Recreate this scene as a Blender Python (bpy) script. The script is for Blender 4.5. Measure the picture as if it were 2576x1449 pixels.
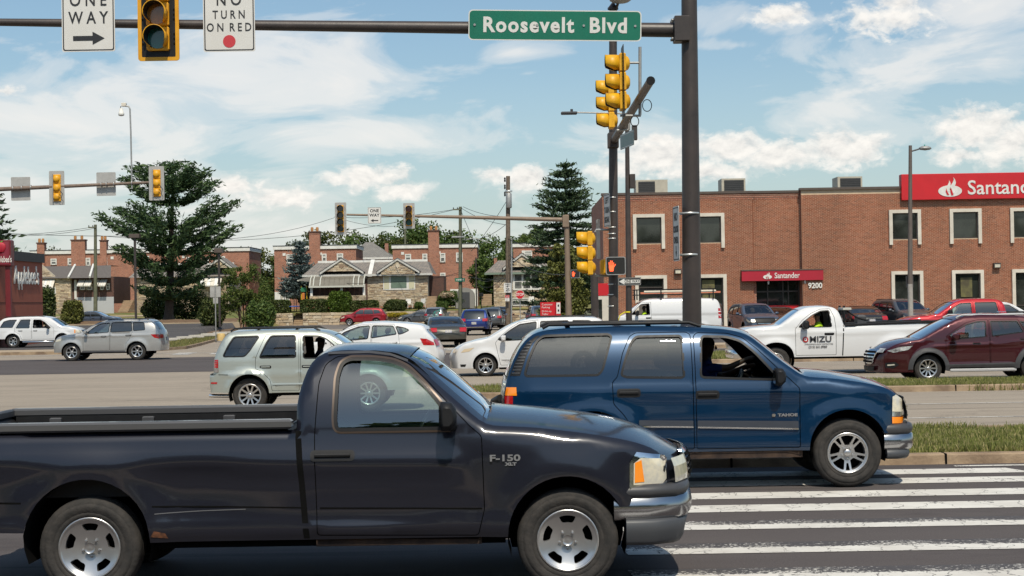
import bpy, bmesh, math, random
import numpy as np
from mathutils import Vector, Matrix
from mathutils.geometry import delaunay_2d_cdt
random.seed(7)
RNG = np.random.default_rng(11)
PI = math.pi
scene = bpy.context.scene
for _o in list(bpy.data.objects):
 bpy.data.objects.remove(_o)
COL = scene.collection
# ------------------------------------------------------------------ camera
EYE, FPX, ROLL, VH = 2.2, 4000.0, 0.0165, 32.5      # eye height, focal length in 2576-px units, roll, horizon offset
_ph = math.atan(VH / FPX)
cam_data = bpy.data.cameras.new('camera')
cam = bpy.data.objects.new('camera', cam_data)
COL.objects.link(cam)
_zc = Vector((0, -math.sin(_ph), math.cos(_ph)))
_fw = Vector((0, math.cos(_ph), math.sin(_ph)))
_r = Vector((math.cos(ROLL), 0, 0)) - math.sin(ROLL) * _zc
_u = Vector((math.sin(ROLL), 0, 0)) + math.cos(ROLL) * _zc
_m = Matrix((_r, _u, -_fw)).transposed().to_4x4()
_m.translation = (0, 0, EYE)
cam.matrix_world = _m
cam_data.sensor_width = 36
cam_data.lens = 36 * FPX / 2576
cam_data.clip_start = 0.1
cam_data.clip_end = 6000
scene.camera = cam
# ------------------------------------------------------------------ daylight
SUN_EL, SUN_AZ = math.radians(56), math.radians(10)     # sun behind the camera
sun_data = bpy.data.lights.new('sun', 'SUN')
sun_data.energy = 3.6
sun_data.angle = math.radians(0.53)
sun_data.color = (1.0, 0.915, 0.77)
sun = bpy.data.objects.new('sun', sun_data)
COL.objects.link(sun)
_sd = Vector((math.sin(SUN_AZ) * math.cos(SUN_EL), -math.cos(SUN_AZ) * math.cos(SUN_EL), math.sin(SUN_EL)))
sun.rotation_euler = _sd.to_track_quat('Z', 'Y').to_euler()
sun.location = (20, -40, 60)
scene.view_settings.view_transform = 'Standard'
scene.view_settings.look = 'None'
scene.view_settings.exposure = 0.20
scene.view_settings.gamma = 1.0
scene.view_settings.use_curve_mapping = False
scene.render.engine = 'CYCLES'
scene.render.resolution_x, scene.render.resolution_y = 1024, 576
scene.cycles.max_bounces = 8
scene.cycles.transparent_max_bounces = 16
scene.cycles.caustics_reflective = False
scene.cycles.caustics_refractive = False
class NT:
 """tiny node-tree helper"""
 def __init__(self, tree):
  self.t = tree; self.n = tree.nodes; self.l = tree.links
 def node(self, typ, **kw):
  nd = self.n.new(typ)
  ins = kw.pop('ins', {})
  for k, v in kw.items():
   setattr(nd, k, v)
  for k, v in ins.items():
   self.put(nd.inputs[k], v)
  return nd
 def put(self, sock, v):
  if isinstance(v, bpy.types.NodeSocket):
   self.l.new(v, sock)
  else:
   sock.default_value = v
 def math(self, op, a, b=0.0, c=0.0, clamp=False):
  nd = self.node('ShaderNodeMath', operation=op, use_clamp=clamp)
  self.put(nd.inputs[0], a); self.put(nd.inputs[1], b); self.put(nd.inputs[2], c)
  return nd.outputs[0]
 def ramp(self, v, stops, interp='LINEAR'):
  nd = self.node('ShaderNodeValToRGB')
  nd.color_ramp.interpolation = interp
  el = nd.color_ramp.elements
  while len(el) < len(stops): el.new(0.5)
  for e, (p, c) in zip(el, stops):
   e.position = p
   e.color = (c, c, c, 1) if not hasattr(c, '__len__') else (*c[:3], 1)
  self.put(nd.inputs[0], v)
  return nd.outputs[0]
 def mix(self, f, a, b, blend='MIX'):
  nd = self.node('ShaderNodeMix', data_type='RGBA', blend_type=blend, clamp_factor=True)
  self.put(nd.inputs[0], f)
  for s, v in ((nd.inputs[6], a), (nd.inputs[7], b)):
   if not isinstance(v, bpy.types.NodeSocket) and len(v) == 3: v = (*v, 1)
   self.put(s, v)
  return nd.outputs[2]
 def noise(self, vec, scale, detail=4, rough=0.55, dist=0.0):
  nd = self.node('ShaderNodeTexNoise')
  if vec is not None: self.l.new(vec, nd.inputs['Vector'])
  nd.inputs['Scale'].default_value = scale
  nd.inputs['Detail'].default_value = detail
  nd.inputs['Roughness'].default_value = rough
  nd.inputs['Distortion'].default_value = dist
  return nd.outputs[0]
 def mapping(self, vec, scale=(1, 1, 1), loc=(0, 0, 0), rot=(0, 0, 0)):
  nd = self.node('ShaderNodeMapping')
  self.l.new(vec, nd.inputs[0])
  nd.inputs['Location'].default_value = loc
  nd.inputs['Rotation'].default_value = rot
  nd.inputs['Scale'].default_value = scale
  return nd.outputs[0]
def srgb(r, g, b):
 f = lambda c: (c / 255 / 12.92) if c <= 10.3 else ((c / 255 + 0.055) / 1.055) ** 2.4
 return (f(r), f(g), f(b))
# ------------------------------------------------------------------ sky with clouds
world = bpy.data.worlds.new('World')
scene.world = world
world.use_nodes = True
_w = NT(world.node_tree)
_w.n.clear()
_out = _w.node('ShaderNodeOutputWorld')
_bg = _w.node('ShaderNodeBackground')
_bg.inputs['Strength'].default_value = 0.105
_w.l.new(_bg.outputs[0], _out.inputs[0])
_sky = _w.node('ShaderNodeTexSky', sky_type='NISHITA')
_sky.sun_disc = False
_sky.sun_elevation = SUN_EL
_sky.sun_rotation = PI - SUN_AZ
_sky.air_density = 1.0
_sky.dust_density = 1.6
_sky.ozone_density = 2.0
_tc = _w.node('ShaderNodeTexCoord').outputs['Generated']
_sx = _w.node('ShaderNodeSeparateXYZ'); _w.l.new(_tc, _sx.inputs[0])
_X, _Y, _Z = _sx.outputs
_az = _w.math('DIVIDE', _w.math('ARCTAN2', _X, _Y), math.radians(1))      # degrees, 0 straight ahead
_el = _w.math('DIVIDE', _w.math('ARCSINE', _Z), math.radians(1))
_cv = _w.node('ShaderNodeCombineXYZ'); _w.l.new(_az, _cv.inputs[0]); _w.l.new(_el, _cv.inputs[1])
_cv = _cv.outputs[0]
def px_dir(x, y):
 """photo position (2576 wide) -> azimuth and elevation in degrees"""
 dx, dy = x - 1288, 724.5 - y
 u = dx * math.cos(ROLL) + dy * math.sin(ROLL); v = -dx * math.sin(ROLL) + dy * math.cos(ROLL)
 return math.degrees(math.atan2(u, FPX)), math.degrees(math.atan2(v + VH, FPX))
# thin veil: stretched noise over the whole sky, thicker towards the left where the photograph has its bank of cirrus
_plane = _w.node('ShaderNodeCombineXYZ')
_zz = _w.math('ADD', _w.math('MAXIMUM', _Z, 0.0), 0.10)
_w.l.new(_w.math('DIVIDE', _X, _zz), _plane.inputs[0]); _w.l.new(_w.math('DIVIDE', _Y, _zz), _plane.inputs[1])
_veil_n = _w.noise(_w.mapping(_plane.outputs[0], (1.0, 0.42, 1), (3.1, 7.7, 0), (0, 0, 0.5)), 1.0, 5, 0.5, 0.3)
_fine = _w.noise(_w.mapping(_cv, (0.17, 0.46, 1), (0, 0, 0), (0, 0, 0.2)), 1.0, 7, 0.58, 0.6)
def blobs(lst):
 acc = None
 for (x, y, rx, ry, st) in lst:
  a, e = px_dir(x, y)
  da = _w.math('DIVIDE', _w.math('SUBTRACT', _az, a), rx / FPX * 57.3)
  de = _w.math('DIVIDE', _w.math('SUBTRACT', _el, e), ry / FPX * 57.3)
  d = _w.math('SQRT', _w.math('ADD', _w.math('MULTIPLY', da, da), _w.math('MULTIPLY', de, de)))
  b = _w.math('MULTIPLY', _w.math('SUBTRACT', 1.0, d), st)
  acc = b if acc is None else _w.math('MAXIMUM', acc, b)
 return acc
VEIL = [(150, 330, 620, 190, 1.0), (560, 210, 620, 150, .9), (900, 350, 520, 75, .9), (620, 140, 420, 110, .7),
  (240, 520, 700, 120, .9), (1500, 330, 480, 70, .5), (2350, 210, 560, 150, 1.0), (820, 490, 900, 70, .6),
  (2000, 60, 220, 40, .55), (1330, 185, 90, 20, .5), (2480, 40, 300, 90, .8), (1850, 120, 80, 22, .5), (1300, 130, 110, 26, .4), (1330, 590, 1500, 80, .55)]
_vb = _w.math('MAXIMUM', blobs(VEIL), -0.35)
_veil = _w.math('ADD', _w.math('MULTIPLY', _vb, 0.66), _w.math('MULTIPLY', _w.math('SUBTRACT', _fine, 0.5), 2.1))
_veil = _w.math('ADD', _veil, _w.math('MULTIPLY', _w.math('SUBTRACT', _veil_n, 0.52), 1.3))
_veil = _w.ramp(_veil, [(0.0, 0.0), (0.22, 0.38), (0.5, 0.8), (0.85, 0.95)], 'EASE')
# fair-weather puffs low over the horizon
PUFF = [(1660, 395, 170, 62, 1.0), (1560, 425, 110, 34, .9), (1850, 375, 130, 52, 1.1), (1960, 395, 150, 50, 1.0), (2120, 385, 150, 58, 1.15), (1760, 435, 200, 36, .8),
  (2460, 340, 130, 66, 1.15), (2540, 375, 130, 70, 1.0), (2420, 405, 90, 28, .8), (930, 445, 120, 44, 1.0), (1010, 480, 90, 32, .9), (850, 450, 60, 26, .8), (1250, 440, 60, 26, .9), (1330, 448, 80, 40, 1.1),
  (1970, 45, 100, 32, .85), (2240, 60, 150, 60, .7), (2260, 30, 90, 36, .8), (700, 500, 130, 36, .8), (600, 470, 100, 30, .7), (1650, 352, 50, 18, .8), (10, 255, 50, 20, .7),
  (-420, 420, 160, 60, 1.0), (3000, 390, 200, 70, 1.0), (3500, 300, 220, 80, 1.0), (-900, 330, 220, 70, 1.0)]
_pn = _w.noise(_w.mapping(_cv, (1.0, 1.5, 1)), 1.15, 7, 0.6, 0.25)
_pb = _w.math('MAXIMUM', blobs(PUFF), -0.6)
_puff = _w.math('ADD', _w.math('MULTIPLY', _pb, 1.25), _w.math('MULTIPLY', _w.math('SUBTRACT', _pn, 0.5), 2.3))
_pd = _w.ramp(_puff, [(0.0, 0.0), (0.2, 0.22), (0.55, 0.8), (0.9, 1.0)], 'EASE')
_pshade = _w.noise(_w.mapping(_cv, (1.0, 1.5, 1), (0.0, 0.34, 0)), 1.15, 7, 0.6, 0.25)      # same field shifted upwards: lit tops, grey bases
_lit = _w.ramp(_w.math('ADD', _w.math('MULTIPLY', _w.math('SUBTRACT', _pn, _pshade), 2.4), 0.55), [(0.0, 0.0), (0.45, 0.6), (0.9, 1.0)])
_haze = _w.ramp(_w.math('DIVIDE', _el, 14.0), [(0.0, 0.66), (0.25, 0.30), (0.6, 0.08), (1.0, 0.0)])
_blue = _w.mix(1.0, _sky.outputs[0], (0.86, 1.02, 1.07), 'MULTIPLY')
_c = _w.mix(_haze, _blue, (6.2, 6.9, 7.2))
_c = _w.mix(_w.math('MULTIPLY', _veil, 0.86), _c, (7.7, 7.7, 7.75))
_puffcol = _w.mix(_lit, (5.9, 6.0, 6.15), (8.35, 8.3, 8.2))
_c = _w.mix(_w.math('MULTIPLY', _pd, 0.92), _c, _puffcol)
_c = _w.mix(1.0, _c, (1.03, 0.99, 0.935), 'MULTIPLY')
_w.l.new(_c, _bg.inputs['Color'])
# ------------------------------------------------------------------ photo geometry helpers: pixel + distance -> place
def at(px, py, Y):
 dx, dy = px - 1288, 724.5 - py
 u = dx * math.cos(ROLL) + dy * math.sin(ROLL); v = -dx * math.sin(ROLL) + dy * math.cos(ROLL)
 d = Vector((u, FPX * math.cos(_ph) - v * math.sin(_ph), FPX * math.sin(_ph) + v * math.cos(_ph)))
 d *= Y / d.y
 return Vector((d.x, Y, EYE + d.z))
# ------------------------------------------------------------------ objects
def link(o, parent=None):
 COL.objects.link(o)
 if parent is not None: o.parent = parent
 return o
def tag(o, label=None, cat=None, group=None, kind=None):
 if label: o['label'] = label
 if cat: o['category'] = cat
 if group: o['group'] = group
 if kind: o['kind'] = kind
 return o
def empty(name, loc=(0, 0, 0), rz=0.0, label=None, cat=None, group=None, parent=None):
 o = bpy.data.objects.new(name, None)
 o.empty_display_size = 0.2
 link(o, parent)
 o.location = loc; o.rotation_euler = (0, 0, rz)
 return tag(o, label, cat, group)
def copy_tree(o, parent=None, par=None):
 c = o.copy(); COL.objects.link(c)
 c.parent = parent
 for ch in list(o.children):
  copy_tree(ch, c)
 return c
def mesh_obj(name, V, Fc, mat, parent=None, normals=None, smooth=False, mats=None, midx=None):
 me = bpy.data.meshes.new(name)
 me.from_pydata([tuple(map(float, v)) for v in V], [], [tuple(int(i) for i in f) for f in Fc])
 for m in (mats or [mat]):
  me.materials.append(m)
 if midx is not None:
  me.polygons.foreach_set('material_index', np.asarray(midx, dtype=np.int32))
 if smooth or normals is not None:
  me.polygons.foreach_set('use_smooth', np.ones(len(me.polygons), dtype=bool))
 me.update()
 if normals is not None:
  me.normals_split_custom_set_from_vertices([tuple(map(float, n)) for n in normals])
 o = bpy.data.objects.new(name, me)
 return link(o, parent)
class MB:
 """collects shapes, then links them as one mesh object"""
 def __init__(self):
  self.v = []; self.f = []; self.sm = []
 def add(self, V, Fc, smooth=False, M=None):
  b = len(self.v)
  for p in V:
   p = Vector(p)
   self.v.append(M @ p if M is not None else p)
  for f in Fc:
   self.f.append([i + b for i in f]); self.sm.append(smooth)
  return self
 def box(self, x0, x1, y0, y1, z0, z1, M=None, bev=0.0):
  if bev > 0:
   b = bev
   V = []
   for (zz, ins) in ((z0, b), (z0 + b, 0), (z1 - b, 0), (z1, b)):
    for (xx, yy) in ((x0 + ins, y0 + ins), (x1 - ins, y0 + ins), (x1 - ins, y1 - ins), (x0 + ins, y1 - ins)):
     V.append((xx, yy, zz))
   Fc = [(3, 2, 1, 0), (12, 13, 14, 15)]
   for k in range(3):
    for i in range(4):
     j = (i + 1) % 4
     Fc.append((k * 4 + i, k * 4 + j, k * 4 + 4 + j, k * 4 + 4 + i))
   return self.add(V, Fc, False, M)
  V = [(x0, y0, z0), (x1, y0, z0), (x1, y1, z0), (x0, y1, z0), (x0, y0, z1), (x1, y0, z1), (x1, y1, z1), (x0, y1, z1)]
  return self.add(V, [(0, 3, 2, 1), (4, 5, 6, 7), (0, 1, 5, 4), (1, 2, 6, 5), (2, 3, 7, 6), (3, 0, 4, 7)], False, M)
 def tube(self, pts, rad, n=10, caps=True):
  pts = [Vector(p) for p in pts]
  rs = rad if hasattr(rad, '__len__') else [rad] * len(pts)
  V = []; Fc = []
  up = Vector((0, 0, 1))
  t0 = (pts[1] - pts[0]).normalized()
  a = t0.cross(up)
  if a.length < 1e-3: a = t0.cross(Vector((0, 1, 0)))
  a.normalize()
  for i, p in enumerate(pts):
   t = (pts[min(i + 1, len(pts) - 1)] - pts[max(i - 1, 0)]).normalized()
   a = (a - t * a.dot(t)).normalized()
   b = t.cross(a)
   for k in range(n):
    an = 2 * PI * k / n
    V.append(p + (a * math.cos(an) + b * math.sin(an)) * rs[i])
  for i in range(len(pts) - 1):
   for k in range(n):
    k2 = (k + 1) % n
    Fc.append((i * n + k, i * n + k2, (i + 1) * n + k2, (i + 1) * n + k))
  self.add(V, Fc, True)
  if caps:
   self.add(V[:n], [tuple(range(n - 1, -1, -1))]); self.add(V[-n:], [tuple(range(n))])
  return self
 def lathe(self, prof, n=24, M=None, smooth=True):
  """prof: list of (radius, height) round local z"""
  V = []; Fc = []
  for (r, h) in prof:
   for k in range(n):
    an = 2 * PI * k / n
    V.append((r * math.cos(an), r * math.sin(an), h))
  for i in range(len(prof) - 1):
   for k in range(n):
    k2 = (k + 1) % n
    Fc.append((i * n + k, i * n + k2, (i + 1) * n + k2, (i + 1) * n + k))
  return self.add(V, Fc, smooth, M)
 def prism(self, poly, y0, y1, M=None):
  """poly in (x, z), extruded along y"""
  n = len(poly)
  ar = sum(poly[i][0] * poly[(i + 1) % n][1] - poly[(i + 1) % n][0] * poly[i][1] for i in range(n))
  if ar < 0: poly = poly[::-1]
  V = [(p[0], y0, p[1]) for p in poly] + [(p[0], y1, p[1]) for p in poly]
  Fc = [tuple(range(n)), tuple(range(2 * n - 1, n - 1, -1))]
  for i in range(n):
   j = (i + 1) % n
   Fc.append((j, i, n + i, n + j))
  return self.add(V, Fc, False, M)
 def build(self, name, mat, parent=None, loc=None):
  o = mesh_obj(name, self.v, self.f, mat, parent)
  o.data.polygons.foreach_set('use_smooth', np.array(self.sm, dtype=bool))
  o.data.update()
  if loc is not None: o.location = loc
  return o
def rotz(a): return Matrix.Rotation(a, 4, 'Z')
def trs(x, y, z): return Matrix.Translation((x, y, z))
_txt_n = 0
def text_obj(name, s, mat, size, parent=None, loc=(0, 0, 0), rot=(PI / 2, 0, 0), sx=1.0, bold=0.0, depth=0.002, align='CENTER', space=1.0, shear=0.0):
 """lettering as real raised mesh letters"""
 cu = bpy.data.curves.new('txt', 'FONT')
 cu.body = s; cu.size = size; cu.align_x = align; cu.align_y = 'CENTER'
 cu.extrude = depth; cu.offset = bold; cu.space_character = space; cu.resolution_u = 3; cu.shear = shear
 t = bpy.data.objects.new('txt', cu); COL.objects.link(t)
 dg = bpy.context.evaluated_depsgraph_get(); dg.update()
 me = bpy.data.meshes.new_from_object(t.evaluated_get(dg))
 bpy.data.objects.remove(t); bpy.data.curves.remove(cu)
 me.materials.clear(); me.materials.append(mat)
 me.transform(Matrix.Diagonal((sx, 1, 1, 1)))
 me.name = name
 o = bpy.data.objects.new(name, me)
 link(o, parent)
 o.location = loc; o.rotation_euler = rot
 return o
# ------------------------------------------------------------------ materials
_MC = {}
def pm(name, rgb, rough=0.6, metal=0.0, coat=0.0, var=0.0, vscale=3.0, bump=0.0, bscale=60.0, spec=0.5, rgb2=None, emit=0.0, island=0.0, flake=False):
 """Principled material whose colour wanders between rgb and rgb2 with noise, with optional fine relief"""
 if name in _MC: return _MC[name]
 m = bpy.data.materials.new(name); m.use_nodes = True
 t = NT(m.node_tree)
 b = t.n['Principled BSDF']
 b.inputs['Base Color'].default_value = (*rgb, 1)
 b.inputs['Roughness'].default_value = rough
 b.inputs['Metallic'].default_value = metal
 b.inputs['Coat Weight'].default_value = coat
 b.inputs['Coat Roughness'].default_value = 0.03
 b.inputs['Specular IOR Level'].default_value = spec
 tc = t.node('ShaderNodeTexCoord').outputs['Object']
 if var > 0 or rgb2 is not None:
  c2 = rgb2 if rgb2 is not None else tuple(max(0, c * (1 - var)) for c in rgb)
  n = t.noise(tc, vscale, 5, 0.6)
  f = t.ramp(n, [(0.35, 0.0), (0.65, 1.0)])
  col = t.mix(f, rgb, c2)
 else:
  col = None
 if island > 0:
  g = t.node('ShaderNodeNewGeometry')
  k = t.math('ADD', t.math('MULTIPLY', g.outputs['Random Per Island'], 2 * island), 1 - island)
  col = t.mix(1.0, col if col is not None else rgb, t.node('ShaderNodeCombineColor', ins={0: k, 1: k, 2: k}).outputs[0], 'MULTIPLY')
 if col is not None: t.l.new(col, b.inputs['Base Color'])
 if bump > 0:
  bn = t.node('ShaderNodeBump', ins={'Strength': bump, 'Distance': 0.02})
  t.l.new(t.noise(tc, bscale, 4, 0.6), bn.inputs['Height'])
  t.l.new(bn.outputs[0], b.inputs['Normal'])
 if rough > 0.12 and metal < 0.5 and coat == 0:
  rn = t.noise(tc, vscale * 2.7, 3)
  t.l.new(t.math('ADD', t.math('MULTIPLY', rn, 0.16), rough - 0.08, clamp=True), b.inputs['Roughness'])
 if emit > 0:
  b.inputs['Emission Color'].default_value = (*rgb, 1); b.inputs['Emission Strength'].default_value = emit
 _MC[name] = m
 return m
def glass_mat(name, tint, refl=1.0, rough=0.0):
 """thin tinted pane: see-through with a Fresnel reflection"""
 if name in _MC: return _MC[name]
 m = bpy.data.materials.new(name); m.use_nodes = True
 t = NT(m.node_tree); t.n.clear()
 o = t.node('ShaderNodeOutputMaterial')
 tr = t.node('ShaderNodeBsdfTransparent', ins={'Color': (*tint, 1)})
 gl = t.node('ShaderNodeBsdfGlossy', ins={'Color': (1, 1, 1, 1), 'Roughness': rough})
 fr = t.node('ShaderNodeFresnel', ins={'IOR': 1.5})
 mx = t.node('ShaderNodeMixShader')
 t.l.new(t.math('MULTIPLY', fr.outputs[0], 1.6 * refl, clamp=True), mx.inputs[0])
 t.l.new(tr.outputs[0], mx.inputs[1]); t.l.new(gl.outputs[0], mx.inputs[2]); t.l.new(mx.outputs[0], o.inputs[0])
 _MC[name] = m
 return m
def car_paint(name, rgb, metal=0.35, dirt=0.10, cr=0.03):
 if name in _MC: return _MC[name]
 m = bpy.data.materials.new(name); m.use_nodes = True
 t = NT(m.node_tree); b = t.n['Principled BSDF']
 tc = t.node('ShaderNodeTexCoord').outputs['Object']
 n = t.noise(t.mapping(tc, (0.5, 1, 2.5)), 2.2, 6, 0.62)
 sp = t.node('ShaderNodeSeparateXYZ'); t.l.new(tc, sp.inputs[0])
 low = t.math('MULTIPLY', t.ramp(sp.outputs[2], [(0.15, 1.0), (0.75, 0.0)]), t.ramp(n, [(0.3, 0.0), (0.7, 1.0)]))
 f = t.math('ADD', t.math('MULTIPLY', low, dirt * 2.2), t.math('MULTIPLY', t.ramp(n, [(0.4, 0.0), (0.75, 1.0)]), dirt * 0.35))
 t.l.new(t.mix(f, rgb, (0.19, 0.165, 0.135)), b.inputs['Base Color'])
 b.inputs['Metallic'].default_value = metal
 b.inputs['Roughness'].default_value = 0.36; b.inputs['Specular IOR Level'].default_value = 0.15
 b.inputs['Coat Weight'].default_value = 1.0
 t.l.new(t.math('ADD', cr, t.math('MULTIPLY', f, 0.5)), b.inputs['Coat Roughness'])
 wb = t.node('ShaderNodeBump', ins={'Strength': 0.04, 'Distance': 0.05})
 t.l.new(t.noise(tc, 1.6, 2, 0.4), wb.inputs['Height'])
 t.l.new(wb.outputs[0], b.inputs['Coat Normal'])
 _MC[name] = m
 return m
M_BLACK = pm('black_plastic', (0.014, 0.014, 0.015), 0.5, spec=0.3, var=0.3, vscale=6)
M_RUBBER = pm('tyre_rubber', (0.018, 0.017, 0.016), 0.85, rgb2=(0.042, 0.037, 0.033), vscale=9, bump=0.25, bscale=50)
M_TRIM = pm('grey_trim_plastic', (0.06, 0.06, 0.064), 0.5, var=0.2, vscale=8)
M_CHROME = pm('chrome', (0.72, 0.72, 0.73), 0.12, metal=1.0)
M_BUMP = pm('dull_chrome', (0.42, 0.42, 0.43), 0.2, metal=1.0)
M_ALLOY = pm('alloy_rim', (0.55, 0.54, 0.53), 0.3, metal=0.85)
M_DARK = pm('dark_underbody', (0.005, 0.005, 0.005), 0.95, var=0.3, spec=0.1)
M_TINT = pm('dark_tinted_glass', (0.014, 0.015, 0.015), 0.03, spec=0.9, coat=1.0)
M_TINT2 = glass_mat('smoked_glass', (0.22, 0.21, 0.20), 1.5)
M_CLEAR = glass_mat('green_tinted_glass', (0.66, 0.80, 0.76), 2.5)
M_WS = glass_mat('windscreen_glass', (0.42, 0.55, 0.56), 1.5)
M_LENS = pm('headlight_lens', (0.70, 0.64, 0.48), 0.12, coat=1.0, rgb2=(0.5, 0.48, 0.42), vscale=14)
M_AMBER = pm('amber_lens', (0.95, 0.28, 0.015), 0.15, coat=1.0)
M_RED = pm('red_lens', (0.50, 0.012, 0.015), 0.12, coat=1.0, rgb2=(0.3, 0.008, 0.01), vscale=25)
M_SEAT = pm('grey_seat_cloth', (0.10, 0.10, 0.105), 0.9, var=0.2, vscale=12)
M_SKIN = pm('skin', (0.42, 0.22, 0.14), 0.5, var=0.12, vscale=20)
M_SKIN_D = pm('brown_skin', (0.13, 0.065, 0.04), 0.5, var=0.12, vscale=20)
M_HAIR = pm('dark_hair', (0.02, 0.015, 0.012), 0.6)
M_LIME = pm('lime_shirt', (0.55, 0.85, 0.02), 0.8, var=0.25, vscale=9)
M_PLATE = pm('plate_cream', (0.55, 0.50, 0.36), 0.5, rgb2=(0.20, 0.22, 0.35), vscale=28)
# ================================================================== vehicle builder
def in_poly(P, poly):
 x, z = P[:, 0], P[:, 1]
 r = np.zeros(len(P), dtype=bool)
 n = len(poly)
 for i in range(n):
  x1, z1 = poly[i]; x2, z2 = poly[(i + 1) % n]
  c = ((z1 > z) != (z2 > z))
  with np.errstate(divide='ignore', invalid='ignore'):
   xi = (x2 - x1) * (z - z1) / (z2 - z1 if z2 != z1 else 1e-12) + x1
  r ^= c & (x < xi)
 return r
def dist_line(P, L, closed=False):
 L = np.asarray(L, float)
 A = L if closed else L[:-1]
 B = np.roll(L, -1, 0) if closed else L[1:]
 D = np.full(len(P), 1e9)
 for a, b in zip(A, B):
  ab = b - a; q = max(ab @ ab, 1e-12)
  t = np.clip(((P - a) @ ab) / q, 0, 1)
  d = P - a - t[:, None] * ab
  D = np.minimum(D, np.hypot(d[:, 0], d[:, 1]))
 return D
def resample(pts, step, closed=False):
 pts = [np.asarray(p, float) for p in pts]
 out = []
 seq = pts + [pts[0]] if closed else pts
 for a, b in zip(seq[:-1], seq[1:]):
  n = max(1, int(math.ceil(np.linalg.norm(b - a) / step)))
  for k in range(n):
   out.append(a + (b - a) * k / n)
 if not closed: out.append(seq[-1])
 return np.array(out)
def round_poly(pts, r, n=4):
 """rounds the corners of a closed polygon"""
 P = [np.asarray(p, float) for p in pts]; out = []
 for i in range(len(P)):
  a, b, c = P[i - 1], P[i], P[(i + 1) % len(P)]
  u, v = a - b, c - b
  lu, lv = np.linalg.norm(u), np.linalg.norm(v)
  d = min(r, lu * .45, lv * .45)
  p, q = b + u / lu * d, b + v / lv * d
  for k in range(n + 1):
   t = k / n
   out.append((1 - t) ** 2 * p + 2 * t * (1 - t) * b + t * t * q)
 return np.array(out)
def offset_poly(poly, d):
 """grow (d>0) or shrink a closed polygon"""
 P = np.asarray(poly, float); n = len(P)
 x, z = P[:, 0], P[:, 1]
 area = np.sum(x * np.roll(z, -1) - np.roll(x, -1) * z)
 s = 1 if area > 0 else -1
 out = []
 for i in range(n):
  e1 = P[i] - P[i - 1]; e2 = P[(i + 1) % n] - P[i]
  n1 = np.array([e1[1], -e1[0]]) / max(np.linalg.norm(e1), 1e-9); n2 = np.array([e2[1], -e2[0]]) / max(np.linalg.norm(e2), 1e-9)
  m = n1 + n2; q = m @ m
  m = m * (2 / q) if q > 0.4 else n1
  out.append(P[i] + s * d * m)
 return np.array(out)
def tri_fill(outer, holes=(), step=0.08, zstep=None):
 """triangulates a 2D region with inner grid points; returns vertices, triangles"""
 zstep = zstep or step
 outer = resample(outer, step, True)
 holes = [resample(h, step, True) for h in holes]
 pts = [outer] + list(holes)
 edges = []; b = 0
 for L in pts:
  n = len(L); edges += [(b + i, b + (i + 1) % n) for i in range(n)]; b += n
 lo, hi = outer.min(0), outer.max(0)
 gx = np.arange(lo[0] + step / 2, hi[0], step); gz = np.arange(lo[1] + zstep / 2, hi[1], zstep)
 if len(gx) and len(gz):
  G = np.array([(x, z) for x in gx for z in gz])
  k = in_poly(G, outer)
  for h in holes: k &= ~in_poly(G, h)
  G = G[k]
  if len(G):
   k = np.ones(len(G), bool)
   for L in pts: k &= dist_line(G, L, True) > 0.35 * min(step, zstep)
   G = G[k]
  if len(G): pts.append(G)
 allp = np.concatenate(pts)
 V, _, T, *_ = delaunay_2d_cdt([Vector(p) for p in allp], edges, [], 0, 1e-5)
 V = np.array([tuple(v) for v in V]); T = np.array(T)
 c = V[T].mean(1)
 k = in_poly(c, outer)
 for h in holes: k &= ~in_poly(c, h)
 T = T[k]
 a = V[T]
 ar = (a[:, 1, 0] - a[:, 0, 0]) * (a[:, 2, 1] - a[:, 0, 1]) - (a[:, 2, 0] - a[:, 0, 0]) * (a[:, 1, 1] - a[:, 0, 1])
 T = T[np.abs(ar) > 1e-9]; ar = ar[np.abs(ar) > 1e-9]
 T[ar < 0] = T[ar < 0][:, ::-1]
 return V, T
RIMS = {}
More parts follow.
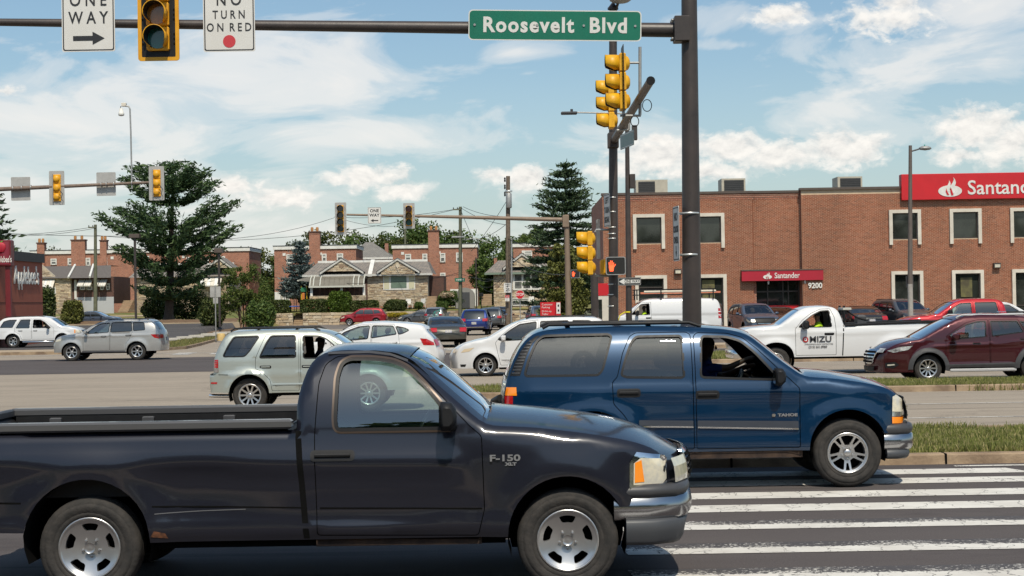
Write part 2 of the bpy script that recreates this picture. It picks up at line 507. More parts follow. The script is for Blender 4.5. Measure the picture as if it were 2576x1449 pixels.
def wheel(parent, x, y, R, rr, style, side, wd=0.22, mat=None, name='wheel'):
 """wheel part with tyre and rim sub-parts; side -1 is the local right-hand side"""
 mat = mat or M_ALLOY
 key = (round(R, 3), round(rr, 3), style, round(wd, 3), mat.name)
 if key not in RIMS:
  h = wd / 2
  tb = MB()
  q_ = R - rr; prof = [(rr * .96, h * .70), (rr * 1.02, h * .86), (rr + q_ * .22, h * .95), (rr + q_ * .24, h * .925), (rr + q_ * .27, h * .96), (rr + q_ * .5, h), (rr + q_ * .66, h * .99), (rr + q_ * .67, h * .965), (rr + q_ * .71, h * .965), (R * .955, h * .90), (R * .99, h * .70), (R, h * .42)]
  prof2 = prof + [(R, h * .25), (R - .009, h * .24), (R - .009, h * .18), (R, h * .17), (R, -h * .17), (R - .009, -h * .18), (R - .009, -h * .24), (R, -h * .25)] + [(r, -z) for r, z in prof[::-1]]
  tb.lathe(prof2[::-1], 40)
  tyre = mesh_obj('tyre', tb.v, tb.f, M_RUBBER, smooth=True)
  # rim: barrel + spoked face
  rb = MB()
  rb.lathe([(rr * .86, -h * .7), (rr * .86, h * .55), (rr * .93, h * .86), (rr * 1.0, h * .9), (rr * 1.0, h * .80)], 40)
  n, ri, ro, hi, ho, dish, pair = style
  holes = []
  def wedge(c, ri, ro, hi, ho):
   q = [(ri * math.cos(c + s * hi), ri * math.sin(c + s * hi)) for s in (-1, 0, 1)] + [(ro * math.cos(c + s * ho), ro * math.sin(c + s * ho)) for s in (1, .5, 0, -.5, -1)]
   return round_poly(np.array(q) * rr, rr * .07, 3)
  for k in range(n):
   c = PI / 2 + 2 * PI * k / n
   if pair:
    holes.append(wedge(c, ri, ro, hi, ho))
    holes.append(wedge(c + PI / n, ri + .12, ro, hi * .35, ho * .30))
   else:
    holes.append(wedge(c, ri, ro, hi, ho))
  circ = [(rr * .92 * math.cos(2 * PI * k / 40), rr * .92 * math.sin(2 * PI * k / 40)) for k in range(40)]
  V, T = tri_fill(circ, holes, rr * .16)
  rad = np.hypot(V[:, 0], V[:, 1]) / rr
  zz = h * (.80 - dish * np.clip((.92 - rad) / .92, 0, 1) ** .8 + .10 * np.exp(-(rad / .2) ** 2))
  rb.add([(v[0], v[1], q) for v, q in zip(V, zz)], T.tolist(), True)
  for H in holes:                       # depth to the openings
   H = np.asarray(H); m = len(H); rd = np.hypot(H[:, 0], H[:, 1]) / rr
   hz = h * (.80 - dish * np.clip((.92 - rd) / .92, 0, 1) ** .8)
   W = [(p[0], p[1], q) for p, q in zip(H, hz)] + [(p[0], p[1], q - .035) for p, q in zip(H, hz)]
   rb.add(W, [(i, (i + 1) % m, m + (i + 1) % m, m + i) for i in range(m)])
  nl = 5 if n in (5, 10) else 6
  for k in range(nl):                   # wheel nuts
   a = PI / 2 + PI / nl + 2 * PI * k / nl; zc = h * (.80 - dish * ((.92 - .27) / .92) ** .8)
   rb.lathe([(.0, zc + .022), (rr * .045, zc + .020), (rr * .05, zc - .01)][::-1], 6, trs(rr * .27 * math.cos(a), rr * .27 * math.sin(a), 0), False)
  rb.lathe([(rr * .17, h * .8), (rr * .155, h * .93 - h * dish * .3), (rr * .05, h * .96 - h * dish * .3), (0, h * .96 - h * dish * .3)], 18)
  rim = mesh_obj('rim', rb.v, rb.f, mat)
  rim.data.polygons.foreach_set('use_smooth', np.array(rb.sm, bool))
  db = MB(); db.lathe([(rr * .85, -h * .1), (rr * .3, -h * .05), (0, -h * .05)], 24)
  disc = mesh_obj('brake_disc', db.v, db.f, M_DARK)
  RIMS[key] = [o.data for o in (tyre, rim, disc)]
  for o in (tyre, rim, disc): bpy.data.objects.remove(o)
 w = empty(name, (x, y, R), 0, parent=parent)
 w.rotation_euler = (PI / 2 if side < 0 else -PI / 2, 0, 0)
 for d in RIMS[key]:
  o = bpy.data.objects.new(d.name.split('.')[0], d); link(o, w)
 return w
# rim styles: holes, inner r, outer r, inner half angle, outer half angle, dish, extra small openings between
ST_KIDNEY = (5, .56, .80, .30, .36, .55, False)
ST_FIVE = (5, .34, .86, .30, .52, .35, False)
ST_FIVE_TWIN = (5, .38, .86, .26, .40, .35, True)
ST_SIX = (6, .32, .86, .24, .40, .35, False)
ST_SEVEN = (7, .34, .86, .20, .34, .4, False)
ST_TEN = (10, .36, .87, .12, .23, .35, False)
ST_STEEL = (8, .62, .78, .14, .16, .5, False)
class Vehicle:
 """A vehicle whose side skin is a surface y = w(x, z) over its side outline; x forward, z up, origin on the ground mid-wheelbase."""
 def __init__(self, name, label, cat, sp, group=None):
  self.sp = sp
  self.root = empty(name, (0, 0, 0), 0, label, cat, group)
  self.W = sp['W']; self.zb = sp.get('belt', 1.05)
  self.paint = sp['paint']; self.step = sp.get('step', 0.09)
  self.arches = sp['arches']                       # [(x, z, r)] front first
  key = [np.asarray(p, float) for p in sp['top']]
  # resample the top line keeping key indices, then smooth
  pts = []; self.K = []
  for a, b in zip(key[:-1], key[1:]):
   self.K.append(len(pts))
   n = max(1, int(round(np.linalg.norm(b - a) / self.step)))
   for k in range(n): pts.append(a + (b - a) * k / n)
  self.K.append(len(pts)); pts.append(key[-1])
  pts = np.array(pts)
  hold = set(self.K[i] for i in sp.get('sharp', ())) | {0, len(pts) - 1}
  for _ in range(sp.get('smooth', 2)):
   q = pts.copy()
   for i in range(1, len(pts) - 1):
    if i not in hold: q[i] = .25 * pts[i - 1] + .5 * pts[i] + .25 * pts[i + 1]
   pts = q
  self.top = pts
  self.xf, self.xr = pts[:, 0].max(), pts[:, 0].min()
  # underside with wheel openings, front to rear
  zs = sp['sill']; f, r = self.arches
  bot = []
  def arc(x, z, ra, za, zbk):
   a0 = math.asin(max(-.95, min(.95, (za - z) / ra))); a1 = PI - math.asin(max(-.95, min(.95, (zbk - z) / ra)))
   n = 18 if self.step < .1 else 12
   sq = sp.get('arch_sq', 0.0)
   o = []
   for k in range(n + 1):
    t = a0 + (a1 - a0) * k / n
    rr = ra * (1 + sq * math.sin(2 * t) ** 2)
    o.append((x + rr * math.cos(t), z + rr * math.sin(t)))
   return o
  bot += arc(*f, pts[-1][1] + sp.get('fdrop', 0), zs + sp.get('frise', 0)); bot += arc(*r, zs, pts[0][1] + sp.get('rdrop', 0))
  self.outline = np.array([tuple(p) for p in pts] + bot)
  self.topline = pts
  self.body()
 # ---------------------------------------------------------- side surface
 def w(self, P):
  sp = self.sp; P = np.asarray(P, float); x, z = P[:, 0], P[:, 1]
  w = np.full(len(P), self.W)
  w -= sp.get('barrel', .03) * ((z - sp.get('zm', .75)) / .5) ** 2 * (z < self.zb + .02) + sp.get('barrel', .03) * ((self.zb - sp.get('zm', .75)) / .5) ** 2 * (z >= self.zb + .02)
  t = z - self.zb
  t = .5 * (np.sqrt(t * t + .0016) + t); w -= sp.get('tumble', .40) * (.22 * t + 1.35 * t * t)
  e = np.clip(1 - (self.xf - x) / sp.get('fL', .8), 0, 1); w -= sp.get('ft', .16) * e ** 2.4
  e = np.clip(1 - (x - self.xr) / sp.get('rL', .6), 0, 1); w -= sp.get('rt', .10) * e ** 2.4
  for (x0, z0, x1, z1, amp, wd) in sp.get('lines', ()):
   zl = z0 + (z1 - z0) * np.clip((x - x0) / (x1 - x0), 0, 1)
   fx = np.clip((x - min(x0, x1)) / .25, 0, 1) * np.clip((max(x0, x1) - x) / .25, 0, 1)
   w += amp * fx * np.exp(-((z - zl) / wd) ** 2)
  for (ax, azz, ra), fl in zip(self.arches, sp.get('flare', (.03, .03))):
   d = np.hypot(x - ax, z - azz) - ra
   w += fl * np.exp(-(np.clip(d, 0, None) / sp.get('flw', .10)) ** 2) * (z < azz + ra + .35) * (z > .05)
  for (bx, bz, rx, rz, amp) in sp.get('dents', ()):
   w += amp * np.exp(-((x - bx) / rx) ** 2 - ((z - bz) / rz) ** 2)
  r = sp.get('er', .06)
  d = np.clip(dist_line(P, self.topline), .0008, r) / r
  w -= r * (1 - np.sqrt(np.clip(1 - (1 - d) ** 2, 0, 1)))
  return w
 def wn(self, P):
  h = .004
  P = self.inward(np.asarray(P, float))
  gx = (self.w(P + (h, 0)) - self.w(P - (h, 0))) / (2 * h); gz = (self.w(P + (0, h)) - self.w(P - (0, h))) / (2 * h)
  gx = np.clip(gx, -3, 3); gz = np.clip(gz, -3, 3)
  n = np.stack([-gx, np.ones(len(P)), -gz], 1)
  return n / np.linalg.norm(n, axis=1)[:, None]
 def inward(self, P):
  # points on the top line are judged a little inside it, so that their normals turn over the edge cleanly
  L = self.topline; D = np.full(len(P), 1e9); N = np.zeros((len(P), 2))
  for a, b in zip(L[:-1], L[1:]):
   ab = b - a; q = max(ab @ ab, 1e-12); t = np.clip(((P - a) @ ab) / q, 0, 1); d = P - a - t[:, None] * ab; dd = np.hypot(d[:, 0], d[:, 1])
   k = dd < D; D[k] = dd[k]; N[k] = np.array([-ab[1], ab[0]]) / math.sqrt(q)
  k = D < .014
  return np.where(k[:, None], P - N * .014, P)
 def both(self, V, T, off):
  w = self.w(V) + off; n = self.wn(V); m = len(V)
  A = np.stack([V[:, 0], -w, V[:, 1]], 1); B = np.stack([V[:, 0], w, V[:, 1]], 1)
  NA = n * (1, -1, 1)
  return np.concatenate([A, B]), np.concatenate([T, T[:, ::-1] + m]), np.concatenate([NA, n])
 def sheet(self, V, T, off, side):
  w = self.w(V) + off; n = self.wn(V)
  return np.stack([V[:, 0], side * w, V[:, 1]], 1), (T if side < 0 else T[:, ::-1]), n * (1, side, 1)
 def patch(self, name, poly, mat, off=.004, sides=(-1, 1), step=None, holes=(), r=0.0, label=None, parent=None, edge=0.0):
  """a panel lying on the body side, one object per side; edge>0 turns its rim inwards"""
  if r > 0: poly = round_poly(poly, r)
  V, T = tri_fill(poly, holes, step or self.step)
  out = []
  for s in sides:
   A, F_, N = self.sheet(V, T, off, s)
   if edge > 0:
    L = resample(poly, step or self.step, True)
    w = self.w(L) + off; m = len(L); b = len(A)
    E1 = np.stack([L[:, 0], s * w, L[:, 1]], 1); E2 = np.stack([L[:, 0], s * (w - edge), L[:, 1]], 1)
    Q = [(b + i, b + (i + 1) % m, b + m + (i + 1) % m, b + m + i) for i in range(m)]
    nn = np.zeros((2 * m, 3)); nn[:, 1] = s * .3
    nn[:m, 0:3:2] = 0;
    A = np.concatenate([A, E1, E2]); N = np.concatenate([N, nn])
    F_ = list(F_) + Q
   o = mesh_obj(name, A, F_, mat, parent or self.root, normals=N)
   if label: o['label'] = label
   out.append(o)
  return out
 def xend(self, z, end):
  P = self.topline
  best = None
  for a, b in zip(P[:-1], P[1:]):
   lo, hi = min(a[1], b[1]), max(a[1], b[1])
   if lo - 1e-6 <= z <= hi + 1e-6:
    t = 0 if hi == lo else (z - a[1]) / (b[1] - a[1])
    xx = a[0] + t * (b[0] - a[0])
    if best is None or (xx - best) * end > 0: best = xx
  if best is None: best = self.xf if end > 0 else self.xr
  return best
 def fpatch(self, name, poly, mat, end, off=.006, label=None, parent=None, step=.08, thick=0.0, r=0.0):
  """a panel lying on the nose (end=1) or the tail (end=-1); poly in (y, z)"""
  if r > 0: poly = round_poly(poly, r)
  V, T = tri_fill(poly, (), step)
  bow = self.sp.get('fbow' if end > 0 else 'rbow', .12)
  def xx(V): return np.array([self.xend(z, end) + end * (bow * (1 - min(1, (abs(y) / (self.W - .06)) ** 2)) + off) for y, z in V])
  A = np.stack([xx(V), V[:, 0], V[:, 1]], 1)
  F_ = (T if end > 0 else T[:, ::-1]).tolist()
  if thick > 0:
   L = resample(poly, step, True); m = len(L); b = len(A); X = xx(L)
   A = np.concatenate([A, np.stack([X, L[:, 0], L[:, 1]], 1), np.stack([X - end * thick, L[:, 0], L[:, 1]], 1)])
   F_ += [(b + i, b + (i + 1) % m, b + m + (i + 1) % m, b + m + i) for i in range(m)]
  o = mesh_obj(name, A, F_, mat, parent or self.root)
  if label: o['label'] = label
  return o
 # ---------------------------------------------------------- body shell
 def body(self):
  sp = self.sp; root = self.root
  wins = [round_poly(p, sp.get('wr', .05)) for _, p, _ in sp['windows']]
  doors = [round_poly(p, .03) for p in sp.get('doors', [])]
  fills = [(_n, round_poly(p, sp.get('wr', .05)), m) for _n, p, m in sp['windows']]
  # which windows sit inside which door
  inside = [[k for k, wp in enumerate(wins) if in_poly(np.array([wp.mean(0)]), d)[0]] for d in doors]
  taken = set(k for l in inside for k in l)
  holes = [w_ for k, w_ in enumerate(wins) if k not in taken] + doors
  V, T = tri_fill(self.outline, holes, self.step)
  SV, SF, SN = self.both(V, T, 0.0)
  # strip over the top from side to side
  P = self.top; n = len(P); K = self.K
  tg = np.gradient(P, axis=0); tg /= np.maximum(np.linalg.norm(tg, axis=1), 1e-9)[:, None]
  nx, nz = -tg[:, 1], tg[:, 0]             # outward (top line runs rear -> front over the roof)
  wi = self.w(P)
  crown, bowf, bowr = sp.get('crown', .04), sp.get('fbow', .12), sp.get('rbow', .12)
  bow = np.where(P[:, 0] > 0, bowf, bowr)
  C = 10
  ts = np.array([-1, -.97, -.86, -.6, -.3, 0, .3, .6, .86, .97, 1.0])
  cr = np.full(n, crown)
  for (k0, k1, val) in sp.get('crowns', ()): cr[K[k0]:K[k1] + 1] = val
  for _ in range(14): cr[1:-1] = .25 * cr[:-2] + .5 * cr[1:-1] + .25 * cr[2:]
  grid = np.zeros((n, C + 1, 3))
  for j, t in enumerate(ts):
   q = 1 - t * t
   grid[:, j, 0] = P[:, 0] + nx * bow * q * np.abs(nx)
   grid[:, j, 1] = t * wi
   grid[:, j, 2] = P[:, 1] + nz * cr * q * np.abs(nz)
  gi = lambda i, j: i * (C + 1) + j
  seg_open = set(); seg_glass = {}
  for a, b in sp.get('open', ()): seg_open |= set(range(K[a], K[b]))
  for nm in ('windscreen', 'rear_window'):
   if nm in sp:
    a, b = sp[nm][:2]
    for i in range(K[a], K[b]): seg_glass[i] = nm
  F_ = []
  gl = {'windscreen': [], 'rear_window': []}
  for i in range(n - 1):
   if i in seg_open: continue
   for j in range(C):
    q = (gi(i, j), gi(i + 1, j), gi(i + 1, j + 1), gi(i, j + 1))
    if i in seg_glass and 2 <= j < C - 2: gl[seg_glass[i]].append(q)
    else: F_.append(q)
  G = grid.reshape(-1, 3)
  gu = np.gradient(grid, axis=0); gv = np.gradient(grid, axis=1)
  GN = np.cross(gv, gu).reshape(-1, 3); GN /= np.maximum(np.linalg.norm(GN, axis=1), 1e-9)[:, None]
  s = np.sign(GN[:, 0] * np.repeat(nx, C + 1) + GN[:, 2] * np.repeat(nz, C + 1)); s[s == 0] = 1
  GN *= s[:, None]
  b = len(SV)
  allF = [tuple(f) for f in SF] + [tuple(i + b for i in f) for f in F_]
  self.body_obj = mesh_obj('body', np.concatenate([SV, G]), allF, self.paint, root, normals=np.concatenate([SN, GN]))
  for nm, q in gl.items():
   if not q: continue
   used = sorted(set(i for f in q for i in f)); mp = {u: k for k, u in enumerate(used)}
   VV = G[used] - GN[used] * .012
   mesh_obj(nm, VV, [[mp[i] for i in f] for f in q], sp[nm][2], root, normals=GN[used])
  # doors
  for d, ins in zip(doors, inside):
   dd = offset_poly(d, -sp.get('gap', .006))
   self.patch('door', dd, self.paint, 0.0, holes=[wins[k] for k in ins], edge=.02)
   lo = offset_poly(d, .03)
  # dark structure just inside the skin, seen in the shut lines
  if doors:
   big = [offset_poly(w_, .012) for w_ in wins]
   for d, ins in zip(doors, inside):
    self.patch('door_frame', offset_poly(d, .03), M_DARK, -.030, holes=[big[k] for k in ins])
    if 'inner' in sp: self.patch('door_trim', offset_poly(d, .02), sp['inner'], -.055, holes=[big[k] for k in ins])
  # side glass with a dark rubber seal
  for (nm, p, m), wp in zip(fills, wins):
   if m is not None:
    self.patch('side_window', offset_poly(wp, .004), m, -.014, step=.15)
   self.patch('window_seal', offset_poly(wp, .014), sp.get('seal', M_BLACK), .003, holes=[offset_poly(wp, -.012)], step=.2)
  # underbody, wheel housings
  ub = MB()
  yw = self.W - .10
  zs = sp['sill']
  f, r = self.arches
  zt = sp.get('floor', zs + .16)
  def slab(x0, x1):
   if x1 > x0: ub.box(x0, x1, -yw, yw, zs - .06, zt)
  slab(r[0] + r[2] + .02, f[0] - f[2] - .02)
  ub.box(self.xr + .14, r[0] - r[2] - .02, -yw + .12, yw - .12, max(zs, P[0][1] + .02), zt)
  ub.box(f[0] + f[2] + .02, self.xf - .22, -yw + .16, yw - .16, max(zs, P[-1][1] + .02), zt)
  ub.box(r[0] - r[2] - .1, f[0] + f[2] + .1, -.45, .45, zs - .02, zt + .1)
  for (ax, azz, ra) in self.arches:
   for s in (-1, 1):
    m = 16; VV = []; FF = []
    for k in range(m + 1):
     a = -.35 + (PI + .7) * k / m
     x, z = ax + (ra + .005) * math.cos(a), azz + (ra + .005) * math.sin(a)
     yo = float(self.w(np.array([(x, z)]))[0]) - .012
     VV += [(x, s * yo, z), (x, s * .50, z)]
    for k in range(m): FF.append((2 * k, 2 * k + 1, 2 * k + 3, 2 * k + 2))
    ub.add(VV, FF, True)
    ub.add([(ax + ra * math.cos(-.35 + (PI + .7) * k / m), s * .50, azz + ra * math.sin(-.35 + (PI + .7) * k / m)) for k in range(m + 1)], [tuple(range(m + 1))])
  ub.build('underbody', M_DARK, root)
  # wheels
  R, rr, st = sp['wheel']
  for (ax, azz, ra) in self.arches:
   for s in (-1, 1):
    wheel(root, ax, s * (self.W - sp.get('winset', .06) - sp.get('wd', .22) / 2), R, rr, st, s, sp.get('wd', .22), sp.get('rimmat'))
 def handle(self, x, z, L=.2, H=.05, mat=None, recess=True):
  m = mat or self.paint
  for s in (-1, 1):
   if recess:
    V = [(x - L * .62, z - H), (x + L * .62, z - H), (x + L * .62, z + H), (x - L * .62, z + H)]
    self.patch('handle_recess', V, M_BLACK if mat is M_BLACK else self.sp.get('recess', M_BLACK), .002, (s,), .06, r=H * .8)
   y = float(self.w(np.array([(x, z)]))[0])
   b = MB(); b.box(x - L / 2, x + L / 2, s * (y + .008) - .012, s * (y + .008) + .014, z - H * .28, z + H * .38, bev=.008)
   b.build('door_handle', m, self.root)
 def mirror(self, x, z, L=.14, H=.16, T=.20, mat=None, arm=.10):
  for s in (-1, 1):
   y = float(self.w(np.array([(x, z - H * .3)]))[0])
   b = MB(); V = []; Fc = []
   prof = [(-.5, .30), (-.42, .5), (.2, .48), (.45, .25), (.5, 0), (.42, -.3), (.1, -.5), (-.42, -.5), (-.5, -.30)]
   ys = [(0, .72), (.15, .95), (.5, 1.0), (.85, .92), (1, .6)]
   m = len(prof)
   for (t, k) in ys:
    for (px_, pz) in prof:
     V.append((x + px_ * L * k, s * (y + arm + T * t), z + pz * H * k))
   for i in range(len(ys) - 1):
    for k in range(m):
     Fc.append((i * m + k, i * m + (k + 1) % m, (i + 1) * m + (k + 1) % m, (i + 1) * m + k))
   b.add(V, Fc, True); b.add(V[:m], [tuple(range(m))]); b.add(V[-m:], [tuple(range(m))])
   b.tube([(x + .02, s * (y - .03), z - H * .40), (x, s * (y + arm + .05), z - H * .30)], [.05, .035], 8)
   o = b.build('side_mirror', mat or M_BLACK, self.root)
   g = MB(); g.add([(x - L * .51, s * (y + arm + T * .1), z - H * .38), (x - L * .51, s * (y + arm + T * .9), z - H * .38), (x - L * .51, s * (y + arm + T * .9), z + H * .38), (x - L * .51, s * (y + arm + T * .1), z + H * .38)], [(0, 1, 2, 3)])
   g.build('mirror_glass', M_CHROME, o)
 def rails(self, x0, x1, z, y, mat, h=.05, cross=()):
  for s in (-1, 1):
   b = MB()
   b.tube([(x0, s * y, z), (x0 + .08, s * y, z + h), (x1 - .14, s * y, z + h), (x1, s * y, z - .01)], .02, 8)
   b.build('roof_rail', mat, self.root)
  for xc in cross:
   b = MB(); b.box(xc - .03, xc + .03, -y, y, z + h - .012, z + h + .012, bev=.005); b.build('roof_bar', mat, self.root)
 def seats(self, xs, zf=.62, rows=None):
  for x in xs:
   for s in (-1, 1):
    b = MB(); y = s * .36
    b.box(x - .05, x + .45, y - .24, y + .24, zf - .02, zf + .12, bev=.05)
    M = trs(x - .02, y, zf + .1) @ Matrix.Rotation(-.28, 4, 'Y')
    b.box(-.07, .07, -.23, .23, 0, .58, M, bev=.05)
    b.box(-.05, .05, -.12, .12, .60, .78, M, bev=.04)
    b.build('seat', M_SEAT, self.root)
 def steering(self, x, z, side=1):
  b = MB(); M = trs(x, side * .36, z) @ Matrix.Rotation(-1.1, 4, 'Y')
  pts = [(.19 * math.cos(2 * PI * k / 20), .19 * math.sin(2 * PI * k / 20), 0) for k in range(21)]
  b.tube([M @ Vector(p) for p in pts], .016, 6, False)
  b.box(-.18, .18, -.025, .025, -.012, .012, M); b.lathe([(0.06, .02), (.06, -.02), (.02, -.25)], 10, M)
  b.build('steering_wheel', M_BLACK, self.root)
 def dash(self, x0, x1, z, mat=None):
  b = MB(); w = self.W - .16
  b.box(x0, x1, -w, w, z - .35, z, bev=.06); b.build('dashboard', mat or M_BLACK, self.root)
 def plate(self, z, end, yc=0.0, mat=None):
  self.fpatch('licence_plate', [(yc - .155, z - .08), (yc + .155, z - .08), (yc + .155, z + .08), (yc - .155, z + .08)], mat or M_PLATE, end, .02, thick=.015, step=.3)
 def bumper(self, end, z0, z1, name, mat, out=.10, wrap=.55, inset=0.0, hw=None, th=.5, slope=0.0):
  """wrap-round bumper bar ahead of the body"""
  hw = hw or self.W - .02
  xb = (self.xf if end > 0 else self.xr) - end * inset
  N = 22; V = []; Fc = []
  path = []
  for k in range(N + 1):
   t = -1 + 2 * k / N
   y = hw * math.sin(t * PI / 2) if abs(t) < 1 else hw * t
   path.append((xb + end * (out * (1 - abs(t) ** 3.0) - wrap * max(0, (abs(t) - .80) / .20) ** 1.0), max(-hw, min(hw, hw * 1.06 * t if abs(t) < .8 else math.copysign(hw * (.848 + .152 * min(1, (abs(t) - .8) / .06)), t)))))
  prof = [(-.09, z0), (-.02, z0), (0.0, z0 + (z1 - z0) * .15), (.012, (z0 + z1) / 2), (0.0 - slope, z1 - (z1 - z0) * .12), (-.03 - slope, z1), (-.12 - slope, z1)]
  m = len(prof); P2 = np.array(path); tg = np.gradient(P2, axis=0); tg /= np.maximum(np.linalg.norm(tg, axis=1), 1e-9)[:, None]
  nrm = np.stack([tg[:, 1], -tg[:, 0]], 1) * (1 if end > 0 else -1)
  if end < 0: pass
  for (x, y), nn in zip(path, nrm):
   for (o, z) in prof:
    V.append((x + nn[0] * o, y + nn[1] * o, z))
  for i in range(N):
   for k in range(m - 1):
    Fc.append((i * m + k, (i + 1) * m + k, (i + 1) * m + k + 1, i * m + k + 1))
  b = MB(); b.add(V, Fc, True)
  b.add(V[:m], [tuple(range(m))]); b.add(V[-m:], [tuple(range(m))])
  return b.build(name, mat, self.root)
 def place(self, X, Y, rz, z=0.0):
  self.root.location = (X, Y, z); self.root.rotation_euler = (0, 0, rz)
  return self.root
# ================================================================== ground, roads, kerbs
def sheet(name, pts, z, mat, kind='structure', parent=None, label=None):
 m = MB(); m.add([(x, y, z) for x, y in pts], [tuple(range(len(pts)))])
 o = m.build(name, mat, parent)
 if parent is None: o['kind'] = kind
 if label: o['label'] = label
 return o
def road_mat(name, base, base2, speck, crack=0.5, streak=1.0):
 m = bpy.data.materials.new(name); m.use_nodes = True
 t = NT(m.node_tree); b = t.n['Principled BSDF']
 tc = t.node('ShaderNodeTexCoord').outputs['Object']
 big = t.noise(t.mapping(tc, (0.22, 0.9, 1)), 0.6, 6, 0.62)
 stre = t.noise(t.mapping(tc, (0.05, 1.1, 1)), 1.0, 4, 0.6)
 col = t.mix(t.ramp(t.math('ADD', t.math('MULTIPLY', big, .6), t.math('MULTIPLY', stre, .4)), [(.38, 0.0), (.62, 1.0)]), base, base2)
 fine = t.noise(tc, 55, 3, .75)
 col = t.mix(t.math('MULTIPLY', t.ramp(fine, [(.42, 0.0), (.72, 1.0)]), .55), col, speck)
 fine2 = t.noise(tc, 160, 2, .6)
 col = t.mix(t.math('MULTIPLY', t.ramp(fine2, [(.6, 0.0), (.68, 1.0)]), .5), col, tuple(min(1, c * 1.7) for c in speck))
 sk = t.noise(t.mapping(tc, (0.10, 2.6, 1), (7, 3, 0)), 1.0, 5, .65)
 col = t.mix(t.math('MULTIPLY', t.ramp(sk, [(.56, 0.0), (.68, 1.0)]), .75 * streak), col, tuple(c * .5 for c in base))
 oil = t.noise(t.mapping(tc, (0.5, 1.3, 1), (2, 9, 0)), .55, 5, .7)
 col = t.mix(t.math('MULTIPLY', t.ramp(oil, [(.55, 0.0), (.70, 1.0)]), .42 * streak), col, tuple(c * .45 for c in base))
 vor = t.node('ShaderNodeTexVoronoi', feature='DISTANCE_TO_EDGE')
 wob = t.node('ShaderNodeVectorMath', operation='ADD')
 nn = t.node('ShaderNodeTexNoise', ins={'Scale': 0.9, 'Detail': 5}); t.l.new(tc, nn.inputs['Vector'])
 t.l.new(t.mapping(tc, (0.16, 0.5, 1)), wob.inputs[0]); t.l.new(nn.outputs['Color'], wob.inputs[1])
 t.l.new(wob.outputs[0], vor.inputs['Vector']); vor.inputs['Scale'].default_value = 0.8
 ck = t.ramp(vor.outputs['Distance'], [(0.0, 1.0), (0.012, 0.0)])
 gate = t.ramp(t.noise(tc, .23, 3), [(.5, 0.0), (.6, 1.0)])
 col = t.mix(t.math('MULTIPLY', t.math('MULTIPLY', ck, gate), crack), col, tuple(c * .3 for c in base))
 t.l.new(col, b.inputs['Base Color'])
 b.inputs['Roughness'].default_value = .92; b.inputs['Specular IOR Level'].default_value = .25
 bn = t.node('ShaderNodeBump', ins={'Strength': .5, 'Distance': .01}); t.l.new(fine, bn.inputs['Height']); t.l.new(bn.outputs[0], b.inputs['Normal'])
 return m
M_ASPH = road_mat('dark_asphalt', (.066, .056, .055), (.084, .073, .070), (.13, .113, .107), .4)
M_ASPH_OLD = road_mat('worn_beige_roadway', (.285, .240, .190), (.235, .198, .158), (.40, .345, .275), .5)
M_LOT = road_mat('parking_lot_asphalt', (.055, .052, .053), (.085, .08, .078), (.12, .11, .11), .5)
M_CONC = pm('pavement_concrete', (.40, .31, .21), .9, rgb2=(.30, .235, .16), vscale=.6, bump=.3, bscale=40)
M_KERB = pm('kerb_concrete', (.36, .265, .17), .9, rgb2=(.17, .115, .075), vscale=1.7, bump=.6, bscale=30)
M_EARTH = pm('dry_earth', (.17, .105, .06), .95, rgb2=(.11, .07, .04), vscale=3, bump=.6, bscale=12)
def grass_ground(name, a, b_, sc=1.2):
 return pm(name, a, .95, rgb2=b_, vscale=sc, bump=.8, bscale=30)
M_LAWN = grass_ground('lawn', (.105, .130, .026), (.21, .165, .055), .35)
M_TURF = grass_ground('turf', (.095, .115, .030), (.16, .14, .06), .8)
def paint_mat(name, wear, lo, amp=1.8):
 """white road paint, cracked and worn through to the asphalt in places"""
 m = bpy.data.materials.new(name); m.use_nodes = True
 t = NT(m.node_tree); b = t.n['Principled BSDF']
 tc = t.node('ShaderNodeTexCoord').outputs['Object']; gp = t.node('ShaderNodeNewGeometry').outputs['Position']
 vor = t.node('ShaderNodeTexVoronoi', feature='DISTANCE_TO_EDGE')
 nn = t.node('ShaderNodeTexNoise', ins={'Scale': 4.0, 'Detail': 5}); t.l.new(gp, nn.inputs['Vector'])
 wob = t.node('ShaderNodeVectorMath', operation='ADD'); t.l.new(t.mapping(gp, (2.6, 1.5, 1)), wob.inputs[0]); t.l.new(nn.outputs['Color'], wob.inputs[1])
 t.l.new(wob.outputs[0], vor.inputs['Vector']); vor.inputs['Scale'].default_value = 1.05
 ck = t.ramp(vor.outputs['Distance'], [(0.004, 1.0), (0.015, 0.0)])
 sp = t.node('ShaderNodeSeparateXYZ'); t.l.new(tc, sp.inputs[0])
 tc = gp
 g = t.noise(t.mapping(tc, (1.0, 1.0, 1)), 26, 5, .72)
 # worn more along the near and far edge of the stripe (object y runs across it)
 edge = t.ramp(t.math('ADD', t.math('MULTIPLY', sp.outputs[1], 1.65), .5), lo)
 big = t.noise(tc, .8, 3)
 wr = t.ramp(t.math('ADD', t.math('MULTIPLY', edge, wear), t.math('ADD', t.math('MULTIPLY', t.math('SUBTRACT', g, .5), amp), t.math('MULTIPLY', t.math('SUBTRACT', big, .5), .5 if amp < 1 else 1.1))), [(.30, 0.0), (.42, 1.0)])
 f = t.math('MAXIMUM', ck, wr)
 dirt = t.mix(t.ramp(t.noise(tc, 1.5, 6, .7), [(.35, 0.0), (.7, 1.0)]), (.66, .635, .58), (.50, .47, .42))
 t.l.new(t.mix(f, dirt, (.062, .055, .054)), b.inputs['Base Color'])
 b.inputs['Roughness'].default_value = .75
 return m
M_PAINT = paint_mat('white_road_paint', .05, [(0, 0.1), (1, .1)], .9)
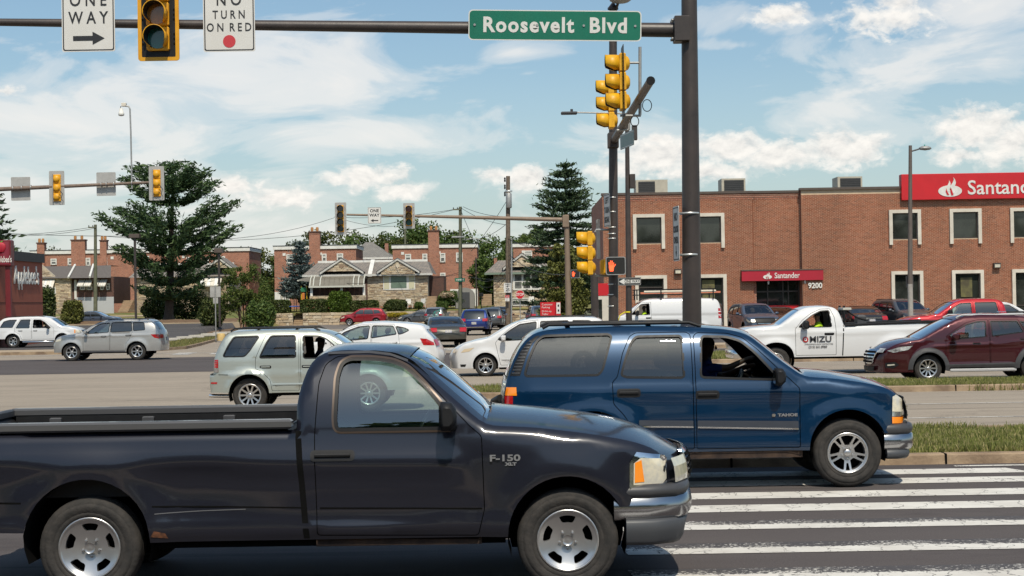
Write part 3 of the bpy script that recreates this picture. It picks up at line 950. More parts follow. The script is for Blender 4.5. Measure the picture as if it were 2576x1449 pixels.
M_PAINT_W = paint_mat('worn_white_road_paint', .62, [(0, .35), (.12, .05), (.46, .0), (.56, .62), (1, .9)])
M_PAINT_F = paint_mat('faded_road_paint', .50, [(0, .7), (.3, .45), (.7, .45), (1, .7)])
earth = sheet('ground', [(-1500, -300), (1500, -300), (1500, 3000), (-1500, 3000)], -.06, grass_ground('far_ground', (.07, .085, .03), (.11, .10, .05), .05)); earth['label'] = 'grassy ground reaching to the horizon'
road1 = sheet('near_road', [(-80, 7.4), (90, 7.4), (90, 20.55), (-80, 20.55)], 0, M_ASPH)
sheet('roadway', [(-80, 20.55), (90, 20.55), (90, 53.4), (-80, 53.4)], -.004, M_ASPH_OLD)
road3 = sheet('far_road', [(-80, 53.4), (90, 53.4), (90, 68.6), (-80, 68.6)], 0.002, M_ASPH)
road4 = sheet('side_street', [(-80, 68.6), (40, 68.6), (40, 140), (8, 167), (-80, 167)], -.002, M_ASPH_OLD)
sheet('side_street_lane', [(-70, 139), (7, 139), (7, 166.4), (-70, 166.4)], .004, road_mat('grey_asphalt', (.13, .115, .105), (.17, .15, .13), (.22, .19, .17), .4))
b = MB()
for k in range(34): b.box(-24 + 1.5 * k, -24 + 1.5 * k + 1.485, 4.6, 7.2, -.1, .13)
o = b.build('near_pavement', M_CONC); o['kind'] = 'structure'
b = MB(); b.box(-60, 60, 7.2, 7.4, -.1, .13); o = b.build('near_kerb', M_KERB); o['kind'] = 'structure'
# crosswalk stripes on the near road: (photo rows) distance of each stripe
stripes = [(19.72, .54, M_PAINT), (18.78, .54, M_PAINT), (17.62, .55, M_PAINT), (16.56, .54, M_PAINT), (15.36, .58, M_PAINT_W), (13.95, .58, M_PAINT_W), (12.60, .60, M_PAINT_W), (11.3, .6, M_PAINT_W), (10.0, .6, M_PAINT_W)]
for k, (Y, wd, mt) in enumerate(stripes):
 x0, x1 = 1.02 - .012 * k, 6.15 + .05 * k
 m = MB(); m.add([(x0, -wd / 2, 0), (x1 + .18, -wd / 2, 0), (x1, wd / 2, 0), (x0 - .05, wd / 2, 0)], [(0, 1, 2, 3)])
 o = m.build('crosswalk_stripe', mt, road1, (0, Y, .005))
m = MB(); m.add([(0, -.06, 0), (20, -.06, 0), (20, .06, 0), (0, .06, 0)], [(0, 1, 2, 3)]); m.build('edge_line', M_PAINT_F, road1, (5.6, 20.28, .005))
b = MB()
# kerbed medians with turf
def median(name, x0, x1, y0, y1, h=.13, nose=True):
 pts = []
 if nose:
  c = (y0 + y1) / 2; ry = (y1 - y0) / 2
  for k in range(13):
   a = -PI / 2 - PI * k / 12
   pts.append((x0 + 1.2 + min(ry, 1.8) * math.cos(a), c + ry * math.sin(a)))
 else: pts = [(x0, y0), (x0, y1)]
 outer = pts + [(x1, y1), (x1, y0)]
 outer = outer[::-1] if sum((outer[i][0] * outer[(i + 1) % len(outer)][1] - outer[(i + 1) % len(outer)][0] * outer[i][1]) for i in range(len(outer))) < 0 else outer
 inner = offset_poly(outer, -.2)
 n = len(outer)
 m = MB()
 V = [(p[0], p[1], -.05) for p in offset_poly(outer, .02)] + [(p[0], p[1], h - .02) for p in outer] + [(p[0], p[1], h) for p in offset_poly(outer, -.03)] + [(p[0], p[1], h) for p in inner] + [(p[0], p[1], h - .05) for p in inner]
 F_ = []
 for q in range(4):
  for i in range(n):
   j = (i + 1) % n
   F_.append((q * n + i, q * n + j, (q + 1) * n + j, (q + 1) * n + i))
 m.add(V, F_); k = m.build(name + '_kerb', M_KERB); k['kind'] = 'structure'
 j = MB(); xs_ = x0 + 2.6
 while xs_ < min(x1, 26):
  for yk in (y0, y1): j.box(xs_ - .012, xs_ + .012, yk - .024 if yk == y0 else yk - .19, yk + .19 if yk == y0 else yk + .024, .0, h + .003)
  xs_ += RNG.uniform(2.7, 3.3)
 j = j.build('kerb_joint', M_DARK); j['kind'] = 'structure'
 s = sheet(name, [tuple(p) for p in inner], h - .02, M_TURF)
 return inner
med1 = median('near_median', .2, 90, 20.6, 25.0)
med2 = median('centre_median', -1.6, 90, 36.0, 39.0)
med3 = median('far_median', 2.6, 90, 53.4, 59.0)
# ------------------------------------------------------------------ lots, verges and sloping lawns beyond the junction
def terrain(name, xs, ys, zf, mat, jit=0.0):
 V = []; F_ = []
 nx, ny = len(xs), len(ys)
 for y in ys:
  for x in xs: V.append((x, y, zf(x, y) + (RNG.uniform(-jit, jit) if jit else 0)))
 for j in range(ny - 1):
  for i in range(nx - 1): F_.append((j * nx + i, j * nx + i + 1, (j + 1) * nx + i + 1, (j + 1) * nx + i))
 o = mesh_obj(name, V, F_, mat, smooth=True); o['kind'] = 'structure'; return o
def smooth01(t): t = max(0.0, min(1.0, t)); return t * t * (3 - 2 * t)
LAWN_Z = 1.55
def zl(x, y): return (.72 + smooth01((y - 148) / 18) * .85) * smooth01((-24.4 - x) / 1.6)
b = MB()
# kerb corner of the side street (left): curves away from the far road
kl = [(-60, 76.0), (-22.4, 76.2), (-19.6, 77.3), (-17.6, 79.2), (-16.9, 82), (-17.4, 88), (-18.6, 100), (-20.6, 117), (-21.4, 139)]
def kerb_run(name, pts, w=.18, h=.14, mat=M_KERB):
 P2 = resample(pts, 1.5); tg = np.gradient(P2, axis=0); tg /= np.linalg.norm(tg, axis=1)[:, None]; nr = np.stack([-tg[:, 1], tg[:, 0]], 1)
 A, B = P2 - nr * w / 2, P2 + nr * w / 2; n = len(P2)
 V = [(a[0], a[1], z) for z in (-.05, h) for a in A] + [(a[0], a[1], z) for z in (-.05, h) for a in B]
 F_ = []
 for i in range(n - 1):
  F_ += [(i, i + 1, n + i + 1, n + i), (n + i, n + i + 1, 3 * n + i + 1, 3 * n + i), (3 * n + i, 3 * n + i + 1, 2 * n + i + 1, 2 * n + i)]
 o = mesh_obj(name, V, F_, mat); o['kind'] = 'structure'; return o
kerb_run('side_kerb', kl)
sheet('corner_pavement', [(-70, 76.1), (-22.4, 76.3), (-19.7, 77.4), (-20.6, 80.6), (-70, 80.6)], .125, M_CONC)
sheet('corner_verge', [(-20.6, 80.6), (-19.7, 77.4), (-17.7, 79.3), (-17.0, 82), (-17.5, 88), (-18.7, 100), (-20.7, 117), (-23.0, 117), (-20.7, 100), (-19.6, 88), (-19.3, 84)], .12, M_TURF)
terrain('restaurant_lot', [-70, -50, -35, -28, -25, 0, 10], [80.8, 84, 88, 94, 100, 110, 118, 126, 138, 142], lambda x, y: .03 + .68 * smooth01((y - 90) / 48), M_LOT)
bpy.data.objects['restaurant_lot'].data.vertices.foreach_set('co', np.array([(min(v.co.x, (.5 if v.co.x > 5 else 0) + np.interp(v.co.y, [80.8, 84, 88, 100, 118, 138], [-20.7, -19.5, -19.7, -20.8, -23.2, -24.2])), v.co.y, -.05 if v.co.x > 5 else v.co.z) for v in bpy.data.objects['restaurant_lot'].data.vertices], np.float32).ravel())
terrain('lawn', list(np.linspace(-75, -27.0, 26)) + [-26, -25.6, -25.2, -24.8, -24.4], list(np.linspace(140, 170, 18)) + [215], zl, M_LAWN)
terrain('cottage_garden', list(np.linspace(-25.2, 12, 24)), [167.05, 169, 172, 180, 230], lambda x, y: 1.30 + .35 * smooth01((y - 167) / 5), M_LAWN)
terrain('planting_bank', list(np.linspace(-40, -24, 18)), list(np.linspace(137.5, 141, 6)), lambda x, y: .60 + .45 * math.sin(PI * min(1, (y - 137.5) / 3.5) * .6), M_EARTH, .04)
kerb_run('lot_kerb', [(-45, 137.2), (-23.2, 137.2)], .25, .80, M_CONC)
terrain('mulch_bed', list(np.linspace(-24.5, -17.5, 10)), list(np.linspace(117, 133, 8)), lambda x, y: .02 + .45 * max(0, math.sin(PI * (y - 117) / 16)) * max(0, math.sin(PI * (x + 24.5) / 7)), M_EARTH, .03)
terrain('garden_path', [-36.2, -35.0], list(np.linspace(146, 168, 12)), lambda x, y: zl(x, y) + .03, M_CONC)
terrain('front_path', [-48, -36], [158.5, 160.2], lambda x, y: zl(x, y) + .03, M_CONC)
for k in range(6):
 c = at(418 + 30 * k, 848 - 2.5 * k, 97 + 2.4 * k);
 m = MB(); m.box(-.9, .9, -.09, .09, 0, .13, bev=.03); o = m.build('wheel_stop', pm('pale_concrete', (.45, .42, .37), .9, var=.2)); o.location = (c.x, c.y, .05 + .68 * smooth01((c.y - 90) / 48)); o.rotation_euler = (0, 0, .5)
 tag(o, 'pale concrete wheel stop by the verge, %s from the road' % ('nearest', 'second', 'third', 'fourth', 'fifth', 'farthest')[k], 'wheel stop', 'wheel stops in the restaurant lot')
m = MB(); m.add([(-1.6, -.05, 0), (1.6, -.05, 0), (1.6, .05, 0), (-1.6, .05, 0)], [(0, 1, 2, 3)]); o = m.build('bay_line', M_PAINT_F); p = at(530, 803, 125); o.location = (p.x, 122, .54); o.rotation_euler = (0, 0, 1.15); o['kind'] = 'structure'
# bank forecourt
sheet('bank_pavement', [(2.0, 69.5), (60, 69.5), (60, 73.2), (2.0, 73.2)], .125, M_CONC)
kerb_run('bank_kerb', [(60, 69.4), (4.5, 69.4), (2.6, 70.2), (1.9, 72), (1.8, 90), (3.2, 118), (5.0, 139)])
sheet('bank_lot', [(2.0, 73.2), (60, 73.2), (60, 89.5), (2.0, 89.5)], .12, M_LOT)
sheet('bank_walk', [(4.6, 86.9), (60, 86.9), (60, 91), (4.6, 91)], .137, M_CONC)
sheet('bank_side_lot', [(2.1, 89.5), (60, 91.2), (60, 140), (6, 140), (3.3, 118)], .11, M_LOT)
# road lines
def line(x0, x1, y, w, mat, z):
 m = MB(); m.add([(0, -w / 2, 0), (x1 - x0, -w / 2, 0), (x1 - x0, w / 2, 0), (0, w / 2, 0)], [(0, 1, 2, 3)]); o = m.build('lane_line', mat); o.location = (x0, y, z); o['kind'] = 'structure'
line(1.5, 80, 28.3, .11, M_PAINT_F, .002); line(1.5, 80, 31.9, .11, M_PAINT_F, .002); line(4.0, 80, 42.9, .11, M_PAINT_F, .002); line(4.0, 80, 46.6, .30, M_PAINT_F, .002); line(2, 80, 52.9, .12, M_PAINT_F, .002); line(4, 80, 64, .12, M_PAINT_F, .008)
line(-60, -14, 74.6, .25, M_PAINT_F, .004)
m = MB(); m.add([(3.2, 42.2, 0), (8.8, 39.3, 0), (9.3, 39.3, 0), (9.3, 40.6, 0), (4.2, 42.2, 0)], [(0, 1, 2, 3, 4)]); o = m.build('stop_marking', M_PAINT_F); o.location = (0, 0, .003); o['kind'] = 'structure'
# zebra across the side street
for k in range(11):
 m = MB(); x0 = -15.6 + 1.75 * k
 m.add([(x0, 72.3, 0), (x0 + .85, 72.3, 0), (x0 + .60, 75.6, 0), (x0 - .25, 75.6, 0)], [(0, 1, 2, 3)]); o = m.build('zebra_bar', M_PAINT_F); o.location = (0, 0, .004); o['kind'] = 'structure'
# ================================================================== masonry
def masonry_mat(name, cols, mortar_dirt=.25, rough=.85, obj=False):
 m = bpy.data.materials.new(name); m.use_nodes = True
 t = NT(m.node_tree); b = t.n['Principled BSDF']
 if obj: rnd = t.node('ShaderNodeObjectInfo').outputs['Random']
 else: rnd = t.node('ShaderNodeNewGeometry').outputs['Random Per Island']
 col = t.ramp(rnd, [(i / (len(cols) - 1), c) for i, c in enumerate(cols)], 'LINEAR')
 tc = t.node('ShaderNodeTexCoord').outputs['Object']
 n = t.noise(tc, 9, 5, .65); big = t.noise(t.mapping(tc, (.35, .35, .12)), 1.2, 5, .6)
 f = t.math('ADD', t.math('MULTIPLY', t.math('SUBTRACT', n, .5), .9), t.math('ADD', 1.0, t.math('MULTIPLY', t.math('SUBTRACT', big, .5), .9)))
 col = t.mix(1.0, col, t.node('ShaderNodeCombineColor', ins={0: f, 1: f, 2: f}).outputs[0], 'MULTIPLY')
 t.l.new(col, b.inputs['Base Color']); b.inputs['Roughness'].default_value = rough; b.inputs['Specular IOR Level'].default_value = .25
 bn = t.node('ShaderNodeBump', ins={'Strength': .5, 'Distance': .02}); t.l.new(t.noise(tc, 25, 4, .7), bn.inputs['Height']); t.l.new(bn.outputs[0], b.inputs['Normal'])
 return m
BR = [(.26, .092, .048), (.32, .118, .064), (.34, .135, .078), (.28, .10, .054), (.35, .148, .088), (.225, .092, .056), (.31, .12, .066)]
M_BRICK = masonry_mat('red_brick', BR); M_BRICK1 = masonry_mat('red_brick_piece', BR, obj=True)
M_MORTAR = pm('mortar', (.60, .46, .32), .95, rgb2=(.52, .40, .27), vscale=4)
SN = [(.48, .38, .25), (.54, .46, .33), (.28, .20, .14), (.58, .50, .38), (.42, .33, .24), (.56, .45, .31), (.24, .17, .12), (.54, .41, .25), (.56, .49, .38)]
M_STONE = masonry_mat('field_stone', SN); M_STONE1 = masonry_mat('field_stone_piece', SN, obj=True)
M_SMORT = pm('stone_mortar', (.46, .40, .31), .95, rgb2=(.36, .31, .24), vscale=3)
def far_brick(name, c1, c2, mortar=(.30, .23, .17)):
 """brick as a texture, for walls too far off to tell one brick from the next"""
 m = bpy.data.materials.new(name); m.use_nodes = True
 t = NT(m.node_tree); b = t.n['Principled BSDF']
 tc = t.node('ShaderNodeTexCoord').outputs['Object']; sp = t.node('ShaderNodeSeparateXYZ'); t.l.new(tc, sp.inputs[0])
 cb = t.node('ShaderNodeCombineXYZ'); t.l.new(t.math('ADD', sp.outputs[0], sp.outputs[1]), cb.inputs[0]); t.l.new(sp.outputs[2], cb.inputs[1])
 br = t.node('ShaderNodeTexBrick', ins={'Color1': (*c1, 1), 'Color2': (*c2, 1), 'Mortar': (*mortar, 1), 'Scale': 1.0, 'Mortar Size': .008, 'Brick Width': .24, 'Row Height': .085, 'Bias': .0})
 t.l.new(cb.outputs[0], br.inputs['Vector'])
 n = t.noise(tc, .9, 6, .65)
 k = t.math('ADD', .68, t.math('MULTIPLY', n, .64))
 dark = t.ramp(t.noise(t.mapping(cb.outputs[0], (4.2, 11.8, 1)), 1.0, 1), [(.64, 0.0), (.70, .8)])
 col = t.mix(1.0, br.outputs[0], t.node('ShaderNodeCombineColor', ins={0: k, 1: k, 2: k}).outputs[0], 'MULTIPLY')
 col = t.mix(dark, col, (.06, .045, .045))
 t.l.new(col, b.inputs['Base Color']); b.inputs['Roughness'].default_value = .9
 bn = t.node('ShaderNodeBump', ins={'Strength': .4, 'Distance': .01}); t.l.new(br.outputs[1], bn.inputs['Height']); t.l.new(bn.outputs[0], b.inputs['Normal'])
 return m
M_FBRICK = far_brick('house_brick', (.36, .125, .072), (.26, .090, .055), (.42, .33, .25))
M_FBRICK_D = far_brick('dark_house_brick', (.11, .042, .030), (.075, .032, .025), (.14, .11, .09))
def shingle_mat(name, a, b_, rh=.16, bw=.3):
 m = bpy.data.materials.new(name); m.use_nodes = True
 t = NT(m.node_tree); b = t.n['Principled BSDF']
 tc = t.node('ShaderNodeTexCoord').outputs['Object']; sp = t.node('ShaderNodeSeparateXYZ'); t.l.new(tc, sp.inputs[0])
 cb = t.node('ShaderNodeCombineXYZ'); t.l.new(t.math('ADD', sp.outputs[0], t.math('MULTIPLY', sp.outputs[1], .3)), cb.inputs[0]); t.l.new(t.math('ADD', sp.outputs[2], t.math('MULTIPLY', sp.outputs[1], .2)), cb.inputs[1])
 br = t.node('ShaderNodeTexBrick', ins={'Color1': (*a, 1), 'Color2': (*b_, 1), 'Mortar': (*tuple(c * .35 for c in b_), 1), 'Scale': 1.0, 'Mortar Size': .012, 'Brick Width': bw, 'Row Height': rh})
 t.l.new(cb.outputs[0], br.inputs['Vector'])
 n = t.noise(tc, 1.3, 6, .7); k = t.math('ADD', .62, t.math('MULTIPLY', n, .76))
 t.l.new(t.mix(1.0, br.outputs[0], t.node('ShaderNodeCombineColor', ins={0: k, 1: k, 2: k}).outputs[0], 'MULTIPLY'), b.inputs['Base Color'])
 b.inputs['Roughness'].default_value = .8
 bn = t.node('ShaderNodeBump', ins={'Strength': .6, 'Distance': .02}); t.l.new(br.outputs[1], bn.inputs['Height']); bn.invert = True; t.l.new(bn.outputs[0], b.inputs['Normal'])
 return m
M_SLATE = shingle_mat('slate_roof', (.26, .225, .19), (.18, .165, .15))
M_SHING = shingle_mat('asphalt_shingle', (.23, .215, .19), (.19, .18, .165), .14)
M_WHITE = pm('white_trim', (.72, .71, .67), .6, rgb2=(.60, .585, .54), vscale=2.5)
M_OFFW = pm('off_white_frame', (.66, .61, .52), .7, rgb2=(.54, .49, .41), vscale=1.4)
M_COPING = pm('brown_metal_coping', (.10, .075, .06), .5, var=.2)
M_BRONZE = pm('bronze_frame', (.060, .048, .040), .45, var=.2)
M_WGLASS = pm('window_glass', (.016, .018, .016), .04, spec=.8, rgb2=(.035, .04, .034), vscale=.8)
M_HGLASS = pm('house_window_glass', (.05, .055, .055), .05, spec=.7, rgb2=(.20, .20, .19), vscale=1.6)
M_BLIND = pm('white_blind', (.50, .50, .47), .8, var=.1)
def blocks(rects, bl, bh, gap, depth, holes, jit=0.0, lenjit=0.0, rowjit=0.0, seed=1, keep=None):
 """courses of blocks on the plane y=0 (x, z), joints open; returns list of (x0,x1,z0,z1,depth)"""
 rg = np.random.default_rng(seed); out = []
 for (X0, X1, Z0, Z1) in rects:
  z = Z0; row = 0
  while z < Z1 - bh * .3:
   h = bh * (1 + rg.uniform(-rowjit, rowjit)); z1 = min(z + h, Z1)
   x = X0 - (bl / 2 if row % 2 else 0) - (rg.uniform(0, bl) if lenjit else 0)
   while x < X1:
    l = bl * (1 + rg.uniform(-lenjit, lenjit * 1.4)); x1 = x + l
    a, b_ = max(x, X0), min(x1, X1)
    segs = [(a, b_)]
    for (hx0, hx1, hz0, hz1) in holes:
     if z1 > hz0 + .01 and z < hz1 - .01:
      ns = []
      for (p, q) in segs:
       if q <= hx0 or p >= hx1: ns.append((p, q))
       else:
        if p < hx0: ns.append((p, hx0))
        if q > hx1: ns.append((hx1, q))
      segs = ns
    for (p, q) in segs:
     if q - p > gap * 2.5 and (keep is None or keep((p + q) / 2, (z + z1) / 2)):
      out.append((p + gap / 2, q - gap / 2, z + gap / 2, z1 - gap / 2, depth + rg.uniform(0, jit)))
    x = x1
   z = z1; row += 1
 return out
def wall_blocks(parent, bl, name, mat, mat1, y=0.0, irregular=0.0, seed=3, nparts=300):
 """the first few hundred blocks as parts, the rest as one stuff part"""
 rg = np.random.default_rng(seed)
 idx = rg.permutation(len(bl)); single = idx[:nparts]; rest = idx[nparts:]
 if irregular == 0:
  cache = {}
  for i in single:
   x0, x1, z0, z1, d = bl[i]; key = (round(x1 - x0, 3), round(z1 - z0, 3))
   if key not in cache:
    m = MB(); w, h = key; m.box(-w / 2, w / 2, -.012, .05, -h / 2, h / 2); o = m.build(name, mat1, parent); cache[key] = o.data
   else:
    o = bpy.data.objects.new(name, cache[key]); link(o, parent)
   o.location = ((x0 + x1) / 2, y - d + .012, (z0 + z1) / 2)
 else:
  for i in single:
   x0, x1, z0, z1, d = bl[i]; m = MB(); j = irregular
   q = lambda a: a + rg.uniform(-j, j)
   cs = [(q(x0), q(z0)), (q(x1), q(z0)), (q(x1), q(z1)), (q(x0), q(z1))]
   V = [(cx, y + .05, cz) for cx, cz in cs] + [(cx * .94 + (x0 + x1) / 2 * .06, y - d, cz * .92 + (z0 + z1) / 2 * .08) for cx, cz in cs]
   m.add(V, [(7, 6, 5, 4), (0, 1, 5, 4), (1, 2, 6, 5), (2, 3, 7, 6), (3, 0, 4, 7)]); m.f = [f[::-1] for f in m.f]
   m.f = [[4, 5, 6, 7], [0, 1, 5, 4], [1, 2, 6, 5], [2, 3, 7, 6], [3, 0, 4, 7]]
   m.build(name, mat1, parent)
 V = []; F_ = []
 for i in rest:
  x0, x1, z0, z1, d = bl[i]; j = irregular; b = len(V)
  q = (lambda a: a + rg.uniform(-j, j)) if j else (lambda a: a)
  cs = [(q(x0), q(z0)), (q(x1), q(z0)), (q(x1), q(z1)), (q(x0), q(z1))]
  k = (.94, .92) if j else (1, 1)
  V += [(cx, y + .05, cz) for cx, cz in cs] + [(cx * k[0] + (x0 + x1) / 2 * (1 - k[0]), y - d, cz * k[1] + (z0 + z1) / 2 * (1 - k[1])) for cx, cz in cs]
  F_ += [(b + 4, b + 5, b + 6, b + 7), (b, b + 1, b + 5, b + 4), (b + 1, b + 2, b + 6, b + 5), (b + 2, b + 3, b + 7, b + 6), (b + 3, b, b + 4, b + 7)]
 if F_:
  o = mesh_obj(name + '_courses', V, F_, mat, parent); o['kind'] = 'stuff'
def hbox(x0, x1, y0, y1, z0, z1, name, mat, parent, bev=0.0):
 m = MB(); m.box(x0, x1, y0, y1, z0, z1, bev=bev); return m.build(name, mat, parent)
# ================================================================== bank
BY = 90.0
bank = empty('bank_building', (0, BY, 0), 0, 'two storey red brick bank with white window surrounds and red signs', 'building')
X = lambda px: at(px, 745, BY).x
Zp = lambda px, py: at(px, py, BY).z
xl, xa, xb, xr = X(1520), X(1897), X(2017), X(2760)
zt = Zp(1700, 489); zg = .14
wins = []
for px in (1635, 1785, 2277, 2429, 2581): wins.append((X(px) - .71, X(px) + .71, Zp(px, 613 - (px - 1635) * .0165), Zp(px, 547 - (px - 1635) * .0165)))
low = []
for px in (1638, 1788, 2280, 2432, 2583): low.append((X(px) - .71, X(px) + .71, .55 if px != 1638 else 1.9, Zp(px, 701 - (px - 1638) * .0165)))
hl_ = [w for w in wins + low]
door_hole = (X(1903), xb, zg, Zp(1960, 705))
lo_panels = [(w[0], w[1], zg, w[2]) for w in low]
bl = blocks([(xl, xa, zg, zt - .30)], .205, .0685, .015, .004, [(w[0] - .02, w[1] + .02, w[2] - .02, w[3] + .02) for w in wins[:2]] + [(w[0], w[1], zg, w[3]) for w in low[:2]], jit=.004, seed=5)
bl2 = blocks([(xb + .02, xr, zg, zt - .15)], .205, .0685, .015, .004, [(w[0] - .02, w[1] + .02, w[2] - .02, w[3] + .02) for w in wins[2:]] + [(w[0], w[1], zg, w[3]) for w in low[2:]], jit=.004, seed=6)
bl3 = blocks([(xa, xb, door_hole[3] - .02, zt - .30)], .205, .0685, .015, .004, [], jit=.004, seed=7)
def holed_wall(name, x0, x1, z0, z1, y, holes, mat, parent):
 V, T = tri_fill([(x0, z0), (x1, z0), (x1, z1), (x0, z1)], [[(h[0], max(h[2], z0 + .02)), (h[1], max(h[2], z0 + .02)), (h[1], h[3]), (h[0], h[3])] for h in holes], 3.0)
 return mesh_obj(name, [(v[0], y, v[1]) for v in V], T.tolist(), mat, parent)
nb = 0
wall_blocks(bank, bl, 'brick', M_BRICK, M_BRICK1, y=0.0, seed=3, nparts=130)
wall_blocks(bank, bl2, 'brick', M_BRICK, M_BRICK1, y=-.20, seed=4, nparts=130)
wall_blocks(bank, bl3, 'brick', M_BRICK, M_BRICK1, y=.18, seed=5, nparts=40)
holed_wall('wall', xl, xa, zg, zt, .004, [w for w in wins[:2]] + [(w[0], w[1], zg, w[3]) for w in low[:2]], M_MORTAR, bank)
holed_wall('wall', xb, xr, zg, zt + .1, -.196, [w for w in wins[2:]] + [(w[0], w[1], zg, w[3]) for w in low[2:]], M_MORTAR, bank)
holed_wall('wall', xa - .2, xb + .02, door_hole[3], zt, .184, [], M_MORTAR, bank)
hbox(xb, xb + .02, -.196, .6, zg, zt + .1, 'wall_return', M_FBRICK, bank)
hbox(xa - .02, xa, .004, .6, zg, zt, 'wall_return', M_FBRICK, bank)
# side wall towards the side street and the mass behind
hbox(xl - .004, xl + .3, .01, 12.5, zg, zt, 'side_wall', M_FBRICK, bank)
hbox(xl + .3, xr, .9, 12.5, zt - .55, zt - .35, 'flat_roof', pm('roof_gravel', (.25, .24, .22), .95, var=.3), bank)
hbox(xl + .3, xr, 12.2, 12.5, zg, zt - .4, 'rear_wall', M_FBRICK, bank); hbox(xr - .3, xr, .3, 12.2, zg, zt, 'side_wall', M_FBRICK, bank)
hbox(xl + .3, xr - .3, 2.6, 2.7, zg, zt - .6, 'inner_wall', pm('dim_interior', (.10, .09, .08), .9, var=.3, vscale=.6), bank)
hbox(xl + .3, xr - .3, .35, 2.6, zg, zg + .02, 'inner_floor', M_TRIM, bank)
# corbelled courses and coping
def corbel(x0, x1, y, z):
 for k in range(3):
  hbox(x0 - .01 * k, x1, y - .02 - .022 * k, y + .2, z - .34 + .11 * k, z - .34 + .11 * k + .10, 'corbel_course', M_FBRICK, bank)
 hbox(x0 - .06, x1, y - .12, y + .35, z, z + .13, 'coping', M_COPING, bank)
corbel(xl - .02, xa + .02, 0, zt); corbel(xa + .022, xb - .02, .18, zt)
hbox(xb - .05, xr, -.32, .2, zt + .10, zt + .23, 'coping', M_COPING, bank)
def bank_window(w, y, full, mull=False):
 x0, x1, z0, z1 = w
 zb_ = zg if full else z0 - .30
 t = .19
 f = empty('window', (0, 0, 0), 0, parent=bank)
 for (a, b_, c, d, nm) in ((x0 - t, x0, zb_, z1, 'surround'), (x1, x1 + t, zb_, z1, 'surround'), (x0 - t, x1 + t, z1, z1 + t, 'surround')):
  hbox(a, b_, y - .14, y + .16, c, d, nm, M_OFFW, f)
 hbox(x0, x1, y + .13, y + .14, z0, z1, 'pane', M_WGLASS, f)
 for (a, b_, c, d) in ((x0, x0 + .06, z0, z1), (x1 - .06, x1, z0, z1), (x0 + .06, x1 - .06, z0, z0 + .07), (x0 + .06, x1 - .06, z1 - .06, z1)):
  hbox(a, b_, y + .06, y + .128, c, d, 'frame', M_BRONZE, f)
 if full:
  hbox(x0, x1, y + .10, y + .2, zg, z0, 'lower_panel', pm('grey_spandrel', (.12, .105, .09), .7, var=.2), f)
  hbox(x0 + .06, x1 - .06, y + .08, y + .127, z0 + .9, z0 + .96, 'transom', M_BRONZE, f)
 return f
for w in wins[:2]: bank_window(w, 0, False)
for w in wins[2:]: bank_window(w, -.20, False)
lw = [bank_window(w, 0, True) for w in low[:2]] + [bank_window(w, -.20, True) for w in low[2:]]
M_POSTER = pm('olive_poster', (.16, .15, .05), .7, rgb2=(.07, .06, .03), vscale=2.0)
hbox(low[1][0] + .25, low[1][0] + .95, .10, .125, 2.1, 3.2, 'poster', M_POSTER, bank)
hbox(low[3][0] + .35, low[3][0] + 1.0, -.10, -.075, 2.0, 3.1, 'poster', M_POSTER, bank)
# entrance
dx0, dx1, _, dz1 = door_hole
hbox(xa - .02, dx0 + .02, .1, .25, zg, dz1, 'brick_jamb', M_FBRICK, bank)
hbox(dx0, dx1, .75, .76, zg, dz1, 'entrance_glass', M_WGLASS, bank)
for q in (0, .28, .62, .74, .98): hbox(dx0 + (dx1 - dx0) * q, dx0 + (dx1 - dx0) * q + .06, .66, .748, zg, dz1, 'entrance_mullion', M_BRONZE, bank)
hbox(dx0, dx1, .67, .747, 2.45, 2.53, 'entrance_transom', M_BRONZE, bank)
M_SRED = pm('bank_red', (.55, .012, .018), .45, rgb2=(.49, .012, .018), vscale=1.0)
M_ARED = pm('awning_red', (.40, .010, .028), .55, rgb2=(.35, .01, .025), vscale=1.2)
hbox(dx0 + .05, dx1 - .05, .62, .645, 1.32, 1.70, 'red_band', M_SRED, bank)
text_obj('lettering', 'Santander', M_WHITE, .2, bank, ((dx0 + dx1) / 2 + .4, .612, 1.5), sx=1.0)
hbox(X(1948), X(1964), .60, .615, 1.38, 1.6, 'notice', M_WHITE, bank)
ax0, ax1, az0, az1 = X(1865), X(2069), Zp(1960, 706), Zp(1960, 680)
aw = empty('awning', (0, 0, 0), 0, parent=bank)
hbox(ax0, ax1, -.36, .2, az0, az1 - .02, 'awning_box', M_ARED, aw); hbox(ax0 - .02, ax1 + .02, -.38, .2, az1 - .02, az1 + .04, 'awning_trim', M_COPING, aw)
text_obj('lettering', 'Santander', M_WHITE, .44, aw, (X(1978), -.366, (az0 + az1) / 2 - .02), sx=.80, bold=.006, depth=.012)
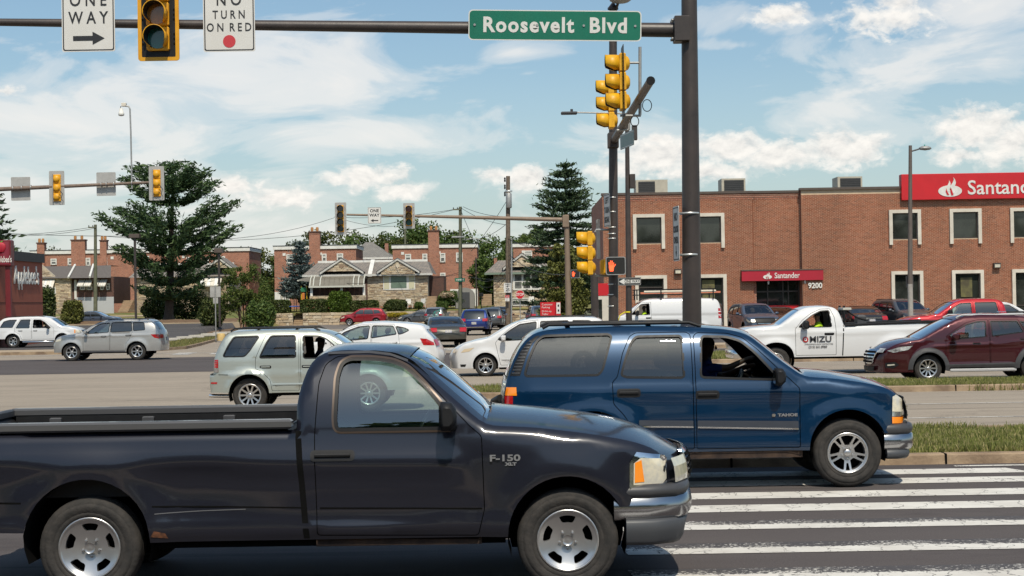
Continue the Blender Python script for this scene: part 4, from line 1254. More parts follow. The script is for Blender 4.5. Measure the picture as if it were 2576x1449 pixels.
def flame(parent, cx, y, cz, h, mat):
 """white flame emblem over an ellipse"""
 el = [(cx + .62 * h * math.cos(a), cz - .20 * h + .30 * h * math.sin(a)) for a in np.linspace(0, 2 * PI, 28, endpoint=False)]
 def lick(x0, sc, dx):
  L = [(-.16, -.30), (-.20, -.10), (-.16, .06), (-.04, .24), (.02, .38), (.0, .52)]
  Rr = [(.10, .36), (.13, .22), (.07, .06), (.10, -.06), (.12, -.18), (.05, -.34)]
  return [(cx + x0 + h * sc * (p[0] + dx), cz + h * sc * p[1]) for p in L + Rr]
 n = 0
 for poly, off in ((el, 0), (lick(.18 * h, 1.0, 0), .012), (lick(-.06 * h, .72, 0), .012)):
  m = MB(); m.prism(poly, y - off - .015, y); m.build('emblem', mat if off == 0 or True else mat, parent)
 m = MB(); g = lick(-.02 * h, .62, .28);
 m.prism([(cx + .07 * h, cz - .44 * h), (cx - .0 * h, cz - .22 * h), (cx + .04 * h, cz - .02 * h), (cx + .10 * h, cz - .18 * h), (cx + .17 * h, cz - .40 * h)], y - .035, y - .026); m.build('emblem_gap', M_SRED, parent)
 m = MB(); m.prism([(cx - .16 * h, cz - .40 * h), (cx - .24 * h, cz - .22 * h), (cx - .20 * h, cz - .06 * h), (cx - .16 * h, cz - .20 * h), (cx - .06 * h, cz - .40 * h)], y - .035, y - .026); m.build('emblem_gap', M_SRED, parent)
flame(aw, X(1929), -.366, (az0 + az1) / 2, .40, M_WHITE)
for q in (.33, .78):
 m = MB(); m.lathe([(.04, .1), (.06, .0), (.03, -.1)], 8, trs(ax0 + (ax1 - ax0) * q, -.2, az0 - .1)); m.build('awning_lamp', M_WHITE, aw)
text_obj('street_number', '9200', M_WHITE, .42, bank, (X(2049), -.25, Zp(2049, 719)), sx=.95, bold=.012, depth=.03)
sx0, sx1, sz0, sz1 = X(2268), X(2960), Zp(2268, 505), Zp(2268, 440)
sg = empty('roof_sign', (0, 0, 0), 0, parent=bank)
hbox(sx0, sx1, -.48, .1, sz0, sz1, 'sign_box', M_SRED, sg, bev=.02)
text_obj('lettering', 'Santander', M_WHITE, 1.12, sg, (X(2432), -.486, Zp(2500, 474)), sx=1.0, bold=.012, depth=.02, align='LEFT')
flame(sg, X(2389), -.486, Zp(2389, 475) + .06, 1.08, M_WHITE)
for px, py, y in ((1706, 683, 0), (2505, 668, -.20)):
 hbox(X(px) - .2, X(px) + .2, y - .22, y - .01, Zp(px, py) - .14, Zp(px, py) + .14, 'wall_lamp', M_BRONZE, bank)
 hbox(X(px) - .15, X(px) + .15, y - .25, y - .222, Zp(px, py) - .11, Zp(px, py) + .06, 'lamp_glass', M_LENS, bank)
for (px0, px1, pt, cream) in ((1604, 1684, 468, True), (1820, 1880, 465, False), (2112, 2174, 460, False)):
 ac = empty('rooftop_unit', (0, 0, 0), 0, parent=bank)
 x0, x1 = X(px0) * 1.045, X(px1) * 1.045; z1 = zt + 1.15
 hbox(x0, x1, 4, 5.6, zt - .4, z1, 'casing', pm('beige_casing', (.45, .41, .33), .6, var=.15), ac)
 hbox(x0 + .15, x1 - (.75 if cream else .1), 3.97, 3.99, zt + .02, z1 - .1, 'grille', pm('dark_grille', (.05, .05, .05), .7, var=.5, vscale=30), ac)
 for k in range(9): hbox(x0 + .15, x1 - (.75 if cream else .1), 3.95, 3.968, zt + .08 + .11 * k, zt + .10 + .11 * k, 'louvre', M_TRIM, ac)
# side window frame and red drive-up totem at the left corner
for k in range(2):
 hbox(xl - .16, xl - .006, 3.0 + 1.1 * k, 3.2 + 1.1 * k, 4.6, 6.9, 'side_surround', M_OFFW, bank)
hbox(xl - .16, xl - .006, 3.2, 4.1, 6.72, 6.9, 'side_surround', M_OFFW, bank)
tot = empty('parking_totem', at(1515, 812, 84), 0, 'white framed totem with red head at the left corner of the bank', 'sign')
tot.location.z = .1
hbox(-.35, .35, -.12, .12, 0, 2.3, 'column', M_OFFW, tot); hbox(-.22, .0, -.14, -.121, .3, 2.1, 'dark_panel', M_WGLASS, tot); hbox(-.36, .36, -.14, .14, 2.3, 2.95, 'head', M_SRED, tot)
ps = empty('parking_sign', at(1385, 797, 88), 0, 'red customer parking sign with white arrows on the corner', 'sign'); ps.location.z = .05
hbox(-.56, .56, -.05, .05, .55, 2.05, 'panel', M_SRED, ps); hbox(-.5, -.42, -.03, .03, 0, .55, 'leg', M_TRIM, ps); hbox(.42, .5, -.03, .03, 0, .55, 'leg', M_TRIM, ps)
hbox(.33, .55, -.06, -.051, 1.4, 2.02, 'arrow_panel', M_WHITE, ps)
for k, s_ in enumerate(('Customer', 'Parking', 'Drive-up', 'Teller')): text_obj('lettering', s_, M_WHITE, .15, ps, (-.48, -.056, 1.92 - .16 * k - (.05 if k > 1 else 0)), align='LEFT')
for k in range(2): hbox(.40, .48, -.066, -.0605, 1.52 + .27 * k, 1.64 + .27 * k, 'arrow', M_BLACK, ps)
# ================================================================== restaurant on the left
M_RUST = pm('terracotta_render', (.36, .105, .060), .8, rgb2=(.32, .09, .052), vscale=.7, bump=.2, bscale=30)
M_MAR = pm('maroon_steel', (.15, .012, .016), .4, rgb2=(.12, .010, .014), vscale=2)
rest = empty('restaurant', (-29.05, 93, 0), 0, 'terracotta restaurant wall with white lettering and dark parapet at the left edge', 'building')
zr = at(40, 632, 93).z
m = MB(); m.box(-14, 0, -4, 5.4, 0, zr - .55); m.build('wall', M_RUST, rest)
m = MB(); m.box(-14, .12, -4, 5.52, zr - .55, zr); m.build('parapet', pm('dark_parapet', (.035, .032, .032), .6, var=.2), rest)
hbox(.001, .012, -4, 5.4, 2.55, 2.60, 'reveal_joint', pm('joint_shadow', (.09, .025, .015), .9), rest)
text_obj('lettering', "Applebee's", M_WHITE, 1.5, rest, (.03, 2.1, 4.15), (PI / 2, 0, PI / 2), .74, .02, .04)
psn = empty('pole_sign', at(24, 875, 90), 0, 'maroon pole sign with white restaurant name and apple emblem at the left edge', 'sign'); psn.location.z = 0
hbox(-.14, .14, -.14, .14, 0, 4.7, 'post', M_MAR, psn)
zs0, zs1 = at(24, 670, 90).z, at(24, 604, 90).z
hbox(-2.4, .24, -.3, .3, zs0, zs1, 'cabinet', M_MAR, psn, bev=.05); hbox(-2.3, .14, -.325, -.302, zs0 + .1, zs1 - .1, 'face', pm('maroon_face', (.21, .018, .035), .3, coat=.5), psn)
text_obj('lettering', "Applebee's", M_WHITE, .50, psn, (.30, -.33, zs0 + .38), sx=.46, bold=.006, depth=.015, align='RIGHT')
m = MB(); m.lathe([(0, .30), (.16, .31), (.30, .2), (.33, .02), (.24, -.22), (.10, -.28), (0, -.25)], 20, trs(-.35, -.33, zs1 - .45) @ Matrix.Diagonal((1, .25, 1, 1))); m.build('apple_emblem', M_ARED, psn)
m = MB(); m.prism([(-.35, zs1 - .15), (-.27, zs1 - .05), (-.17, zs1 - .05), (-.24, zs1 - .14)], -.36, -.335); m.build('apple_leaf', pm('leaf_green_print', (.10, .3, .04), .5), psn)
bo = MB(); bo.lathe([(.0, 1.12), (.10, 1.1), (.13, 1.02), (.13, 0)], 16); o = bo.build('bollard', pm('yellow_paint', (.62, .42, .10), .6, rgb2=(.50, .36, .12), vscale=4)); o.location = at(10, 862, 91.5); o.location.z = 0; tag(o, 'yellow steel bollard beside the maroon sign post', 'bollard')
# ================================================================== houses across the side street
HY = 170.0
def hz(x, y, Y=HY):
 """enlarged-photo position -> place at distance Y"""
 return at((760 + x * .3037) * .85867, (560 + y * .3037) * .85867, Y)
def house_window(parent, x0, x1, z0, z1, y, blind=.5, mull=1, frame=M_WHITE, t=.13):
 f = empty('window', (0, 0, 0), 0, parent=parent)
 hbox(x0, x1, y - .02, y + .02, z0, z1, 'pane', M_HGLASS, f)
 for (a, b_, c, d) in ((x0 - t, x0, z0 - t, z1 + t), (x1, x1 + t, z0 - t, z1 + t), (x0, x1, z1, z1 + t), (x0 - .05, x1 + .05, z0 - t, z0)): hbox(a, b_, y - .10, y + .02, c, d, 'frame', frame, f)
 if blind > 0: hbox(x0 + .01, x1 - .01, y - .035, y - .021, z1 - (z1 - z0) * blind, z1, 'blind', M_BLIND, f)
 hbox(x0, x1, y - .07, y - .036, (z0 + z1) / 2 - .03, (z0 + z1) / 2 + .03, 'sash_bar', frame, f)
 for k in range(1, mull):
  xm = x0 + (x1 - x0) * k / mull; hbox(xm - .06, xm + .06, y - .09, y - .071, z0, z1, 'mullion', frame, f)
 return f
def brick_row(label, Y, x0, x1, ztop, zbase, chims, wn, dep=9.0, white_base=None, spouts=()):
 b_ = empty('brick_house', (0, 0, 0), 0, label, 'house')
 hbox(x0, x1, Y, Y + dep, zbase, ztop, 'wall', M_FBRICK, b_)
 hbox(x0 - .12, x1 + .12, Y - .14, Y + dep, ztop, ztop + .42, 'cornice', M_WHITE, b_)
 hbox(x0 - .16, x1 + .16, Y - .18, Y + dep, ztop + .42, ztop + .50, 'roof_edge', M_TRIM, b_)
 for (cx, cw, ch) in chims:
  c = hbox(cx - cw / 2, cx + cw / 2, Y - .35, Y + .6, zbase, ztop + ch, 'chimney', M_FBRICK, b_)
  hbox(cx - cw / 2 - .08, cx + cw / 2 + .08, Y - .43, Y + .68, ztop + ch, ztop + ch + .15, 'chimney_cap', M_FBRICK_D, c)
  for q in (-.3, .3):
   m = MB(); m.lathe([(.16, .0), (.18, .3), (.14, .5)], 10, trs(cx + q * cw * .8, Y, ztop + ch + .15)); m.build('chimney_pot', pm('clay_pot', (.42, .20, .07), .8), c)
 for sx_ in spouts: hbox(sx_ - .06, sx_ + .06, Y - .16, Y - .03, zbase + .3, ztop, 'downspout', M_WHITE, b_)
 for (a, c, d, e, bd) in wn: house_window(b_, a, c, d, e, Y - .01, bd)
 if white_base: hbox(white_base[0], white_base[1], Y - .08, Y, zbase, white_base[2], 'painted_base', M_WHITE, b_); hbox(white_base[0] + .8, white_base[1] - .8, Y - .1, Y - .081, zbase, white_base[2] - .4, 'garage_door', M_OFFW, b_)
 for k in np.arange(x0 + 1.2, x1 - .8, 4.4): hbox(k - .18, k + .18, Y - .05, Y, ztop - .75, ztop - .42, 'vent_block', M_WHITE, b_)
 return b_
def W3(l, Y, bd=.5):
 out = []
 for (a, b_, c, d) in l:
  p, q = hz(a, d, Y), hz(b_, c, Y); out.append((p.x + .13, q.x - .13, p.z + .13, q.z - .13, bd))
 return out
RY = 192.0
a, b_ = hz(142, 560, RY), hz(930, 545, RY)
brick_row('red brick terrace with chimney left of the grey hipped roof', RY, a.x, b_.x, hz(500, 560, RY).z, 1.2, [(hz(535, 500, RY).x, 1.3, 2.0)], W3([(262, 323, 608, 697), (432, 475, 605, 695), (603, 648, 603, 682), (748, 808, 600, 672)], RY, .55), white_base=(a.x, hz(290, 900, RY).x, hz(200, 972, RY).z), spouts=(hz(502, 0, RY).x, hz(574, 0, RY).x))
a, b_ = hz(1285, 560, RY), hz(2098, 545, RY)
brick_row('red brick terrace with chimney right of the grey hipped roof', RY, a.x, b_.x, hz(1700, 548, RY).z, 1.2, [(hz(1682, 500, RY).x, 1.3, 2.0)], W3([(1405, 1463, 605, 672), (1573, 1620, 603, 672), (1743, 1793, 597, 687), (1898, 1960, 592, 685), (1743, 1795, 787, 862)], RY, .5), white_base=(hz(1840, 900, RY).x, b_.x, hz(1950, 945, RY).z), spouts=(hz(1645, 0, RY).x, hz(1718, 0, RY).x))
a, b_ = hz(2262, 560, RY), hz(2560, 545, RY)
brick_row('red brick house showing above the right hand stone cottage', RY, at(1291, 620, RY).x, at(1405, 620, RY).x, at(1340, 621, RY).z, 1.2, [], [(at(1321, 640, RY).x, at(1336, 640, RY).x, at(1330, 652, RY).z, at(1330, 633, RY).z, .4)])
g = empty('hip_roof_house', (0, 205, 0), 0, 'house with large grey hipped roof behind the brick terraces', 'house')
p0, p1, p2 = hz(870, 620, 205), hz(1010, 478, 205), hz(1290, 628, 205)
hbox(p0.x + .4, p2.x - .4, .4, 10, 1, p0.z - .2, 'wall', M_FBRICK, g)
m = MB(); zr_ = p1.z; ze = p0.z - .3
m.add([(p0.x, 0, ze), (p2.x, 0, ze), (p2.x, 11, ze), (p0.x, 11, ze), (p1.x - .3, 5, zr_), (p1.x + .6, 5, zr_)], [(0, 1, 5, 4), (1, 2, 5), (2, 3, 4, 5), (3, 0, 4)]); m.build('roof', M_SHING, g)
hbox(p0.x - .1, p2.x + .1, -.08, .05, ze - .25, ze, 'gutter', M_WHITE, g)
hbox(hz(1180, 500, 205).x, hz(1212, 500, 205).x, 5, 6, ze, hz(1195, 490, 205).z, 'chimney', M_FBRICK, g)
house_window(g, hz(1103, 0, 205).x, hz(1150, 0, 205).x, ze - 1.6, ze - .5, .38)
def stone_front(parent, rects, holes, Y, seed, keep=None, n=100, bl=.36, bh=.145):
 B = blocks(rects, bl, bh, .022, .02, holes, jit=.05, lenjit=.7, rowjit=.5, seed=seed, keep=keep)
 wall_blocks(parent, B, 'stone', M_STONE, M_STONE1, y=Y, irregular=.018, seed=seed, nparts=n)
def gable(parent, xa_, xb_, zb_, xp, zp, Y, dep, wallY):
 """stone gable end with its own little roof and white bargeboards"""
 m = MB(); m.prism([(xa_, zb_), (xb_, zb_), (xp, zp - .12)], Y + .02, Y + .3); m.build('gable_wall', M_SMORT, parent)
 stone_front(parent, [(xa_, xb_, zb_, zp - .15)], [], Y + .02, int(abs(xa_) * 10), keep=lambda x, z: (z - zb_) < (zp - .3 - zb_) * (1 - abs(x - xp) / ((xb_ - xa_) / 2)), n=25)
 ov = .25
 for (x_, s) in ((xa_, -1), (xb_, 1)):
  L = [(x_ + s * ov, zb_ - .05), (xp, zp + .10), (xp, zp - .16), (x_ + s * ov, zb_ - .33)]
  m = MB(); m.prism(L, Y - .14, Y + .0); m.build('bargeboard', pm('grey_white_board', (.55, .54, .50), .7, var=.2), parent)
  m = MB(); m.add([(x_ + s * (ov + .1), Y - .2, zb_ - .08), (xp, Y - .2, zp + .12), (xp, Y + dep, zp + .12), (x_ + s * (ov + .1), Y + dep, zb_ - .08)], [(0, 1, 2, 3)]); m.build('gable_roof', M_SLATE, parent)
 m = MB(); q = .28; zc = zb_ + (zp - zb_) * .42; m.prism([(xp - q, zc), (xp, zc - q), (xp + q, zc), (xp, zc + q)], Y - .05, Y + .03); m.build('diamond_vent', M_STONE1, parent)
# twin stone cottage in the middle
tw = empty('stone_cottage', (0, 0, 0), 0, 'twin stone cottage with two gables and a grey porch awning in the middle distance', 'house')
wL, wR = hz(505, 900).x, hz(1625, 900).x; zE = hz(1000, 798).z; zR = hz(1000, 678).z; zB = hz(1100, 1075).z - .4
bwx0, bwx1, bwz0, bwz1 = hz(1180, 0).x, hz(1488, 0).x, hz(1300, 953).z, hz(1300, 808).z
pxa, pxb = hz(515, 0).x, hz(1028, 0).x; pzt = hz(700, 920).z
hbox(wL, wR, HY + .02, HY + 9, zB, zE, 'wall', M_SMORT, tw)
stone_front(tw, [(pxb, wR, zB, zE)], [(bwx0, bwx1, bwz0, bwz1)], HY + .02, 11, n=150)
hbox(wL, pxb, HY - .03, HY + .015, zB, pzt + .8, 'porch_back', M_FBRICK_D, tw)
stone_front(tw, [(wL, pxb, zB, hz(700, 1010).z)], [], HY - 2.0, 12, n=40); hbox(wL, pxb, HY - 1.98, HY - 1.7, zB, hz(700, 1010).z, 'porch_wall', M_SMORT, tw)
for q in (wL + .2, (wL + pxb) / 2 + .4, pxb - .2): hbox(q - .12, q + .12, HY - 1.95, HY - 1.72, zB, pzt + .2, 'porch_post', M_WHITE, tw)
f = empty('picture_window', (0, 0, 0), 0, parent=tw)
hbox(bwx0, bwx1, HY - .06, HY + .06, bwz0, bwz1, 'frame', M_WHITE, f)
gx0, gx1 = hz(1255, 0).x, hz(1405, 0).x
hbox(gx0, gx1, HY - .09, HY - .065, bwz0 + .2, bwz1 - .15, 'pane', pm('sea_green_blind', (.16, .22, .17), .15, coat=.6, var=.15), f)
for (c0, c1) in ((hz(1188, 0).x, hz(1238, 0).x), (hz(1428, 0).x, hz(1480, 0).x)): hbox(c0, c1, HY - .08, HY - .062, bwz0 + .1, bwz1 - .1, 'shutter', pm('cream_shutter', (.55, .52, .36), .7), f)
m = MB(); x0, x1 = hz(525, 680).x, hz(1605, 672).x
m.add([(wL - .9, HY - .5, zE - .05), (wR + .5, HY - .5, zE - .05), (x1, HY + 3.6, zR), (x0 - .1, HY + 3.6, zR), (x1, HY + 9, zR), (x0, HY + 9, zR)], [(0, 1, 2, 3), (3, 2, 4, 5)])
m.add([(wR + .5, HY - .5, zE - .05), (wR + .5, HY + 9.2, zE - .05), (x1, HY + 9, zR), (x1, HY + 3.6, zR)], [(0, 1, 2, 3)]); m.add([(wL - .9, HY - .5, zE - .05), (x0 - .1, HY + 3.6, zR), (x0, HY + 9, zR), (wL - .9, HY + 9, zE - .05)], [(0, 1, 2, 3)])
m.build('roof', M_SLATE, tw)
hbox(wL - .95, wR + .55, HY - .56, HY - .48, zE - .25, zE - .04, 'gutter', pm('grey_white_board', (.55, .54, .50), .7, var=.2), tw)
hbox(x0, x1, HY + 3.5, HY + 3.7, zR - .02, zR + .22, 'ridge_flashing', M_WHITE, tw)
m = MB(); xd = hz(1057, 0).x; m.add([(xd - .22, HY - .55, zE), (xd + .22, HY - .55, zE), (xd + .22, HY + 3.6, zR + .28), (xd - .22, HY + 3.6, zR + .28), (xd - .22, HY - .55, zE - .3), (xd + .22, HY - .55, zE - .3)], [(0, 1, 2, 3), (4, 5, 1, 0)]); m.build('party_wall', M_WHITE, tw)
for (a, b_, c, yb) in ((600, 975, 785, 778), (1150, 1512, 1325, 770)): gable(tw, hz(a, 0).x, hz(b_, 0).x, hz(a, yb).z, hz(c, 0).x, hz(c, 655).z, HY - .62, 4.0, HY)
hbox(hz(1165, 0).x, hz(1490, 0).x, HY - .6, HY - .1, bwz1 + .02, hz(1300, 765).z, 'bay_head', M_SMORT, tw)
stone_front(tw, [(hz(1165, 0).x, hz(1490, 0).x, bwz1 + .05, hz(1300, 768).z)], [], HY - .6, 19, n=10)
# striped metal awning
aw2 = empty('porch_awning', (0, 0, 0), 0, parent=tw)
A0, A1 = hz(500, 812), hz(1028, 808); zb2 = hz(700, 918).z
M_AWN = pm('grey_awning_metal', (.16, .145, .115), .6, var=.15); M_AWNL = pm('pale_awning_stripe', (.50, .50, .44), .6)
for k in range(11):
 q0, q1 = k / 11, (k + .97) / 11
 m = MB(); L = lambda q: A0.x + (A1.x - A0.x) * q
 V = [(L(q0), HY - .1, A0.z), (L(q1), HY - .1, A0.z), (L(q1), HY - 1.6, (A0.z + zb2) / 2 + .1), (L(q1), HY - 2.3, zb2), (L(q0), HY - 2.3, zb2), (L(q0), HY - 1.6, (A0.z + zb2) / 2 + .1)]
 m.add(V, [(0, 5, 2, 1), (5, 4, 3, 2)]); m.build('awning_slat', M_AWN, aw2)
for q in (.02, .08, .20, .80, .89, .99):
 x_ = A0.x + (A1.x - A0.x) * q
 m = MB(); m.tube([(x_, HY - .1, A0.z + .04), (x_, HY - 1.6, (A0.z + zb2) / 2 + .15), (x_, HY - 2.3, zb2 + .03)], .07, 6); m.build('awning_rib', M_AWNL, aw2)
hbox(A0.x, A1.x, HY - 2.34, HY - 2.3, zb2 - .14, zb2 + .03, 'valance', M_AWNL, aw2)
m = MB(); B0, B1 = hz(380, 862), hz(498, 815)
m.add([(B1.x, HY - .1, B1.z), (B1.x, HY - 2.2, zb2 + .5), (B0.x, HY - 1.2, B0.z), (B0.x + .6, HY - .1, B1.z - .2)], [(0, 3, 2, 1)]); m.build('side_awning', M_AWN, aw2)
hbox(B0.x, B1.x, HY - 1.3, HY - 1.2, B0.z - .1, B0.z + .04, 'valance', M_AWNL, aw2)
# side extension and steps
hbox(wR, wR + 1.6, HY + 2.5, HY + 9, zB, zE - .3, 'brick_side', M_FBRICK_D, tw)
def steps(name, label, x0, x1, z0, z1, Y0, n, mat, rise_back=.34):
 e = empty(name, (0, 0, 0), 0, label, 'steps')
 for k in range(n): hbox(x0, x1, Y0 + rise_back * k, Y0 + rise_back * n + .4, z0 + (z1 - z0) * k / n, z0 + (z1 - z0) * (k + 1) / n - .02, 'step', mat, e)
 return e
M_STEP = pm('tan_step', (.38, .27, .165), .9, rgb2=(.28, .20, .125), vscale=2.5)
p, q = hz(1627, 1125), hz(1715, 1012)
steps('house_steps', 'tan concrete steps at the right end of the twin cottage', p.x, q.x, p.z, q.z, HY - 3.4, 8, M_STEP)
# right-hand stone cottage
rc = empty('stone_cottage', (0, 0, 0), 0, 'single gabled stone cottage behind the stop sign, with wide white window', 'house')
h4 = lambda x, y, Y=HY: at((1360 + x * .345) * .85867, (460 + y * .345) * .85867, Y)
rx0, rx1 = h4(232, 0).x, h4(690, 0).x; rzE = h4(300, 975).z; rzB = h4(450, 1270).z - .5
w0 = (h4(405, 0).x, h4(622, 0).x, h4(500, 1120).z, h4(500, 990).z)
b0 = (h4(390, 0).x, h4(580, 0).x, h4(480, 1255).z, h4(480, 1205).z)
hbox(rx0, rx1, HY + .02, HY + 9, rzB, rzE, 'wall', M_SMORT, rc)
stone_front(rc, [(rx0, rx1, rzB, rzE)], [w0, b0], HY + .02, 23, n=130)
gable(rc, h4(335, 0).x, h4(640, 0).x, h4(400, 935).z, h4(475, 0).x, h4(475, 822).z, HY - .2, 4, HY)
m = MB(); zq = h4(300, 872).z; m.add([(rx0 - .9, HY - .5, rzE - .1), (rx1 + .4, HY - .5, rzE - .1), (rx1 + .2, HY + 3.2, zq), (rx0 + .5, HY + 3.2, zq), (rx0 + .5, HY + 9, zq), (rx1 + .2, HY + 9, zq), (rx0 - .9, HY + 9, rzE - .1)], [(0, 1, 2, 3), (3, 2, 5, 4), (0, 3, 4, 6)]); m.build('roof', M_SLATE, rc)
hbox(rx0 - .95, rx1 + .4, HY - .57, HY - .49, rzE - .3, rzE - .08, 'gutter', pm('verdigris_gutter', (.17, .22, .17), .7), rc)
f = empty('wide_window', (0, 0, 0), 0, parent=rc)
hbox(w0[0] - .12, w0[1] + .12, HY - .08, HY + .02, w0[2] - .12, w0[3] + .12, 'frame', M_WHITE, f)
for k in range(3):
 a = w0[0] + (w0[1] - w0[0]) * (k / 3) + .1; c = w0[0] + (w0[1] - w0[0]) * ((k + 1) / 3) - .1
 hbox(a, c, HY - .10, HY - .081, w0[2] + .08, (w0[2] + w0[3]) / 2 - .04, 'pane', M_HGLASS, f); hbox(a, c, HY - .10, HY - .081, (w0[2] + w0[3]) / 2 + .04, w0[3] - .08, 'pane', M_HGLASS, f)
house_window(rc, b0[0], h4(520, 0).x, b0[2], b0[3], HY - .01, .3, t=.09)
hbox(h4(235, 0).x, h4(262, 0).x, HY + 3, HY + 4, zq - .5, h4(248, 852).z, 'chimney', M_FBRICK, rc)
p, q = h4(152, 1262), h4(235, 1178)
steps('house_steps', 'tan wooden steps left of the single stone cottage', p.x, q.x, p.z, q.z + .2, HY - 3, 7, M_STEP)
# garden wall of field stone with its steps
gw = empty('garden_wall', (0, 0, 0), 0, 'low field stone garden wall behind the parked red suv', 'wall')
GY = 166.6
segs = [(hz(105, 0, GY).x, hz(302, 0, GY).x), (hz(400, 0, GY).x, hz(2330, 0, GY).x)]
zw0, zw1 = 0.0, hz(600, 1172, GY).z
for (a, b_) in segs: hbox(a, b_, GY + .02, GY + .5, zw0, zw1 - .03, 'core', M_SMORT, gw)
B = blocks([(segs[0][0], segs[0][1], zw0, zw1), (segs[1][0], segs[1][1], zw0, zw1)], .55, .24, .03, .03, [], jit=.06, lenjit=.6, rowjit=.45, seed=31)
wall_blocks(gw, B, 'stone', M_STONE, M_STONE1, y=GY, irregular=.03, seed=9, nparts=170)
steps('garden_steps', 'tan concrete steps between two lengths of garden wall', hz(305, 0, GY).x, hz(398, 0, GY).x, 0.0, zw1 + .1, GY + .1, 7, M_STEP)
gw2 = empty('garden_wall', (0, 0, 0), 0, 'low stone garden wall with flowers behind the stop sign', 'wall')
x0, x1 = h4(150, 0, GY).x, h4(700, 0, GY).x; z1 = h4(500, 1300, GY).z
hbox(segs[1][1] + .6, x1, GY + .02, GY + .5, 0, z1 - .03, 'core', M_SMORT, gw2)
B = blocks([(segs[1][1] + .6, x1, 0, z1)], .55, .22, .03, .03, [], jit=.06, lenjit=.6, rowjit=.45, seed=33)
wall_blocks(gw2, B, 'stone', M_STONE, M_STONE1, y=GY, irregular=.03, seed=10, nparts=60)
# houses on the far left
h2 = lambda x, y, Y=HY: at((x * .3588) * .85867, (660 + y * .3588) * .85867, Y)
lr = brick_row('long red brick terrace on the far left behind the pine', RY + 4, h2(250, 0, RY + 4).x, h2(2030, 0, RY + 4).x, h2(650, 232, RY + 4).z, 1.5, [(h2(640, 0, RY + 4).x, 1.7, 1.6), (h2(335, 0, RY + 4).x, .9, 1.3), (h2(845, 0, RY + 4).x, .8, 1.5)],
 [(h2(a_, 0, RY + 4).x + .13, h2(c_, 0, RY + 4).x - .13, h2(a_, d_, RY + 4).z + .1, h2(a_, e_, RY + 4).z - .1, .5) for (a_, c_, e_, d_) in ((410, 460, 275, 322), (550, 590, 272, 325), (697, 735, 268, 330), (825, 873, 265, 340), (1520, 1560, 262, 310), (1660, 1700, 260, 310), (1795, 1835, 255, 320))], spouts=(h2(608, 0, RY + 4).x, h2(670, 0, RY + 4).x))
lc = empty('stone_cottage', (0, 0, 0), 0, 'stone cottage with white awning beside the restaurant wall on the far left', 'house')
lx0, lxm, lx1 = h2(200, 0).x, h2(570, 0).x, h2(910, 0).x; lzE = h2(450, 432).z; lzB = h2(500, 705).z - .4; lzR = h2(560, 326).z
hbox(lx0, lxm, HY + .02, HY + 8, lzB, lzE, 'wall', M_SMORT, lc); stone_front(lc, [(lx0, lxm, lzB, lzE)], [(h2(330, 0).x, h2(443, 0).x, h2(380, 558).z, h2(380, 512).z)], HY + .02, 41, n=120)
m = MB(); zz_ = h2(325, 318).z
m.prism([(h2(240, 0).x, lzE), (h2(460, 0).x, lzE), (h2(330, 0).x, zz_)], HY + .03, HY + .4); m.build('gable_wall', M_SMORT, lc)
stone_front(lc, [(h2(240, 0).x, h2(460, 0).x, lzE, zz_ - .2)], [], HY + .02, 43, keep=lambda x, z: (z - lzE) < (zz_ - .4 - lzE) * (1 - max(0, (x - h2(330, 0).x)) / (h2(460, 0).x - h2(330, 0).x)), n=20)
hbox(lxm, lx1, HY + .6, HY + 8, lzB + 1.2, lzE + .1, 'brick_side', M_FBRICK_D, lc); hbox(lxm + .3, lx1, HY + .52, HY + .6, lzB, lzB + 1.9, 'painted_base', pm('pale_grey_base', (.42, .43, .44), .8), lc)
m = MB(); m.add([(lx0, HY - .4, lzE), (lxm + 4.4, HY - .4, lzE - .05), (lxm + 3.6, HY + 3, lzR), (lx0, HY + 3, lzR), (lxm + 3.6, HY + 8, lzR), (lx0, HY + 8, lzR)], [(0, 1, 2, 3), (3, 2, 4, 5)]); m.build('roof', pm('dark_shingle', (.13, .115, .105), .85, var=.3, vscale=8, bump=.5, bscale=10), lc)
for q in (560, 735):
 m = MB(); xx = h2(q, 0).x; m.tube([(xx, HY - .45, lzE + .05), (xx - (.5 if q == 735 else .2), HY + 3, lzR + .1)], .13, 6); m.build('roof_rib', M_WHITE, lc)
def small_awning(parent, x0, x1, zt_, zb_, Y):
 e = empty('awning', (0, 0, 0), 0, parent=parent)
 n = 6
 for k in range(n):
  a, c = x0 + (x1 - x0) * k / n, x0 + (x1 - x0) * (k + .96) / n
  m = MB(); m.add([(a, Y - .05, zt_), (c, Y - .05, zt_), (c, Y - 1.1, zb_), (a, Y - 1.1, zb_), (a, Y - 1.1, zb_ - .12), (c, Y - 1.1, zb_ - .12)], [(0, 3, 2, 1), (3, 4, 5, 2)]); m.build('awning_slat', M_WHITE if k % 2 == 0 else M_OFFW, e)
small_awning(lc, h2(325, 0).x, h2(447, 0).x, h2(380, 440).z, h2(380, 512).z, HY)
for (a_, c_) in ((630, 680), (685, 742), (770, 800), (805, 862)): small_awning(lc, h2(a_, 0).x, h2(c_, 0).x, h2(a_, 442).z, h2(a_, 490).z, HY + .6)
house_window(lc, h2(375, 0).x, h2(443, 0).x, h2(380, 556).z, h2(380, 515).z, HY - .01, 0, t=.1)
for (a_, c_) in ((640, 672), (695, 730), (805, 825), (855, 872)): house_window(lc, h2(a_, 0).x, h2(c_, 0).x, h2(a_, 522).z, h2(a_, 480).z, HY + .58, .2, t=.08)
hbox(h2(588, 0).x, h2(607, 0).x, HY + .5, HY + .6, h2(600, 600).z, h2(600, 445).z, 'door', M_WHITE, lc)
steps('house_steps', 'tan steps up to the far left cottage door', h2(605, 0).x, h2(660, 0).x, h2(620, 700).z, h2(620, 610).z, HY - 2.6, 7, M_STEP)
